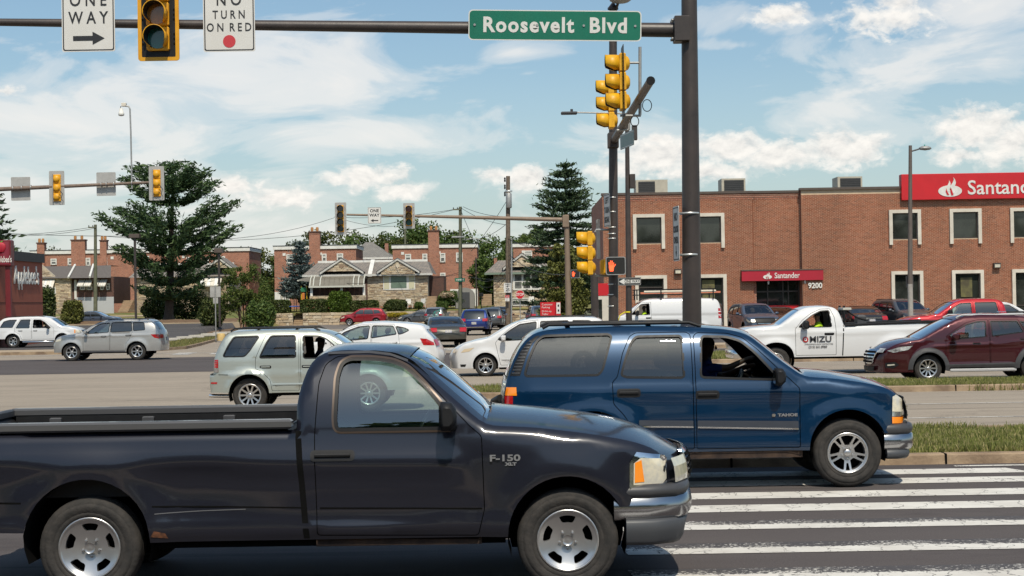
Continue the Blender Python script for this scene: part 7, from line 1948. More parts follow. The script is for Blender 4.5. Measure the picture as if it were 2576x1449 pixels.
M_REDS = pm('sign_red', (.50, .015, .022), .45)
M_GALV = pm('galvanised', (.36, .36, .35), .5, metal=.4, var=.2, vscale=10)
M_BAND = pm('steel_band', (.62, .62, .60), .35, metal=.6)
M_WOODP = pm('weathered_pole_wood', (.17, .13, .095), .9, rgb2=(.10, .075, .055), vscale=5, bump=.5, bscale=20)
M_WOODG = pm('greenish_pole_wood', (.145, .145, .095), .9, rgb2=(.09, .095, .06), vscale=3, bump=.5, bscale=20)
def round_rect(w, h, r, n=5):
 return round_poly([(-w / 2, -h / 2), (w / 2, -h / 2), (w / 2, h / 2), (-w / 2, h / 2)], r, n)
def plate(parent, poly, y0, y1, name, mat):
 m = MB(); m.prism([tuple(p) for p in poly], y0, y1); return m.build(name, mat, parent)
def disc(parent, x, z, r, y0, y1, name, mat, n=24):
 return plate(parent, [(x + r * math.cos(2 * PI * k / n), z + r * math.sin(2 * PI * k / n)) for k in range(n)], y0, y1, name, mat)
def signal(label, loc, rz, n=3, bp=None, border=None, visor=M_BLACK, house=None, lens=None, group=None, backs=False, tilt=0.0, scale=1.0):
 """traffic signal facing local -y, centred on loc"""
 house = house or M_YEL
 e = empty('traffic_signal', loc, rz, label, 'traffic light', group); e.rotation_euler.y = tilt; e.scale = (scale,) * 3
 S = .355; h = n * S
 lens = lens or [(.20, .008, .008), (.34, .15, .012), (.010, .12, .10), (.010, .12, .10)][:n]
 for k in range(n):
  z = h / 2 - S * (k + .5)
  m = MB(); m.box(-.165, .165, -.06, .06, z - S / 2 + .004, z + S / 2 - .004, bev=.02)
  m.lathe([(0, .0), (.06, .0), (.12, -.03), (.150, -.09)][::-1], 16, trs(0, .05, z) @ Matrix.Rotation(-PI / 2, 4, 'X') @ trs(0, 0, .09))
  sec = m.build('section', house, e)
  disc(sec, 0, z, .150, -.075, -.058, 'lens', pm('lens_%d' % (k if n < 4 else min(k, 2)) + ('_%d' % n), lens[k], .18, coat=.6), 20)
  V = []; F_ = []; N = 18
  for j in range(N + 1):
   a = -PI * .30 + (PI * 1.60) * j / N
   ln = .26 if .12 < j / N < .88 else (.26 - .17 * (1 - min(j, N - j) / (N * .12)))
   for (r_, y_) in ((.158, -.06), (.165, -.06 - ln), (.155, -.06 - ln), (.148, -.06)):
    V.append((r_ * math.cos(a), y_, z + r_ * math.sin(a)))
  for j in range(N):
   for q in range(4):
    F_.append((4 * j + q, 4 * j + (q + 1) % 4, 4 * j + 4 + (q + 1) % 4, 4 * j + 4 + q))
  m = MB(); m.add(V, F_, True); m.build('visor', visor, sec)
  if visor is not M_BLACK:
   m = MB(); m.add([(p[0] * .972, p[1] + .003, z + (p[2] - z) * .972) for p in V], [f for i, f in enumerate(F_) if i % 4 == 2], True); m.build('visor_lining', M_BLACK, sec)
 if bp is not None:
  w_, hh = .34 + .26, h + .28
  plate(e, round_rect(w_, hh, .05), .002, .012, 'backplate', bp)
  if border is not None:
   V, T = tri_fill(round_rect(w_, hh, .05), [round_rect(w_ - .11, hh - .11, .02)], .4)
   mesh_obj('backplate_border', [(v[0], -.003, v[1]) for v in V], T.tolist(), border, e)
  for k in range(n):
   z = h / 2 - S * (k + .5)
   for s in (-1, 1):
    for q in (-.07, .0, .07): plate(e, [(s * .23 - .012, z + q - .012), (s * .23 + .012, z + q - .012), (s * .23 + .012, z + q + .012), (s * .23 - .012, z + q + .012)], -.006, .0, 'louvre_slot', M_DARK)
 if backs:
  m = MB(); m.tube([(.13, .10, -h / 2 - .02), (.13, .12, 0), (.13, .10, h / 2 + .02)], .022, 8); m.build('bracket', M_GALV, e)
  m = MB(); m.tube([(-.12, .18, -.05), (-.28, .2, -.25), (-.22, .2, -.42), (-.10, .18, -.35)], .012, 6); m.build('cable', M_BLACK, e)
 return e
def sign(label, loc, rz, w, h, face=None, lines=(), border=M_SIGNB, tilt=0.0, cat='sign', group=None, name='sign', r=.035, bt=.016, arrow=None, back=True):
 """flat sign facing local -y, centred on loc; lines = (text, x, z, size, sx, bold)"""
 e = empty(name, loc, rz, label, cat, group); e.rotation_euler.y = tilt
 plate(e, round_rect(w, h, r), 0, .006, 'panel', face or M_SIGNW)
 if border is not None:
  V, T = tri_fill(round_rect(w - .03, h - .03, r), [round_rect(w - .03 - 2 * bt, h - .03 - 2 * bt, r * .8)], .5)
  mesh_obj('border', [(v[0], -.002, v[1]) for v in V], T.tolist(), border, e)
 for (s_, x_, z_, sz, sx_, bd, mt) in lines:
  text_obj('lettering', s_, mt, sz, e, (x_, -.003, z_), sx=sx_, bold=bd, depth=.0015)
 if arrow:
  plate(e, arrow, -.004, -.001, 'arrow', M_SIGNB if face is not M_SIGNB else M_SIGNW)
 return e
# ------------------------------------------------ nearest mast arm
NY = 23.3
pole_b = at(1738, 800, NY); pole_t = at(1714, -300, NY)
e = empty('mast_arm_pole', (pole_b.x, NY, .1), 0, 'thick dark brown signal pole with long arm across the top of the view', 'pole')
px_ = pole_b.x
m = MB(); m.tube([(0, 0, 0), (pole_t.x - px_ + .10, 0, pole_t.z - .1)], [.150, .106], 16); m.build('shaft', M_BROWN, e)
m = MB(); m.lathe([(.11, -.02), (.12, .0), (.10, .06), (.04, .10), (0, .11)], 14, trs(pole_t.x - px_ + .10, 0, pole_t.z - .1)); m.build('cap', M_BROWN, e)
m = MB(); m.lathe([(.30, 0), (.30, .04), (.17, .06), (.16, .30), (.14, .31)], 16); m.build('base_flange', M_BROWN, e)
aR = at(1700, 76, NY); aL = at(0, 56, NY); aLL = aL + (aL - aR) * .35
off = Vector((px_, NY, .1))
m = MB(); m.tube([aR - off + Vector((.02, 0, 0)), aL - off, aLL - off], [.108, .056, .045], 16); m.build('arm', M_BROWN, e)
for (zz, hh) in ((0, .5),):
 c = at(1716, 77, NY) - off
 m = MB(); m.box(c.x - .13, c.x + .09, -.20, .10, c.z - .18, c.z + .19, bev=.012); m.build('arm_clamp', M_BROWN, e)
 for s in (-1, 1):
  for q in (-.13, .14):
   m = MB(); m.lathe([(.0, .02), (.02, .02), (.02, -.02), (0, -.02)], 8, trs(c.x - .15, -.10 if s < 0 else .04, c.z + q) @ Matrix.Rotation(PI / 2, 4, 'Y')); m.build('bolt', M_GALV, e)
for py in (537, 641):
 c = at(1733, py, NY) - off
 m = MB(); m.lathe([(.152, -.014), (.156, -.012), (.156, .012), (.152, .014)], 18, trs(c.x + .004, 0, c.z)); m.build('steel_band', M_BAND, e)
for py in (30, 88, 122):
 c = at(1747 if py > 40 else 1746, py, NY) - off
 m = MB(); m.box(c.x - .03, c.x + .025, -.05, .05, c.z - (.09 if py == 30 else .03), c.z + (.09 if py == 30 else .03), bev=.008); m.build('hand_hole' if py == 30 else 'cover_bolt', M_BROWN, e)
def arm_at(px):
 """a point just in front of the near arm at photo column px"""
 t = (px - 1700) / (0 - 1700); p = aR.lerp(aL, t); return p
TL = .027
p = at(222, 64, NY - .14)
sign('white one way sign with right arrow, largest sign on the near arm', at(222, 48, NY - .14), 0, .775, .95, None,
  [('O N E', 0, .27, .25, .82, .003, M_SIGNB), ('W A Y', 0, .012, .25, .80, .003, M_SIGNB)], arrow=[(-.225, -.315), (.06, -.315), (.06, -.375), (.235, -.283), (.06, -.185), (.06, -.245), (-.225, -.245)], tilt=.0, name='one_way_sign')
sign('white no turn on red sign with a red dot beside the near signal', at(576, 48, NY - .14), 0, .755, .95, None,
  [('N O', 0, .275, .235, .85, .003, M_SIGNB), ('T U R N', 0, .06, .17, .80, .002, M_SIGNB), ('O N  R E D', 0, -.125, .17, .80, .002, M_SIGNB)], name='no_turn_sign')
disc(bpy.data.objects['no_turn_sign'], .0, -.325, .092, -.004, -.001, 'red_dot', pm('sign_dot_red', (.52, .04, .05), .5))
signal('yellow bordered traffic signal hanging on the near arm, seen from the front', at(398, 37, NY - .20), 0, 3, M_BLACK, M_YEL, M_YEL, M_YEL)
e = sign('large green Roosevelt Blvd street sign on the near arm', at(1396, 64, NY - .16), 0, 2.49, .415, M_GREEN, [], border=None, tilt=.025, r=.06, name='street_name_sign', cat='street sign')
plate(e, round_rect(2.52, .445, .07), .001, .005, 'white_edge', M_SIGNW)
text_obj('lettering', 'Roosevelt  Blvd', M_SIGNW, .305, e, (0, -.003, -.005), sx=.93, bold=.010, depth=.002, space=1.16)
for x_ in (-1.17, -.26, .42, 1.17): disc(e, x_, .0, .018, -.012, 0, 'bolt', M_GALV, 10)
c = at(1706, 588, NY)
e = sign('narrow white no cross over sign turned edgewise on the thick pole', Vector((px_ - .20, NY - .03, c.z)), 0, .42, .80, None,
  [('NO', 0, .24, .16, .9, .004, M_SIGNB), ('CROSS', 0, .06, .13, .85, .004, M_SIGNB), ('OVER', 0, -.10, .13, .9, .004, M_SIGNB)], arrow=[(-.012, -.18), (.012, -.18), (.012, -.26), (.05, -.26), (0, -.34), (-.05, -.26), (-.012, -.26)], name='cross_over_sign')
e.rotation_euler.z = math.radians(-84)
# ------------------------------------------------ centre median pole with the arm towards the camera
CYD = 38.0
pb, pt = at(1541, 815, CYD), at(1542, 22, CYD)
e = empty('mast_arm_pole', (pb.x, CYD, .1), 0, 'brown signal pole on the centre median whose arm points towards the viewer', 'pole'); o0 = Vector((pb.x, CYD, .1))
m = MB(); m.tube([(0, 0, 0), (pt.x - pb.x, 0, pt.z - .1)], [.125, .092], 8); m.build('shaft', M_BROWN, e)
m = MB(); m.lathe([(.13, -.02), (.13, .02), (.10, .05), (.03, .14), (0, .15)], 10, trs(pt.x - pb.x, 0, pt.z - .1)); m.build('cap', M_BROWN, e)
a0 = at(1545, 352, CYD); a1 = at(1637, 203, 26.5)
m = MB(); m.tube([a0 - o0, a1 - o0], [.092, .068], 12); m.build('arm', M_BROWN, e)
d = (a1 - a0).normalized()
m = MB(); m.tube([a1 - o0, a1 + d * .03 - o0], [.076, .070], 14); m.build('arm_cap', M_BLACK, e)
m = MB(); c = at(1542, 352, CYD) - o0; m.box(c.x - .13, c.x + .13, -.16, .12, c.z - .20, c.z + .16, bev=.015); m.build('arm_clamp', M_BROWN, e)
for py in (497, 533, 572, 588, 600, 715, 741, 770):
 c = at(1541, py, CYD) - o0; m = MB(); m.lathe([(.112, -.012), (.117, -.010), (.117, .010), (.112, .012)], 12, trs(c.x, 0, c.z)); m.build('steel_band', M_BAND, e)
lc_ = at(1556, 6, CYD) - o0
m = MB(); m.tube([at(1548, 28, CYD) - o0, lc_ + Vector((0, -.25, .02))], .035, 8); m.build('lamp_arm', M_BROWN, e)
m = MB(); m.lathe([(.0, .12), (.14, .10), (.24, .03), (.26, -.04), (.2, -.08), (0, -.11)], 16, trs(lc_.x + .02, -.35, lc_.z + .03) @ Matrix.Diagonal((1, 1.4, 1, 1))); m.build('lamp_head', M_GALV, e)
LEFTW = -PI / 2
p = at(1566, 207, 29.6); signal('yellow signal with dark backplate seen from its side, nearest on the centre arm', p, LEFTW, 3, M_BLACK, None, M_YELB, M_YELB)
e2 = empty('signal_bracket', (0, 0, 0), 0, 'grey pipe bracket holding the signals on the centre arm', 'bracket')
b0_, b1_ = at(1610, 118, 29.6), at(1610, 290, 29.6)
m = MB(); m.tube([b0_, b1_], .030, 8); m.build('pipe', M_GALV, e2)
for py, xx in ((158, 1582), (291, 1560)):
 m = MB(); m.tube([at(1612, py, 29.6), at(xx, py, 29.6)], .022, 8); m.build('pipe_arm', M_GALV, e2)
for (cx, cy, r_) in ((1628, 265, .085), (1597, 305, .075)):
 c = at(cx, cy, 29.6); m = MB(); m.tube([c + Vector((r_ * math.cos(a), .02, r_ * 1.3 * math.sin(a))) for a in np.linspace(0, 2 * PI, 20)], .009, 6, False); m.build('cable_loop', M_BLACK, e2)
p = at(1537, 262, 34.2); signal('yellow signal seen from its side, lower and farther along the centre arm', p, LEFTW, 3, None, None, M_YELB, M_YELB)
e2 = empty('signal_bracket', (0, 0, 0), 0, 'short grey bracket below the farther signal of the centre arm', 'bracket')
m = MB(); m.tube([at(1583, 288, 34.2), at(1583, 326, 34.2), at(1552, 328, 34.2)], .028, 8); m.build('pipe', M_GALV, e2)
e2 = sign('faded green street sign seen edgewise under the centre arm', at(1577, 352, 31.5), math.radians(-80), 1.1, .30, pm('faded_green_sign', (.16, .25, .22), .5, rgb2=(.22, .28, .26), vscale=6), [], border=M_SIGNW, name='street_name_sign', cat='street sign')
p = at(1484, 637, 38.3); signal('yellow three lamp signal on the left side of the centre median pole', p, LEFTW, 3, None, None, M_YELB, M_YELB)
e2 = empty('signal_bracket', (0, 0, 0), 0, 'pair of grey pipe arms carrying the side signal of the centre pole', 'bracket')
for py in (578, 694):
 m = MB(); m.tube([at(1535, py, 38.2), at(1500, py, 38.2), at(1497, py + (6 if py < 600 else -6), 38.2)], .028, 8); m.build('pipe', M_GALV, e2)
p = at(1526, 530, 37.95)
e2 = sign('white left turn signal sign turned edgewise on the centre pole', Vector((p.x, 37.85, p.z)), math.radians(-80), .62, .78, None, [('LEFT', 0, .23, .20, .95, .005, M_SIGNB), ('TURN', 0, 0, .20, .95, .005, M_SIGNB), ('SIGNAL', 0, -.23, .20, .72, .005, M_SIGNB)], name='left_turn_sign')
def ped(label, loc, s, yellow=True):
 e = empty('pedestrian_signal', loc, 0, label, 'pedestrian signal'); e.scale = (s, s, s)
 plate(e, round_rect(.46, .42, .05), -.14, .06, 'case', M_BLACK)
 plate(e, round_rect(.40, .36, .03), -.143, -.1405, 'face', pm('black_mesh_face', (.012, .012, .012), .7, var=.5, vscale=60))
 V, T = tri_fill(round_rect(.47, .43, .055), [round_rect(.43, .39, .045)], .4); mesh_obj('rim', [(v[0], -.142, v[1]) for v in V], T.tolist(), M_GALV, e)
 hm = pm('lit_orange_hand', (1.0, .10, .03), .5, emit=1.3)
 ox = -.10
 plate(e, [(ox - .045, -.13), (ox + .04, -.13), (ox + .06, -.02), (ox + .055, .02), (ox - .06, .02), (ox - .06, -.04)], -.150, -.145, 'hand', hm)
 for k, (x0, zt_) in enumerate(((-.05, .085), (-.018, .125), (.014, .12), (.044, .075))):
  plate(e, [(ox + x0 - .012, .024), (ox + x0 + .012, .024), (ox + x0 + .012 + (.004 * (k - 1.5)), zt_), (ox + x0 - .010 + (.004 * (k - 1.5)), zt_)], -.150, -.145, 'finger', hm)
 plate(e, [(ox + .062, -.03), (ox + .105, .035), (ox + .09, .045), (ox + .060, .008)], -.150, -.145, 'thumb', hm)
 return e
ped('black pedestrian signal with lit red hand on the centre median pole', at(1548, 669, 37.7), 1.0)
e2 = empty('pedestrian_signal', at(1520, 672, 38.2), 0, 'yellow cased pedestrian signal seen from its side behind the lit hand', 'pedestrian signal')
plate(e2, round_rect(.15, .36, .03), -.2, .2, 'case', M_YEL); plate(e2, round_rect(.03, .32, .01), -.17, .17, 'door', M_YELB)
e2.children[1].location.x = -.085
# ------------------------------------------------ thin lamp pole behind
TY = 60.0
tb, tt = at(1582, 815, TY), at(1577, 372, TY)
e = empty('street_lamp', (tb.x, TY, .1), 0, 'thin brown lamp pole between the two thick signal poles', 'street lamp'); o0 = Vector((tb.x, TY, .1))
m = MB(); m.tube([(0, 0, 0), at(1577, 285, TY) - o0], [.125, .075], 12); m.build('shaft', M_BROWN, e)
m = MB(); m.tube([at(1577, 286, TY) - o0, at(1520, 284, TY) - o0, at(1450, 283, TY) - o0], .030, 8); m.build('lamp_arm', M_GALV, e)
l0, l1 = at(1452, 283, TY) - o0, at(1411, 284, TY) - o0
m = MB(); m.box(l1.x, l0.x, -.16, .16, l0.z - .07, l0.z + .03, bev=.03); m.build('lamp_head', M_TRIM, e)
m = MB(); m.lathe([(.05, 0), (.05, .10), (0, .10)], 10, trs((l0.x + l1.x) / 2 + .1, 0, l0.z + .03)); m.build('photocell', M_BLACK, e)
for (py, x_, hh) in ((334, 1596, .28), (456, 1591, .27)):
 c = at(x_, py, TY) - o0; m = MB(); m.box(c.x - .10, c.x + .10, -.12, .12, c.z - hh, c.z + hh, bev=.015); m.build('control_box', M_BROWN, e)
e2 = sign('black and white one way sign with left arrow on the thin lamp pole', at(1584, 708, TY - .16), 0, .86, .30, M_SIGNB, [('ONE WAY', .085, 0, .15, .80, .002, M_SIGNB)], border=M_SIGNW, name='one_way_sign', bt=.008)
plate(e2, [(-.40, 0), (-.20, .115), (-.20, .065), (.38, .065), (.38, -.065), (-.20, -.065), (-.20, -.115)], -.0028, -.001, 'white_arrow', M_SIGNW)
for o in e2.children:
 if o.name.startswith('lettering'): o.location.y = -.006
e2 = empty('yellow_tape', at(1580, 785, TY), 0, 'yellow caution tape tied round the thin lamp pole', 'tape')
m = MB(); m.lathe([(.13, -.02), (.13, .03)], 12); m.build('wrap', pm('yellow_tape_film', (.75, .62, .02), .5), e2)
m = MB(); m.tube([(-.12, -.05, 0), (-.30, -.08, -.10), (-.38, -.06, -.32)], .022, 5); m.build('tail', pm('yellow_tape_film', (.75, .62, .02), .5), e2)
m = MB(); tb2 = at(1497, 815, 72); m.tube([(0, 0, 0), (0, 0, at(1497, 690, 72).z)], .17, 12); o = m.build('brown_post', M_BROWN); o.location = (tb2.x, 72, 0); tag(o, 'plain brown steel post left of the bank totem', 'post')
# ------------------------------------------------ far mast arm at the bank corner
FY = 82.0
fb = at(1431, 795, FY)
e = empty('mast_arm_pole', (fb.x, FY, .1), 0, 'tan signal post with an arm reaching left over the side street', 'pole'); o0 = Vector((fb.x, FY, .1)); ft_ = at(1425, 540, FY)
m = MB(); m.tube([(0, 0, 0), ft_ - o0], [.175, .125], 12); m.build('shaft', M_TAN, e)
m = MB(); m.tube([(0, 0, 0), (0, 0, .9)], [.182, .178], 12); m.build('lower_sleeve', pm('worn_brown_sleeve', (.12, .07, .055), .8, var=.4, vscale=4), e)
m = MB(); m.tube([at(1422, 553, FY) - o0, at(1160, 546, FY) - o0, at(872, 540, FY) - o0], [.115, .085, .05], 12); m.build('arm', M_TAN, e)
c = at(1424, 556, FY) - o0; m = MB(); m.box(c.x - .18, c.x + .14, -.2, .15, c.z - .32, c.z + .30, bev=.02); m.build('arm_clamp', M_TAN, e)
for (px, py, n, lb) in ((857, 550, 4, 'four lamp signal with grey backplate at the end of the tan arm'), (1029, 543, 3, 'three lamp signal with grey backplate right of the left pointing one way sign')):
 signal(lb, at(px, py, FY - .2), 0, n, M_SIGNBACK, None, M_BLACK, M_YEL, lens=[(.03, .01, .01), (.03, .02, .01), (.01, .02, .02), (.01, .02, .02)][:n], scale=.98)
sign('white one way sign with left arrow between the two signals of the tan arm', at(942, 542, FY - .16), 0, .69, .84, None, [('ONE', 0, .235, .22, 1, .006, M_SIGNB), ('WAY', 0, .01, .22, 1, .006, M_SIGNB)], arrow=[(.19, -.29), (-.05, -.29), (-.05, -.35), (-.20, -.262), (-.05, -.175), (-.05, -.235), (.19, -.235)], name='one_way_sign')
ped('small black pedestrian signal with lit red hand on the tan post', at(1447, 689, FY - .1), 1.0)
# ------------------------------------------------ left mast arm with signals seen from behind
LY = 62.5
e = empty('signal_mast', at(-420, 505, LY), 0, 'weathered tan signal arm entering from the left edge', 'pole'); o0 = e.location.copy()
gz = -o0.z
m = MB(); m.tube([(0, 0, gz), (0, 0, .4)], [.17, .12], 12); m.build('shaft', M_TAN, e)
m = MB(); m.tube([(0, 0, 0), at(0, 476, LY) - o0, at(400, 458, LY) - o0], [.12, .085, .05], 12); m.build('arm', pm('weathered_tan_steel', (.21, .155, .12), .8, rgb2=(.14, .10, .08), vscale=6), e)
for px in (33, 55, 78, 255, 268, 287, 140, 395, 332):
 c = at(px, 475 - (px) * .045, LY) - o0; m = MB(); m.lathe([(.09, -.02), (.095, 0), (.09, .02)], 10, trs(c.x, 0, c.z) @ Matrix.Rotation(PI / 2, 4, 'Y')); m.build('clamp_band', M_GALV, e)
for (px, py, lb) in ((52, 475, 'plain back of a sign, leftmost on the left arm'), (267, 463, 'plain back of a sign between the two left arm signals')):
 s_ = empty('blank_sign', at(px, py, LY + .14), 0, lb, 'sign'); plate(s_, round_rect(.76, .93, .04), 0, .006, 'panel', M_SIGNBACK)
signal('back of a yellow signal with grey backplate, left one on the left arm', at(143, 473, LY - .05), PI, 3, M_SIGNBACK, None, M_BLACK, M_YEL, backs=True)
signal('back of a yellow signal with grey backplate at the tip of the left arm', at(394, 461, LY - .05), PI, 3, M_SIGNBACK, None, M_BLACK, M_YEL, backs=True)
e = empty('traffic_camera', at(331, 462, LY), 0, 'white traffic camera on a thin curved pole above the left arm', 'camera'); o0 = e.location.copy()
m = MB(); m.tube([at(332, 475, LY) - o0, at(329, 330, LY) - o0, at(327, 275, LY) - o0, at(324, 268, LY) - o0, at(312, 266, LY) - o0], .032, 8); m.build('pole', M_GALV, e)
c = at(305, 283, LY) - o0; m = MB(); m.lathe([(.0, .16), (.07, .16), (.08, .02), (.11, 0), (.12, -.10), (.09, -.13), (0, -.15)], 14, trs(c.x, 0, c.z)); m.build('camera_dome', M_WHITE, e)
c = at(312, 264, LY) - o0; m = MB(); m.box(c.x - .09, c.x + .09, -.08, .08, c.z - .06, c.z + .08, bev=.015); m.build('junction_box', M_OFFW, e)
m = MB(); m.tube([at(309, 266, LY) - o0, at(303, 268, LY) - o0, at(304, 276, LY) - o0], .014, 5); m.build('cable', M_BLACK, e)
# ------------------------------------------------ lamp post by the bank
LYP = 73.0
lb_ = at(2291, 800, LYP); lt = at(2290, 366, LYP)
e = empty('street_lamp', (lb_.x, LYP, .1), 0, 'brown lamp post with pale base and round head in front of the bank', 'street lamp'); o0 = Vector((lb_.x, LYP, .1))
m = MB(); m.tube([(0, 0, 0), (0, 0, at(2290, 720, LYP).z)], [.125, .120], 14); m.build('pale_base', pm('flaking_pale_paint', (.36, .34, .31), .8, rgb2=(.28, .26, .24), vscale=5), e)
m = MB(); m.tube([(0, 0, at(2290, 720, LYP).z - .15), lt - o0], [.118, .075], 14); m.build('shaft', pm('grey_brown_steel', (.13, .105, .09), .6, var=.2), e)
m = MB(); m.tube([at(2291, 381, LYP) - o0, at(2312, 375, LYP) - o0], .035, 8); m.build('lamp_arm', M_TRIM, e)
c = at(2327, 373, LYP) - o0; m = MB(); m.lathe([(0, .13), (.12, .12), (.24, .05), (.26, -.02), (.20, -.08), (0, -.12)], 16, trs(c.x, 0, c.z) @ Matrix.Diagonal((1.15, .8, .85, 1))); m.build('lamp_head', M_GALV, e)
m = MB(); m.lathe([(.03, 0), (.03, .07), (0, .07)], 8, trs(c.x - .02, 0, c.z + .1)); m.build('photocell', pm('teal_cap', (.02, .22, .18), .5), e)
m = MB(); c = at(2290, 708, LYP) - o0; m.box(c.x - .17, c.x + .17, .12, .14, c.z - .28, c.z + .25); m.build('small_plate', M_TRIM, e)
# ------------------------------------------------ restaurant lot: shoebox lights, sign back, yellow post base
for (px, pt_, pb_, Y_, w_) in ((342, 594, 800, 134, 26), (553, 631, 812, 119, 20)):
 b_ = at(px, pb_, Y_); t_ = at(px, pt_, Y_); s_ = 4000 / Y_
 e = empty('lot_light', (b_.x, Y_, max(b_.z, 0.0)), 0, 'brown shoebox lamp pole in front of the pine' if px == 342 else 'brown shoebox lamp pole beside the leafy clump', 'lamp post');
 m = MB(); m.tube([(0, 0, -.3), (0, 0, t_.z - e.location.z)], .105 if px == 342 else .085, 8); m.build('pole', M_BROWN, e)
 m = MB(); m.box(-w_ / s_ / 2, w_ / s_ / 2, -.3, .3, t_.z - e.location.z - .16, t_.z - e.location.z + .18, bev=.02); m.build('lamp_box', M_COPING, e)
p = at(543, 836, 96)
e = empty('sign_post', (p.x, 96, .1), 0, 'thin post with two blank sign backs beside the yellow concrete block', 'sign')
m = MB(); m.tube([(0, 0, 0), (0, 0, at(543, 722, 96).z)], .035, 8); m.build('post', M_GALV, e)
c = at(543, 734, 96); plate(e, round_rect(.64, .64, .03), .04, .05, 'panel', M_SIGNBACK).location.z = c.z - .1
c = at(543, 756, 96); plate(e, round_rect(.30, .36, .02), .05, .06, 'small_panel', M_SIGNBACK).location.z = c.z - .1
p = at(556, 834, 96)
m = MB(); m.lathe([(.23, 0), (.23, .40), (.21, .43), (0, .43)], 18); o = m.build('concrete_block', pm('pale_yellow_paint', (.60, .42, .16), .7, rgb2=(.48, .34, .14), vscale=5)); o.location = (p.x, 96, .1); tag(o, 'pale yellow round concrete lamp base on the verge', 'concrete base')
# ------------------------------------------------ utility poles and wires
def upole(label, px, ptop, pbot, Y_, r_, mat, cross=True):
 b_ = at(px, pbot, Y_); t_ = at(px, ptop, Y_)
 e = empty('utility_pole', (b_.x, Y_, b_.z), 0, label, 'utility pole')
 m = MB(); m.tube([(0, 0, -.5), (t_.x - b_.x, 0, t_.z - b_.z)], [r_, r_ * .72], 10); m.build('pole', mat, e)
 if cross:
  m = MB(); m.box(-.55, .2, -.22, -.12, t_.z - b_.z - .35, t_.z - b_.z - .22); m.build('crossarm', mat, e)
  for q in (-.5, -.1):
   m = MB(); m.lathe([(.04, 0), (.06, .06), (.03, .16), (0, .18)], 8, trs(q, -.17, t_.z - b_.z - .22)); m.build('insulator', M_TRIM, e)
 return e
upole('grey green utility pole left of the pine', 240, 565, 778, 160, .20, M_WOODG)
e = upole('tall weathered utility pole with transformer beside the stop sign', 1278, 443, 828, 130, .24, M_WOODP, False); o0 = e.location.copy()
c = at(1280, 505, 130) - o0
m = MB(); m.lathe([(0, .62), (.18, .62), (.24, .55), (.24, -.55), (.2, -.62), (0, -.62)], 14, trs(c.x, -.3, c.z)); m.build('transformer', M_GALV, e)
m = MB(); m.lathe([(.28, .7), (.30, .8), (.28, .84)], 14, trs(c.x, -.1, c.z)); m.build('ring_bracket', M_BAND, e)
m = MB(); m.tube([at(1286, 828, 130) - o0 + Vector((0, -.25, 0)), at(1287, 690, 130) - o0 + Vector((0, -.25, 0)), at(1287, 600, 130) - o0 + Vector((0, -.22, 0))], .07, 8); m.build('conduit', M_GALV, e)
for q, (xx, yy) in enumerate(((1270, 452), (1270, 470), (1270, 488))):
 c = at(xx, yy, 130) - o0; m = MB(); m.lathe([(.03, -.2), (.08, -.1), (.05, 0), (.08, .1), (.03, .2)], 8, trs(c.x, 0, c.z)); m.build('insulator', M_BLACK, e)
for q in range(4):
 c = at(1289, 650 + 8 * q, 130) - o0; m = MB(); m.box(c.x - .05, c.x + .15, -.1, .1, c.z - .06, c.z + .06, bev=.02); m.build('cable_clamp', M_BLACK, e)
e = upole('greenish utility pole with street lamp left of the cobalt blue suv', 1158, 520, 806, 158, .22, M_WOODG); o0 = e.location.copy()
m = MB(); m.tube([at(1160, 604, 158) - o0, at(1195, 599, 158) - o0, at(1235, 612, 158) - o0], .04, 6); m.build('lamp_arm', M_GALV, e)
c = at(1152, 596, 158) - o0; m = MB(); m.box(c.x - .6, c.x + .6, -.2, .2, c.z - .1, c.z + .08, bev=.04); m.build('lamp_head', M_GALV, e)
upole('slim utility pole standing behind the brick terraces', 1019, 560, 640, 212, .18, M_WOODG)
sign('small green street name sign on the greenish utility pole', at(1157, 704, 157.6), 0, 1.0, .36, M_GREEN, [('N BEYER ST', 0, 0, .22, .68, .006, M_SIGNW)], border=None, name='street_name_sign', cat='street sign')
sign('white speed limit 25 sign on the weathered utility pole', at(1277, 724, 129.4), 0, .61, .78, None, [('SPEED', 0, .27, .17, .9, .003, M_SIGNB), ('LIMIT', 0, .10, .17, .9, .003, M_SIGNB), ('25', 0, -.17, .34, 1, .008, M_SIGNB)], border=None, name='speed_limit_sign')
e = sign('red and white no stopping sign under the speed limit sign', at(1276, 750, 129.4), 0, .36, .50, None, [('NO', 0, .16, .10, 1, .003, M_SIGNW), ('STOPPING', 0, .07, .075, .9, .002, M_SIGNW)], border=None, name='no_stopping_sign')
plate(e, [(-.17, .01), (.17, .01), (.17, .24), (-.17, .24)], -.002, -.0005, 'red_field', M_REDS)
sp_ = at(1308, 741, 136)
e = empty('stop_sign', (sp_.x, 136, 0), 0, 'red octagonal stop sign in front of the single stone cottage', 'stop sign')
oc = [(.40 * math.cos(PI / 8 + k * PI / 4), sp_.z + .40 * math.sin(PI / 8 + k * PI / 4)) for k in range(8)]
plate(e, oc, 0, .006, 'white_edge', M_SIGNW); plate(e, [(x_ * .94, sp_.z + (z_ - sp_.z) * .94) for x_, z_ in oc], -.003, -.0005, 'panel', M_REDS)
text_obj('lettering', 'STOP', M_SIGNW, .33, e, (0, -.004, sp_.z), sx=.82, bold=.008, depth=.0015)
m = MB(); m.tube([(0, .05, 0), (0, .05, sp_.z + .3)], .035, 8); m.build('post', M_GALV, e)
def wire(p, q, sag, r_=.016, n=14):
 return [p.lerp(q, t) - Vector((0, 0, sag * 4 * t * (1 - t))) for t in np.linspace(0, 1, n)]
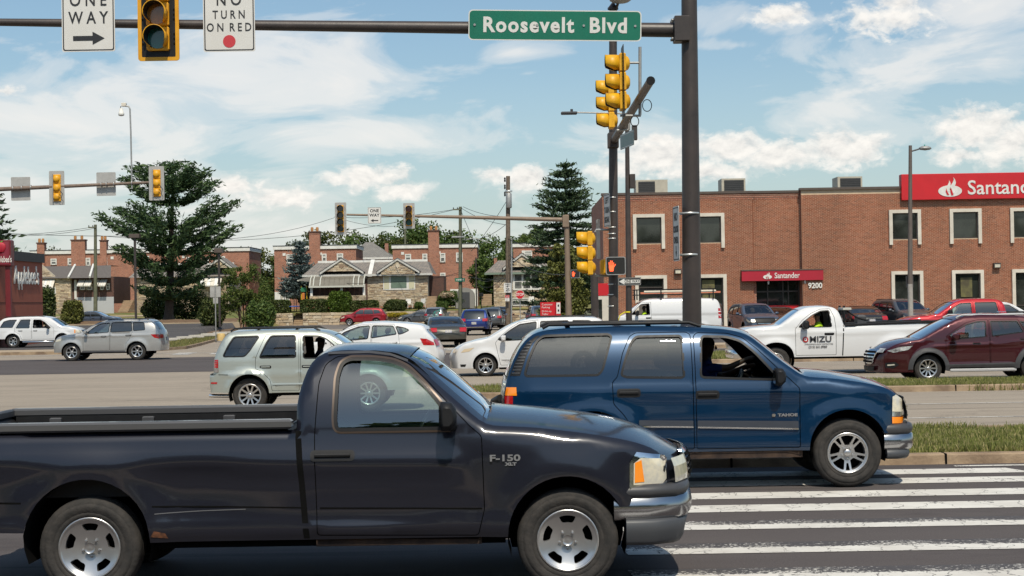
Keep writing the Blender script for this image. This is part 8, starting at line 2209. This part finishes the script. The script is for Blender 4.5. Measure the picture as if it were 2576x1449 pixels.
W_ = [((240, 570, 160), (-40, 590, 170), .3), ((240, 574, 160), (-40, 590, 172), .4), ((240, 592, 160), (1158, 524, 158), 1.6), ((0, 586, 160), (345, 594, 134), .1), ((345, 600, 134), (840, 548, 180), 1.0),
  ((1158, 524, 158), (840, 546, 175), .4), ((1020, 566, 210), (850, 548, 180), .5), ((1160, 523, 158), (1278, 566, 130), .3), ((1165, 520, 158), (1278, 545, 130), .25), ((1278, 500, 130), (1185, 632, 150), .2), ((1278, 560, 130), (1162, 600, 158), .6),
  ((1280, 640, 130), (1430, 690, 82), .5), ((1278, 600, 130), (1420, 625, 110), .4), ((1282, 604, 130), (1500, 640, 120), .3), ((1160, 690, 158), (1278, 700, 130), .25), ((1158, 525, 158), (1190, 600, 150), .1), ((690, 697, 175), (1158, 690, 158), .8), ((1286, 655, 130), (1200, 700, 168), .9), ((1286, 662, 130), (1200, 712, 168), 1.1), ((1286, 670, 130), (1210, 720, 168), 1.2), ((1040, 690, 169), (1158, 684, 158), .4)]
NM = {240: 'grey green pole', -40: 'left edge', 0: 'left edge', 345: 'first lot light', 1158: 'greenish lamp pole', 1160: 'greenish lamp pole', 1165: 'greenish lamp pole', 1162: 'greenish lamp pole', 840: 'four lamp signal', 1020: 'slim pole behind the terraces', 1278: 'weathered pole', 1280: 'weathered pole', 1282: 'weathered pole', 1286: 'weathered pole', 1185: 'right terrace', 690: 'left terrace', 1040: 'twin cottage', 1190: 'brick terrace wall'}
NE = {1430: 'tan post', 1420: 'arborvitae', 1500: 'side signal', 1200: 'single cottage roof', 1210: 'single cottage gutter', 850: 'signal backplate', 840: 'four lamp signal'}
LBL = set()
for k, (a, b_, sg_) in enumerate(W_):
 nm = lambda q: NE.get(q[0], NM.get(q[0], 'pole'))
 lb = 'dark overhead wire from %s to %s' % (nm(a), nm(b_))
 for w_ in ('', ', second', ', lower', ', lowest'):
  if lb + w_ not in LBL: break
 lb += w_; LBL.add(lb)
 pts = wire(at(*a), at(*b_), sg_)
 m = MB(); m.tube(pts, .022, 5, False); o = m.build('overhead_wire', M_BLACK); tag(o, lb, 'wire', 'overhead wires')
# ------------------------------------------------ bicycles on the carrier
def bicycle(label, loc, rz, mat, s=1.0):
 e = empty('bicycle', loc, rz, label, 'bicycle'); e.scale = (s,) * 3
 for x_ in (-.52, .52):
  m = MB(); m.tube([(x_ + .33 * math.cos(a), 0, .34 + .33 * math.sin(a)) for a in np.linspace(0, 2 * PI, 25)], .022, 6, False)
  w_ = m.build('wheel', M_RUBBER, e)
  for a in np.linspace(0, PI, 7)[:-1]:
   m = MB(); m.tube([(x_ + .32 * math.cos(a), 0, .34 + .32 * math.sin(a)), (x_ - .32 * math.cos(a), 0, .34 - .32 * math.sin(a))], .004, 4, False); m.build('spoke', M_GALV, w_)
 fr = MB()
 for a, b_ in (((-.52, .34), (-.08, .30)), ((-.08, .30), (-.20, .82)), ((-.20, .76), (.36, .80)), ((-.08, .30), (.38, .68)), ((-.52, .34), (-.19, .74)), ((.52, .34), (.35, .86))):
  fr.tube([(a[0], 0, a[1]), (b_[0], 0, b_[1])], .022, 6)
 fr.build('frame', mat, e)
 m = MB(); m.box(-.34, -.08, -.06, .06, .84, .88, bev=.015); m.build('saddle', M_BLACK, e)
 m = MB(); m.tube([(.35, 0, .86), (.34, 0, .96), (.42, .24, .97)], .014, 5); m.tube([(.34, 0, .96), (.42, -.24, .97)], .014, 5); m.build('handlebar', M_BLACK, e)
 m = MB(); m.lathe([(.09, .01), (.09, -.01)], 12, trs(-.08, .03, .30) @ Matrix.Rotation(PI / 2, 4, 'X')); m.build('chainring', M_BLACK, e)
 return e
c = at(1105, 806, 151.3); bicycle('turquoise bicycle hanging on the tail of the light grey hatchback', (c.x - .1, 151.2, .62), -.12, pm('turquoise_frame', (.01, .38, .30), .4), .95).rotation_euler.y = -.25
c = at(1080, 806, 151.3); bicycle('black bicycle behind the turquoise one on the carrier', (c.x - .2, 151.05, .50), .1, M_BLACK, .85)
# ------------------------------------------------ things in the gardens
e = empty('trampoline', hz(300, 1075, 168.5), 0, 'round trampoline with dark net poles beside the blue spruce', 'trampoline'); e.location.z = LAWN_Z - .1
R_ = 1.0
m = MB(); m.tube([(R_ * math.cos(a), R_ * math.sin(a), .55) for a in np.linspace(0, 2 * PI, 25)], .06, 6, False); m.build('pad', pm('blue_pad', (.03, .10, .40), .6), e)
for a in np.linspace(0, 2 * PI, 7)[:-1]:
 m = MB(); m.tube([(R_ * math.cos(a), R_ * math.sin(a), 0), (R_ * math.cos(a), R_ * math.sin(a), 2.1)], .035, 6); m.build('net_pole', M_BLACK, e)
m = MB(); m.lathe([(R_ - .06, .55), (0, .53)], 24); m.build('mat', M_BLACK, e)
p = hz(432, 1060, 169)
e = empty('play_slide', (p.x, 169, p.z - .3), 0, 'small playset with green roof and yellow posts beside the porch', 'playset'); e.scale = (.48,) * 3
for s in (-1, 1):
 m = MB(); m.tube([(s * .6, 0, 0), (s * .6, 0, 4.0)], .12, 6); m.build('post', pm('play_yellow', (.62, .42, .02), .5), e)
m = MB(); m.box(-.65, .65, -.5, .5, 2.6, 3.6, bev=.1); m.build('roof', pm('play_green', (.02, .16, .07), .6), e)
m = MB(); m.box(-.4, .2, -.8, -.4, .2, 2.4, bev=.1); m.build('slide', pm('play_orange', (.5, .16, .03), .6), e)
def lawn_chair(label, p, rz):
 e = empty('garden_chair', p, rz, label, 'chair', 'garden chairs outside the cottages')
 M_ = M_WHITE
 m = MB(); m.box(-.28, .28, -.28, .28, .42, .47, bev=.01); m.build('seat', M_, e)
 m = MB(); m.box(-.28, .28, .25, .30, .50, 1.0, bev=.02); m.build('backrest', M_, e)
 for sx_ in (-1, 1):
  for sy in (-1, 1):
   m = MB(); m.box(sx_ * .26 - .03, sx_ * .26 + .03, sy * .25 - .03, sy * .25 + .03, 0, .42); m.build('leg', M_, e)
  m = MB(); m.box(sx_ * .30 - .03, sx_ * .30 + .03, -.28, .28, .64, .68); m.build('armrest', M_, e)
lawn_chair('white garden chair between hedge and small bush by the twin cottage', (hz(1455, 1120).x, 168.6, 1.6), .4)
lawn_chair('white garden chair close to the cottage steps', (hz(1575, 1120).x, 168.6, 1.6), -.5)
lawn_chair('white garden chair under the basement window of the single cottage', (h4(552, 0).x, 168.8, h4(552, 1265).z), .1)
p = hz(2140, 1110, 168); e = empty('mailbox', (p.x, 168, 1.5), 0, 'black mailbox on a post at the cottage path', 'mailbox')
m = MB(); m.tube([(0, 0, 0), (0, 0, 1.2)], .05, 6); m.build('post', M_BLACK, e); m = MB(); m.box(-.25, .25, -.2, .2, 1.2, 1.6, bev=.05); m.build('box', M_BLACK, e)
m = MB(); m.tube([(0, 0, 0), (0, 0, 5.5)], .07, 6); o = m.build('thin_pole', M_BROWN); p = hz(2095, 1105, 169); o.location = (p.x, 169, 1.4); tag(o, 'thin brown service pole behind the mailbox', 'pole')
p = hz(1985, 1110, 169); e = empty('garden_shed', (p.x, 170, 1.5), 0, 'rounded grey shed behind the utility pole', 'shed')
m = MB(); m.prism([(-1.0, 0), (1.0, 0)] + [(1.0 * math.cos(a), 1.3 + .9 * math.sin(a)) for a in np.linspace(0, PI, 10)], -1, 1); m.build('shell', pm('grey_shed', (.22, .21, .19), .7), e); hbox(-.5, .5, -1.04, -1.005, .05, 1.7, 'door', M_TRIM, e)
# ================================================================== plants
def leaf_mat(name, a, b_, c=None, trans=.25, rough=.6):
 m = bpy.data.materials.new(name); m.use_nodes = True
 t = NT(m.node_tree); b = t.n['Principled BSDF']
 rnd = t.node('ShaderNodeNewGeometry').outputs['Random Per Island']
 col = t.ramp(rnd, [(0, a), (.55, b_), (1, c or b_)])
 t.l.new(col, b.inputs['Base Color']); b.inputs['Roughness'].default_value = rough; b.inputs['Specular IOR Level'].default_value = .3
 tr = t.node('ShaderNodeBsdfTranslucent'); t.l.new(col, tr.inputs['Color'])
 mx = t.node('ShaderNodeMixShader', ins={0: trans}); t.l.new(b.outputs[0], mx.inputs[1]); t.l.new(tr.outputs[0], mx.inputs[2])
 t.l.new(mx.outputs[0], t.n['Material Output'].inputs[0])
 return m
def fast_mesh(name, V, Q, mat, parent=None):
 me = bpy.data.meshes.new(name); nv, nf = len(V), len(Q); k = Q.shape[1]
 me.vertices.add(nv); me.vertices.foreach_set('co', np.asarray(V, np.float32).ravel())
 me.loops.add(nf * k); me.loops.foreach_set('vertex_index', np.asarray(Q, np.int32).ravel())
 me.polygons.add(nf); me.polygons.foreach_set('loop_start', np.arange(0, nf * k, k, dtype=np.int32)); me.polygons.foreach_set('loop_total', np.full(nf, k, np.int32))
 me.update(calc_edges=True); me.validate()
 me.materials.append(mat)
 o = bpy.data.objects.new(name, me); return link(o, parent)
def leaf_quads(C, size, aspect=1.6, rg=RNG, axis=None, spread=1.0, curl=.0):
 """quads round the centres C; axis (n,3) optional leaf direction"""
 n = len(C)
 A = rg.normal(size=(n, 3)) * spread
 if axis is not None: A = A * .45 + axis
 A /= np.linalg.norm(A, axis=1)[:, None]
 B = np.cross(A, rg.normal(size=(n, 3))); B /= np.maximum(np.linalg.norm(B, axis=1), 1e-6)[:, None]
 s = size * rg.uniform(.6, 1.3, n)[:, None]
 u, v = A * s * aspect / 2, B * s / 2
 V = np.stack([C - u - v * .5, C - u * .1 - v + np.cross(A, B) * s * curl, C + u, C - u * .1 + v + np.cross(A, B) * s * curl], 1).reshape(-1, 3)
 Q = np.arange(4 * n).reshape(-1, 4)
 return V, Q
def clump_points(centres, radii, per, rg=RNG, shell=.55):
 out = []
 for c, r in zip(centres, radii):
  d = rg.normal(size=(per, 3)); d /= np.linalg.norm(d, axis=1)[:, None]
  q = rg.uniform(0, 1, per) ** shell
  out.append(np.asarray(c) + d * (q * 1.0)[:, None] * np.asarray(r))
 return np.concatenate(out)
M_BARK = pm('bark', (.075, .052, .038), .95, rgb2=(.045, .032, .024), vscale=6, bump=.8, bscale=18)
M_PALEBARK = pm('pale_bark', (.33, .20, .12), .9, rgb2=(.20, .12, .08), vscale=6)
L_PINE = leaf_mat('pine_needles', (.030, .058, .026), (.062, .112, .042), (.11, .165, .06), .2)
L_SPRUCE = leaf_mat('spruce_needles', (.022, .042, .022), (.046, .078, .034), (.078, .115, .05), .1)
L_BLUE = leaf_mat('blue_spruce_needles', (.05, .075, .075), (.10, .135, .13), (.16, .20, .19), .1)
L_ARB = leaf_mat('arborvitae_foliage', (.060, .072, .018), (.13, .14, .03), (.20, .195, .05), .15)
L_YEW = leaf_mat('dark_hedge_foliage', (0.027, 0.047, 0.012), (0.062, 0.086, 0.022), (0.115, 0.128, 0.035), .15)
L_BRIGHT = leaf_mat('bright_leaves', (.045, .085, .010), (.085, .14, .018), (.14, .20, .03), .3)
L_MID = leaf_mat('mid_green_leaves', (0.038, 0.073, 0.018), (0.081, 0.132, 0.028), (0.135, 0.182, 0.043), .25)
L_OLIVE = leaf_mat('olive_leaves', (.046, .062, .016), (.086, .104, .024), (.155, .155, .042), .25)
L_BIRCH = leaf_mat('light_green_leaves', (.045, .075, .016), (.10, .14, .030), (.17, .20, .05), .3)
L_YFLOW = leaf_mat('yellow_flowers', (.35, .26, .02), (.5, .38, .03), (.12, .15, .02), .2)
L_PINKW = leaf_mat('cream_flowers', (.5, .36, .24), (.6, .48, .36), (.08, .12, .03), .2)
def conifer(label, base, H, R, mat, rg, z0=.12, droop=.12, whorls=16, arms=8, tuft=.42, gap=.16, lean=0.0, profile=None, per=7, cat='tree', needle=.5, thick=1.0, up=.25, name='conifer_tree', twin=False):
 """trunk, whorls of limbs, and needle tufts along every limb"""
 e = empty(name, base, 0, label, cat)
 m = MB(); tr = H * .018 + .08
 m.tube([(0, 0, -.3), (lean * .3, 0, H * .3), (lean * .7, 0, H * .7), (lean, 0, H * .98)], [tr * 1.25, tr, tr * .55, .03], 9); m.lathe([(tr * 2.0, -.2), (tr * 1.4, .25), (tr * 1.15, .8)], 10)
 m.build('trunk', M_BARK, e)
 C = []; A = []; lb = MB()
 for w_ in range(whorls):
  f = (w_ + rg.uniform(-.3, .3)) / (whorls - 1); f = max(0, min(1, f))
  z = H * (z0 + (1 - z0) * f * .985)
  prof = (1 - f) ** .8 if profile is None else np.interp(f, *profile)
  n = max(3, int(arms * (.55 + .6 * prof)))
  ph = rg.uniform(0, 6.28)
  for k in range(n):
   if rg.uniform() < gap: continue
   a = ph + 2 * PI * k / n + rg.uniform(-.3, .3)
   L = max(.35, R * prof * rg.uniform(.72, 1.12))
   seg = max(3, int(L / (tuft * .55)))
   dz = up if f > .6 else (up * .5 - droop)
   last = None
   for s in range(seg + 1):
    q = s / seg
    r = L * q
    zz = z + L * (dz * q - droop * .9 * q * q + .30 * q ** 3 * (1 if up > 0 else .2))
    p = np.array([lean * z / H + r * math.cos(a), r * math.sin(a), zz])
    if s in (0, seg) or s == seg // 2:
     if last is not None: lb.tube([tuple(last), tuple(p)], max(.012, .05 * (1 - q)) * (1 + H / 20), 4, False)
     last = p
    if q > .18 or f > .7:
     wd = tuft * (.5 + .9 * q * (1 - q * .45)) * thick
     for j in range(per):
      off = rg.normal(size=3) * (wd * .75, wd * .75, wd * .20)
      C.append(p + off); A.append(np.array([math.cos(a) + rg.normal() * .5, math.sin(a) + rg.normal() * .5, .35 + rg.normal() * .3]))
 for j in range(40): C.append(np.array([lean, 0, H * .98]) + rg.normal(size=3) * (.12, .12, H * .02)); A.append(np.array([0, 0, 1.]))
 C, A = np.array(C), np.array(A)
 V, Q = leaf_quads(C, needle * .36, 3.6, rg, A)
 fast_mesh('crown', V, Q, mat, e)
 lb.build('limbs', M_BARK, e)
 return e
def broad(label, base, blobs_, mat, rg, n=1200, leaf=.3, trunk=.25, cat='tree', bark=None, stems=1, clump=.55, name='broadleaf_tree', lobes=26, limbs=True):
 """blobs_: ellipsoids (x, y, z, rx, ry, rz) relative to base that hold leaf clumps"""
 e = empty(name, base, 0, label, cat)
 m = MB(); top = max(b_[2] for b_ in blobs_)
 cs = []
 for (x, y, z, rx, ry, rz) in blobs_:
  for k in range(lobes):
   d = rg.normal(size=3); d /= np.linalg.norm(d); q = rg.uniform(.35, 1.0) ** .6
   cs.append((x + d[0] * rx * q, y + d[1] * ry * q, z + d[2] * rz * q))
 if trunk > 0:
  for s in range(stems):
   a = 2 * PI * s / max(stems, 1) + .4; sp = .0 if stems == 1 else .35
   tgt = blobs_[s % len(blobs_)]
   m.tube([(sp * math.cos(a) * .4, sp * math.sin(a) * .4, -.2), (sp * math.cos(a) * 1.3, sp * math.sin(a), top * .45), (tgt[0] * .7 + sp * math.cos(a) * 2.2, tgt[1] * .7, top * .95)], [trunk, trunk * .7, trunk * .2], 7)
  m.build('trunk', bark or M_BARK, e)
  if limbs:
   l = MB()
   for c in cs[::3]:
    z1 = c[2] * .55
    l.tube([(c[0] * .12, c[1] * .12, z1 * .8), (c[0] * .5, c[1] * .5, c[2] * .75), c], [trunk * .3, trunk * .18, .01], 4, False)
   l.build('limbs', bark or M_BARK, e)
 rr = [np.array((b_[3], b_[4], b_[5])).mean() * clump * rg.uniform(.5, 1.1) for b_ in blobs_ for _ in range(lobes)]
 per = max(8, int(n * 2.1) // len(cs))
 C = clump_points(cs, [(r, r, r * .75) for r in rr], per, rg)
 C = C[C[:, 2] > .02]
 V, Q = leaf_quads(C, leaf * .62, 1.5, rg, curl=.15)
 fast_mesh('crown' if trunk > 0 else 'foliage', V, Q, mat, e)
 return e
def shrub(label, base, w, d, h, mat, rg, n=900, leaf=.16, cat='shrub', name='shrub', boxy=False, group=None):
 e = empty(name, base, 0, label, cat, group)
 P = []
 n = int(n * 1.6)
 while len(P) < n:
  q = rg.uniform(-1, 1, (n * 2, 3)) * (1, 1, .5) + (0, 0, .5)
  r = np.abs(q - (0, 0, .45)) / (1, 1, .55)
  rad = (r ** (6 if boxy else 2.3)).sum(1)
  bump = .72 + .28 * np.sin(q[:, 0] * 5.3 + 1) * np.sin(q[:, 1] * 4 + q[:, 2] * 6)
  k = (rad < bump + (.25 if boxy else 0)) & (rad > .15)
  P += list(q[k])
 P = np.array(P[:n]) * (w / 2, d / 2, h)
 V, Q = leaf_quads(P, leaf * .72, 1.4, rg, curl=.2); fast_mesh('foliage', V, Q, mat, e)
 m = MB()
 for k in range(4): m.tube([(rg.uniform(-.1, .1) * w, rg.uniform(-.1, .1) * d, -.1), (rg.uniform(-.3, .3) * w, rg.uniform(-.3, .3) * d, h * .7)], [.05, .015], 5)
 m.build('stems', M_BARK, e)
 return e
G = np.random.default_rng
# the big pine on the lawn
p = at(425, 803, 142); conifer('big dark pine with layered limbs standing on the lawn left of centre', (p.x, 142, p.z), 13.8, 6.0, L_PINE, G(3), z0=.13, droop=.02, whorls=10, arms=9, tuft=.46, gap=.20, lean=.6, per=26, needle=.42, thick=1.0, up=.30, name='pine_tree',
 profile=([0, .12, .3, .5, .68, .8, .9, 1.0], [.55, .74, .88, 1.0, .80, .60, .36, .08]))
p = at(1428, 790, 152); conifer('tall dark spruce behind the arborvitae and the tan post', (p.x, 152, p.z), 14.4, 4.4, L_SPRUCE, G(5), z0=.10, droop=.22, whorls=24, arms=9, tuft=.42, gap=.06, per=14, needle=.38, up=.10, name='spruce_tree', profile=([0, .3, .6, .85, 1.0], [1.0, .9, .68, .42, .10]))
p = at(0, 800, 128); conifer('dark spruce rising behind the restaurant at the left edge', (p.x - .6, 128, .3), 11.2, 3.2, L_SPRUCE, G(6), z0=.1, droop=.2, whorls=18, arms=9, tuft=.45, gap=.06, per=9, needle=.52, up=.1, name='spruce_tree')
p = hz(400, 1040, 175); conifer('pale blue spruce left of the porch awning', (p.x, 175, p.z - .2), 6.4, 2.35, L_BLUE, G(8), z0=.06, droop=.08, whorls=17, arms=10, tuft=.34, gap=.02, per=10, needle=.40, up=.1, name='blue_spruce')
# arborvitae
p = at(1420, 802, 112); s_ = 4000 / 112
broad('large olive green arborvitae behind the tan post', (p.x, 112, .05), [(0, 0, 1.5, 1.55, 1.4, 1.5), (-.1, 0, 3.4, 1.45, 1.3, 1.6), (.0, 0, 5.0, .95, .9, 1.1), (.6, .2, 2.4, 1.1, 1, 1.4), (-.7, 0, 1.2, 1.0, 1.0, 1.2)], L_ARB, G(9), 9000, .20, .18, 'shrub', name='arborvitae', clump=.42, lobes=34, limbs=False)
# pale stemmed clump in the mulch bed
p = at(612, 815, 124)
broad('leafy clump of pale stems beside the lot light, right of the pine', (p.x, 124, .3), [(-.9, 0, 2.6, 1.5, 1.2, 1.3), (.6, .2, 3.0, 1.6, 1.2, 1.4), (-.1, 0, 4.2, 1.6, 1.2, 1.2), (1.2, 0, 1.6, 1.0, 1, 1.2), (0.9, 0, .9, 1.1, 1, .8)], L_BIRCH, G(10), 6500, .17, .07, 'tree', bark=M_PALEBARK, stems=5, clump=.40, lobes=24, name='birch_clump')
p = at(650, 818, 120); shrub('dark green bush at the right foot of the pale stemmed clump', (p.x, 121, .1), 2.6, 2.0, 2.6, L_MID, G(11), 2200, .18)
p = at(528, 802, 126); shrub('dark shrub left of the pale stemmed clump', (p.x, 127, .4), 2.4, 2.0, 2.7, L_YEW, G(12), 2200, .18)
p = at(455, 780, 150); shrub('round dark shrub right of the pine trunk', (p.x + .4, 150, 1.0), 4.6, 3, 3.0, L_YEW, G(13), 2600, .22)
p = at(388, 775, 150); shrub('dark shrub under the left limbs of the pine', (p.x, 151, 1.0), 3.2, 2.4, 2.2, L_YEW, G(14), 2000, .22)
p = at(113, 798, 138); shrub('tall dark evergreen at the restaurant corner', (p.x, 138, .5), 2.0, 2.0, 4.0, L_YEW, G(15), 2600, .20)
p = at(174, 798, 138); shrub('rounded olive evergreen in front of the far left cottage', (p.x, 139, .5), 2.1, 2.0, 2.6, L_ARB, G(16), 2600, .18)
# trees behind the houses
TREES = [(700, 640, 640, 228, 5.0, L_MID), (655, 618, 655, 232, 4.4, L_OLIVE), (795, 590, 640, 225, 3.4, L_YEW), (850, 580, 640, 226, 5.6, L_OLIVE), (905, 592, 640, 224, 5.0, L_MID), (1005, 588, 640, 222, 4.0, L_OLIVE), (1045, 565, 650, 224, 4.6, L_MID), (1075, 580, 650, 221, 3.4, L_MID), (1150, 594, 690, 226, 4.4, L_YEW), (1205, 596, 700, 222, 5.6, L_MID), (1252, 606, 700, 220, 4.6, L_MID), (1310, 600, 640, 222, 3.0, L_BIRCH), (1345, 582, 640, 218, 3.6, L_MID), (1470, 660, 760, 200, 4, L_YEW), (30, 640, 690, 230, 5, L_MID), (330, 640, 690, 232, 5, L_OLIVE), (130, 640, 690, 235, 4, L_OLIVE), (-120, 620, 690, 220, 6, L_MID)]
DESC = ['bushy tree behind the houses right of the leafy clump', 'olive tree top left of the first brick terrace', 'dark bare tipped tree left of the chimney terrace roof', 'wide olive tree crown above the left brick terrace', 'green tree crown left of the grey hipped roof', 'yellowing tree right of the grey hipped roof', 'feathery tree above the slim utility pole', 'green tree left of the right terrace chimney', 'dark tree behind the right terrace parapet', 'large green tree between the right terrace and the tall utility pole', 'green tree directly behind the tall utility pole', 'pale airy tree right of the tall utility pole', 'green tree left of the tall spruce', 'dark tree mass left of the bank behind the arborvitae', 'tree top behind the restaurant parapet', 'olive tree top behind the big pine', 'olive tree top above the far left terrace', 'broad green tree beyond the left edge']
for k, ((px, pt_, pb_, Y_, r_, mt), ds) in enumerate(zip(TREES, DESC)):
 t_, b_ = at(px, pt_, Y_), at(px, 770, Y_)
 H = t_.z - .6; r_ *= 1.15; rg = G(100 + k)
 bl_ = [(0, 0, H - r_ * .9, r_, r_, r_ * .9)] + [(rg.uniform(-.7, .7) * r_, rg.uniform(-.4, .4) * r_, H - r_ * rg.uniform(1.2, 2.0), r_ * rg.uniform(.6, .9), r_ * .8, r_ * rg.uniform(.6, .9)) for _ in range(3)]
 broad(ds, (t_.x, Y_, 1.0), bl_, mt, rg, 13000, .42, .28, clump=.38, lobes=44)
broad('airy tree with see through crown left of the spruce', (at(1325, 600, 196).x, 196, 1.0), [(0, 0, 8.4, 2.2, 1.5, 1.3), (1.6, 0, 7.2, 1.4, 1, 1.0), (-1.4, 0, 7.0, 1.3, 1, .9)], L_BIRCH, G(140), 1500, .26, .12, clump=.40, lobes=12)
broad('green tree beside the single cottage, behind its steps', (h4(175, 0, 176).x, 176, 1.3), [(0, 0, 2.6, 1.6, 1.4, 1.8), (-.6, 0, 4.4, 1.5, 1.2, 1.4)], L_MID, G(141), 2600, .26, .12, clump=.42)
# hedges and shrubs of the middle garden
def zsh(x0, x1, y0, y1, Y_, label, mat, boxy, n, seed, leaf=.18, name='hedge'):
 a, b_ = hz(x0, y1, Y_), hz(x1, y0, Y_)
 shrub(label, ((a.x + b_.x) / 2, Y_, a.z), b_.x - a.x, 1.6, b_.z - a.z, mat, G(seed), n, leaf, name=name, boxy=boxy)
zsh(78, 300, 1048, 1172, 168.0, 'clipped dark hedge left of the garden steps', L_YEW, True, 3000, 21)
zsh(396, 660, 1040, 1172, 168.0, 'clipped dark hedge right of the garden steps', L_YEW, True, 3400, 22)
zsh(860, 1152, 1050, 1160, 168.2, 'dark hedge behind the parked red suv', L_YEW, True, 3200, 23)
zsh(640, 905, 945, 1178, 167.5, 'bright yellow green bush in front of the porch', L_BRIGHT, False, 3600, 24, .17, 'shrub')
zsh(1190, 1442, 1035, 1160, 168.0, 'dark spreading bush below the picture window', L_YEW, False, 2800, 25, .17, 'shrub')
zsh(1490, 1585, 1062, 1135, 168.0, 'small round bush between the white chairs', L_MID, False, 1200, 26, .14, 'shrub')
zsh(1672, 1835, 1052, 1150, 167.8, 'round bush at the foot of the cottage steps', L_MID, False, 2000, 27, .15, 'shrub')
zsh(1700, 2030, 950, 1110, 169.5, 'cream flowering shrub left of the shed', L_MID, False, 3000, 28, .17, 'shrub')
zsh(1730, 1900, 965, 1030, 169.0, 'cream flower heads on the shrub by the steps', L_PINKW, False, 500, 29, .15, 'flowers')
zsh(1195, 1450, 1165, 1215, 166.3, 'yellow flowers growing along the top of the garden wall', L_YFLOW, False, 900, 30, .14, 'flowers')
zsh(-20, 130, 880, 1140, 172, 'green tree like bush at the left end of the first brick terrace', L_MID, False, 3200, 31, .24, 'shrub')
zsh(2110, 2235, 820, 1000, 176, 'green bush between terrace and single cottage', L_MID, False, 1800, 32, .24, 'shrub')
# turf: blades standing on the medians and the verge
def blades(name, label, reg, n, h, mat, rg, z=.10, keep=None, wd=.012):
 x = rg.uniform(reg[0], reg[1], n); y = rg.uniform(reg[2], reg[3], n)
 if keep is not None:
  k = keep(x, y); x, y = x[k], y[k]
 n = len(x)
 cl = .55 + .45 * np.sin(x * 2.1 + np.sin(y * 3.7)) * np.sin(y * 2.9 + x * .7)
 hh = h * rg.uniform(.45, 1.25, n) * (.6 + .6 * np.clip(cl, 0, 1))
 a = rg.uniform(0, 6.28, n); w_ = wd * rg.uniform(.7, 1.4, n); ln = hh * rg.uniform(.1, .7, n); b_ = rg.uniform(0, 6.28, n)
 B = np.stack([x, y, np.full(n, z)], 1); U = np.stack([np.cos(a) * w_, np.sin(a) * w_, np.zeros(n)], 1); T = B + np.stack([np.cos(b_) * ln, np.sin(b_) * ln, hh], 1)
 V = np.stack([B - U, B + U, T + U * .25, T - U * .25], 1).reshape(-1, 3)
 o = fast_mesh(name, V, np.arange(4 * n).reshape(-1, 4), mat); o['kind'] = 'stuff'; o['label'] = label
L_GRASS = leaf_mat('grass_blades', (.14, .17, .038), (.235, .245, .065), (.42, .35, .17), .35, .7)
L_DRY = leaf_mat('dry_grass_blades', (.16, .16, .05), (.27, .23, .09), (.14, .17, .045), .35, .7)
ins = lambda poly: (lambda x, y: in_poly(np.stack([x, y], 1), poly) & (np.sin(x * 1.3 + 2 * np.sin(y * 1.1)) + np.sin(y * 2.3 + x * .6) + .9 * np.sin(x * 3.1 - y) > RNG.uniform(-2.6, -.6, len(x))))
blades('grass', 'tall green grass on the near median', (.2, 14, 20.6, 25.0), 110000, .10, L_GRASS, G(41), .10, ins(med1), .010)
blades('grass', 'uneven green grass on the centre median', (-1.6, 20, 36, 39), 80000, .085, L_GRASS, G(42), .10, ins(med2), .009)
blades('grass', 'green grass on the far median', (2.6, 24, 53.4, 59), 40000, .14, L_GRASS, G(43), .10, ins(med3), .02)
blades('grass', 'grass on the verge beside the side street kerb', (-24, -16.5, 80, 118), 22000, .11, L_DRY, G(44), .11, ins([(-20.6, 80.6), (-19.7, 77.4), (-17.7, 79.3), (-17.0, 82), (-17.5, 88), (-18.7, 100), (-20.7, 117), (-23.0, 117), (-20.7, 100), (-19.6, 88), (-19.3, 84)]), .02)
kw = G(45);
xs_ = kw.uniform(2, 12, 2600); gx = np.sin(xs_ * 1.7) + np.sin(xs_ * .6 + 2);
blades('kerb_weeds', 'weeds growing out of the kerb joint', (1.5, 14, 20.38, 20.60), 2600, .16, L_GRASS, G(46), .0, lambda x, y: (np.sin(x * 1.9) + np.sin(x * .73 + 2)) > 1.15, .010)
blades('kerb_weeds', 'weeds along the centre median kerb', (-1, 20, 35.85, 36.05), 1600, .14, L_DRY, G(47), .0, lambda x, y: (np.sin(x * 1.3) + np.sin(x * .53 + 1)) > .9, .014)
# unseen trees added behind the viewer, to give the car windows something to mirror
rg = G(77); C = []
for k in range(26):
 x = -62 + 5 * k; h_ = rg.uniform(7, 13)
 C.append(clump_points([(x, -26 + rg.uniform(-3, 3), h_ * .55)], [(4.2, 3, h_ * .5)], 420, rg, .4))
V, Q = leaf_quads(np.concatenate(C), 1.3, 1.4, rg); o = fast_mesh('mirror_treeline', V, Q, L_MID); o['kind'] = 'stuff'; o['label'] = 'unseen row of trees added for the car windows to mirror'
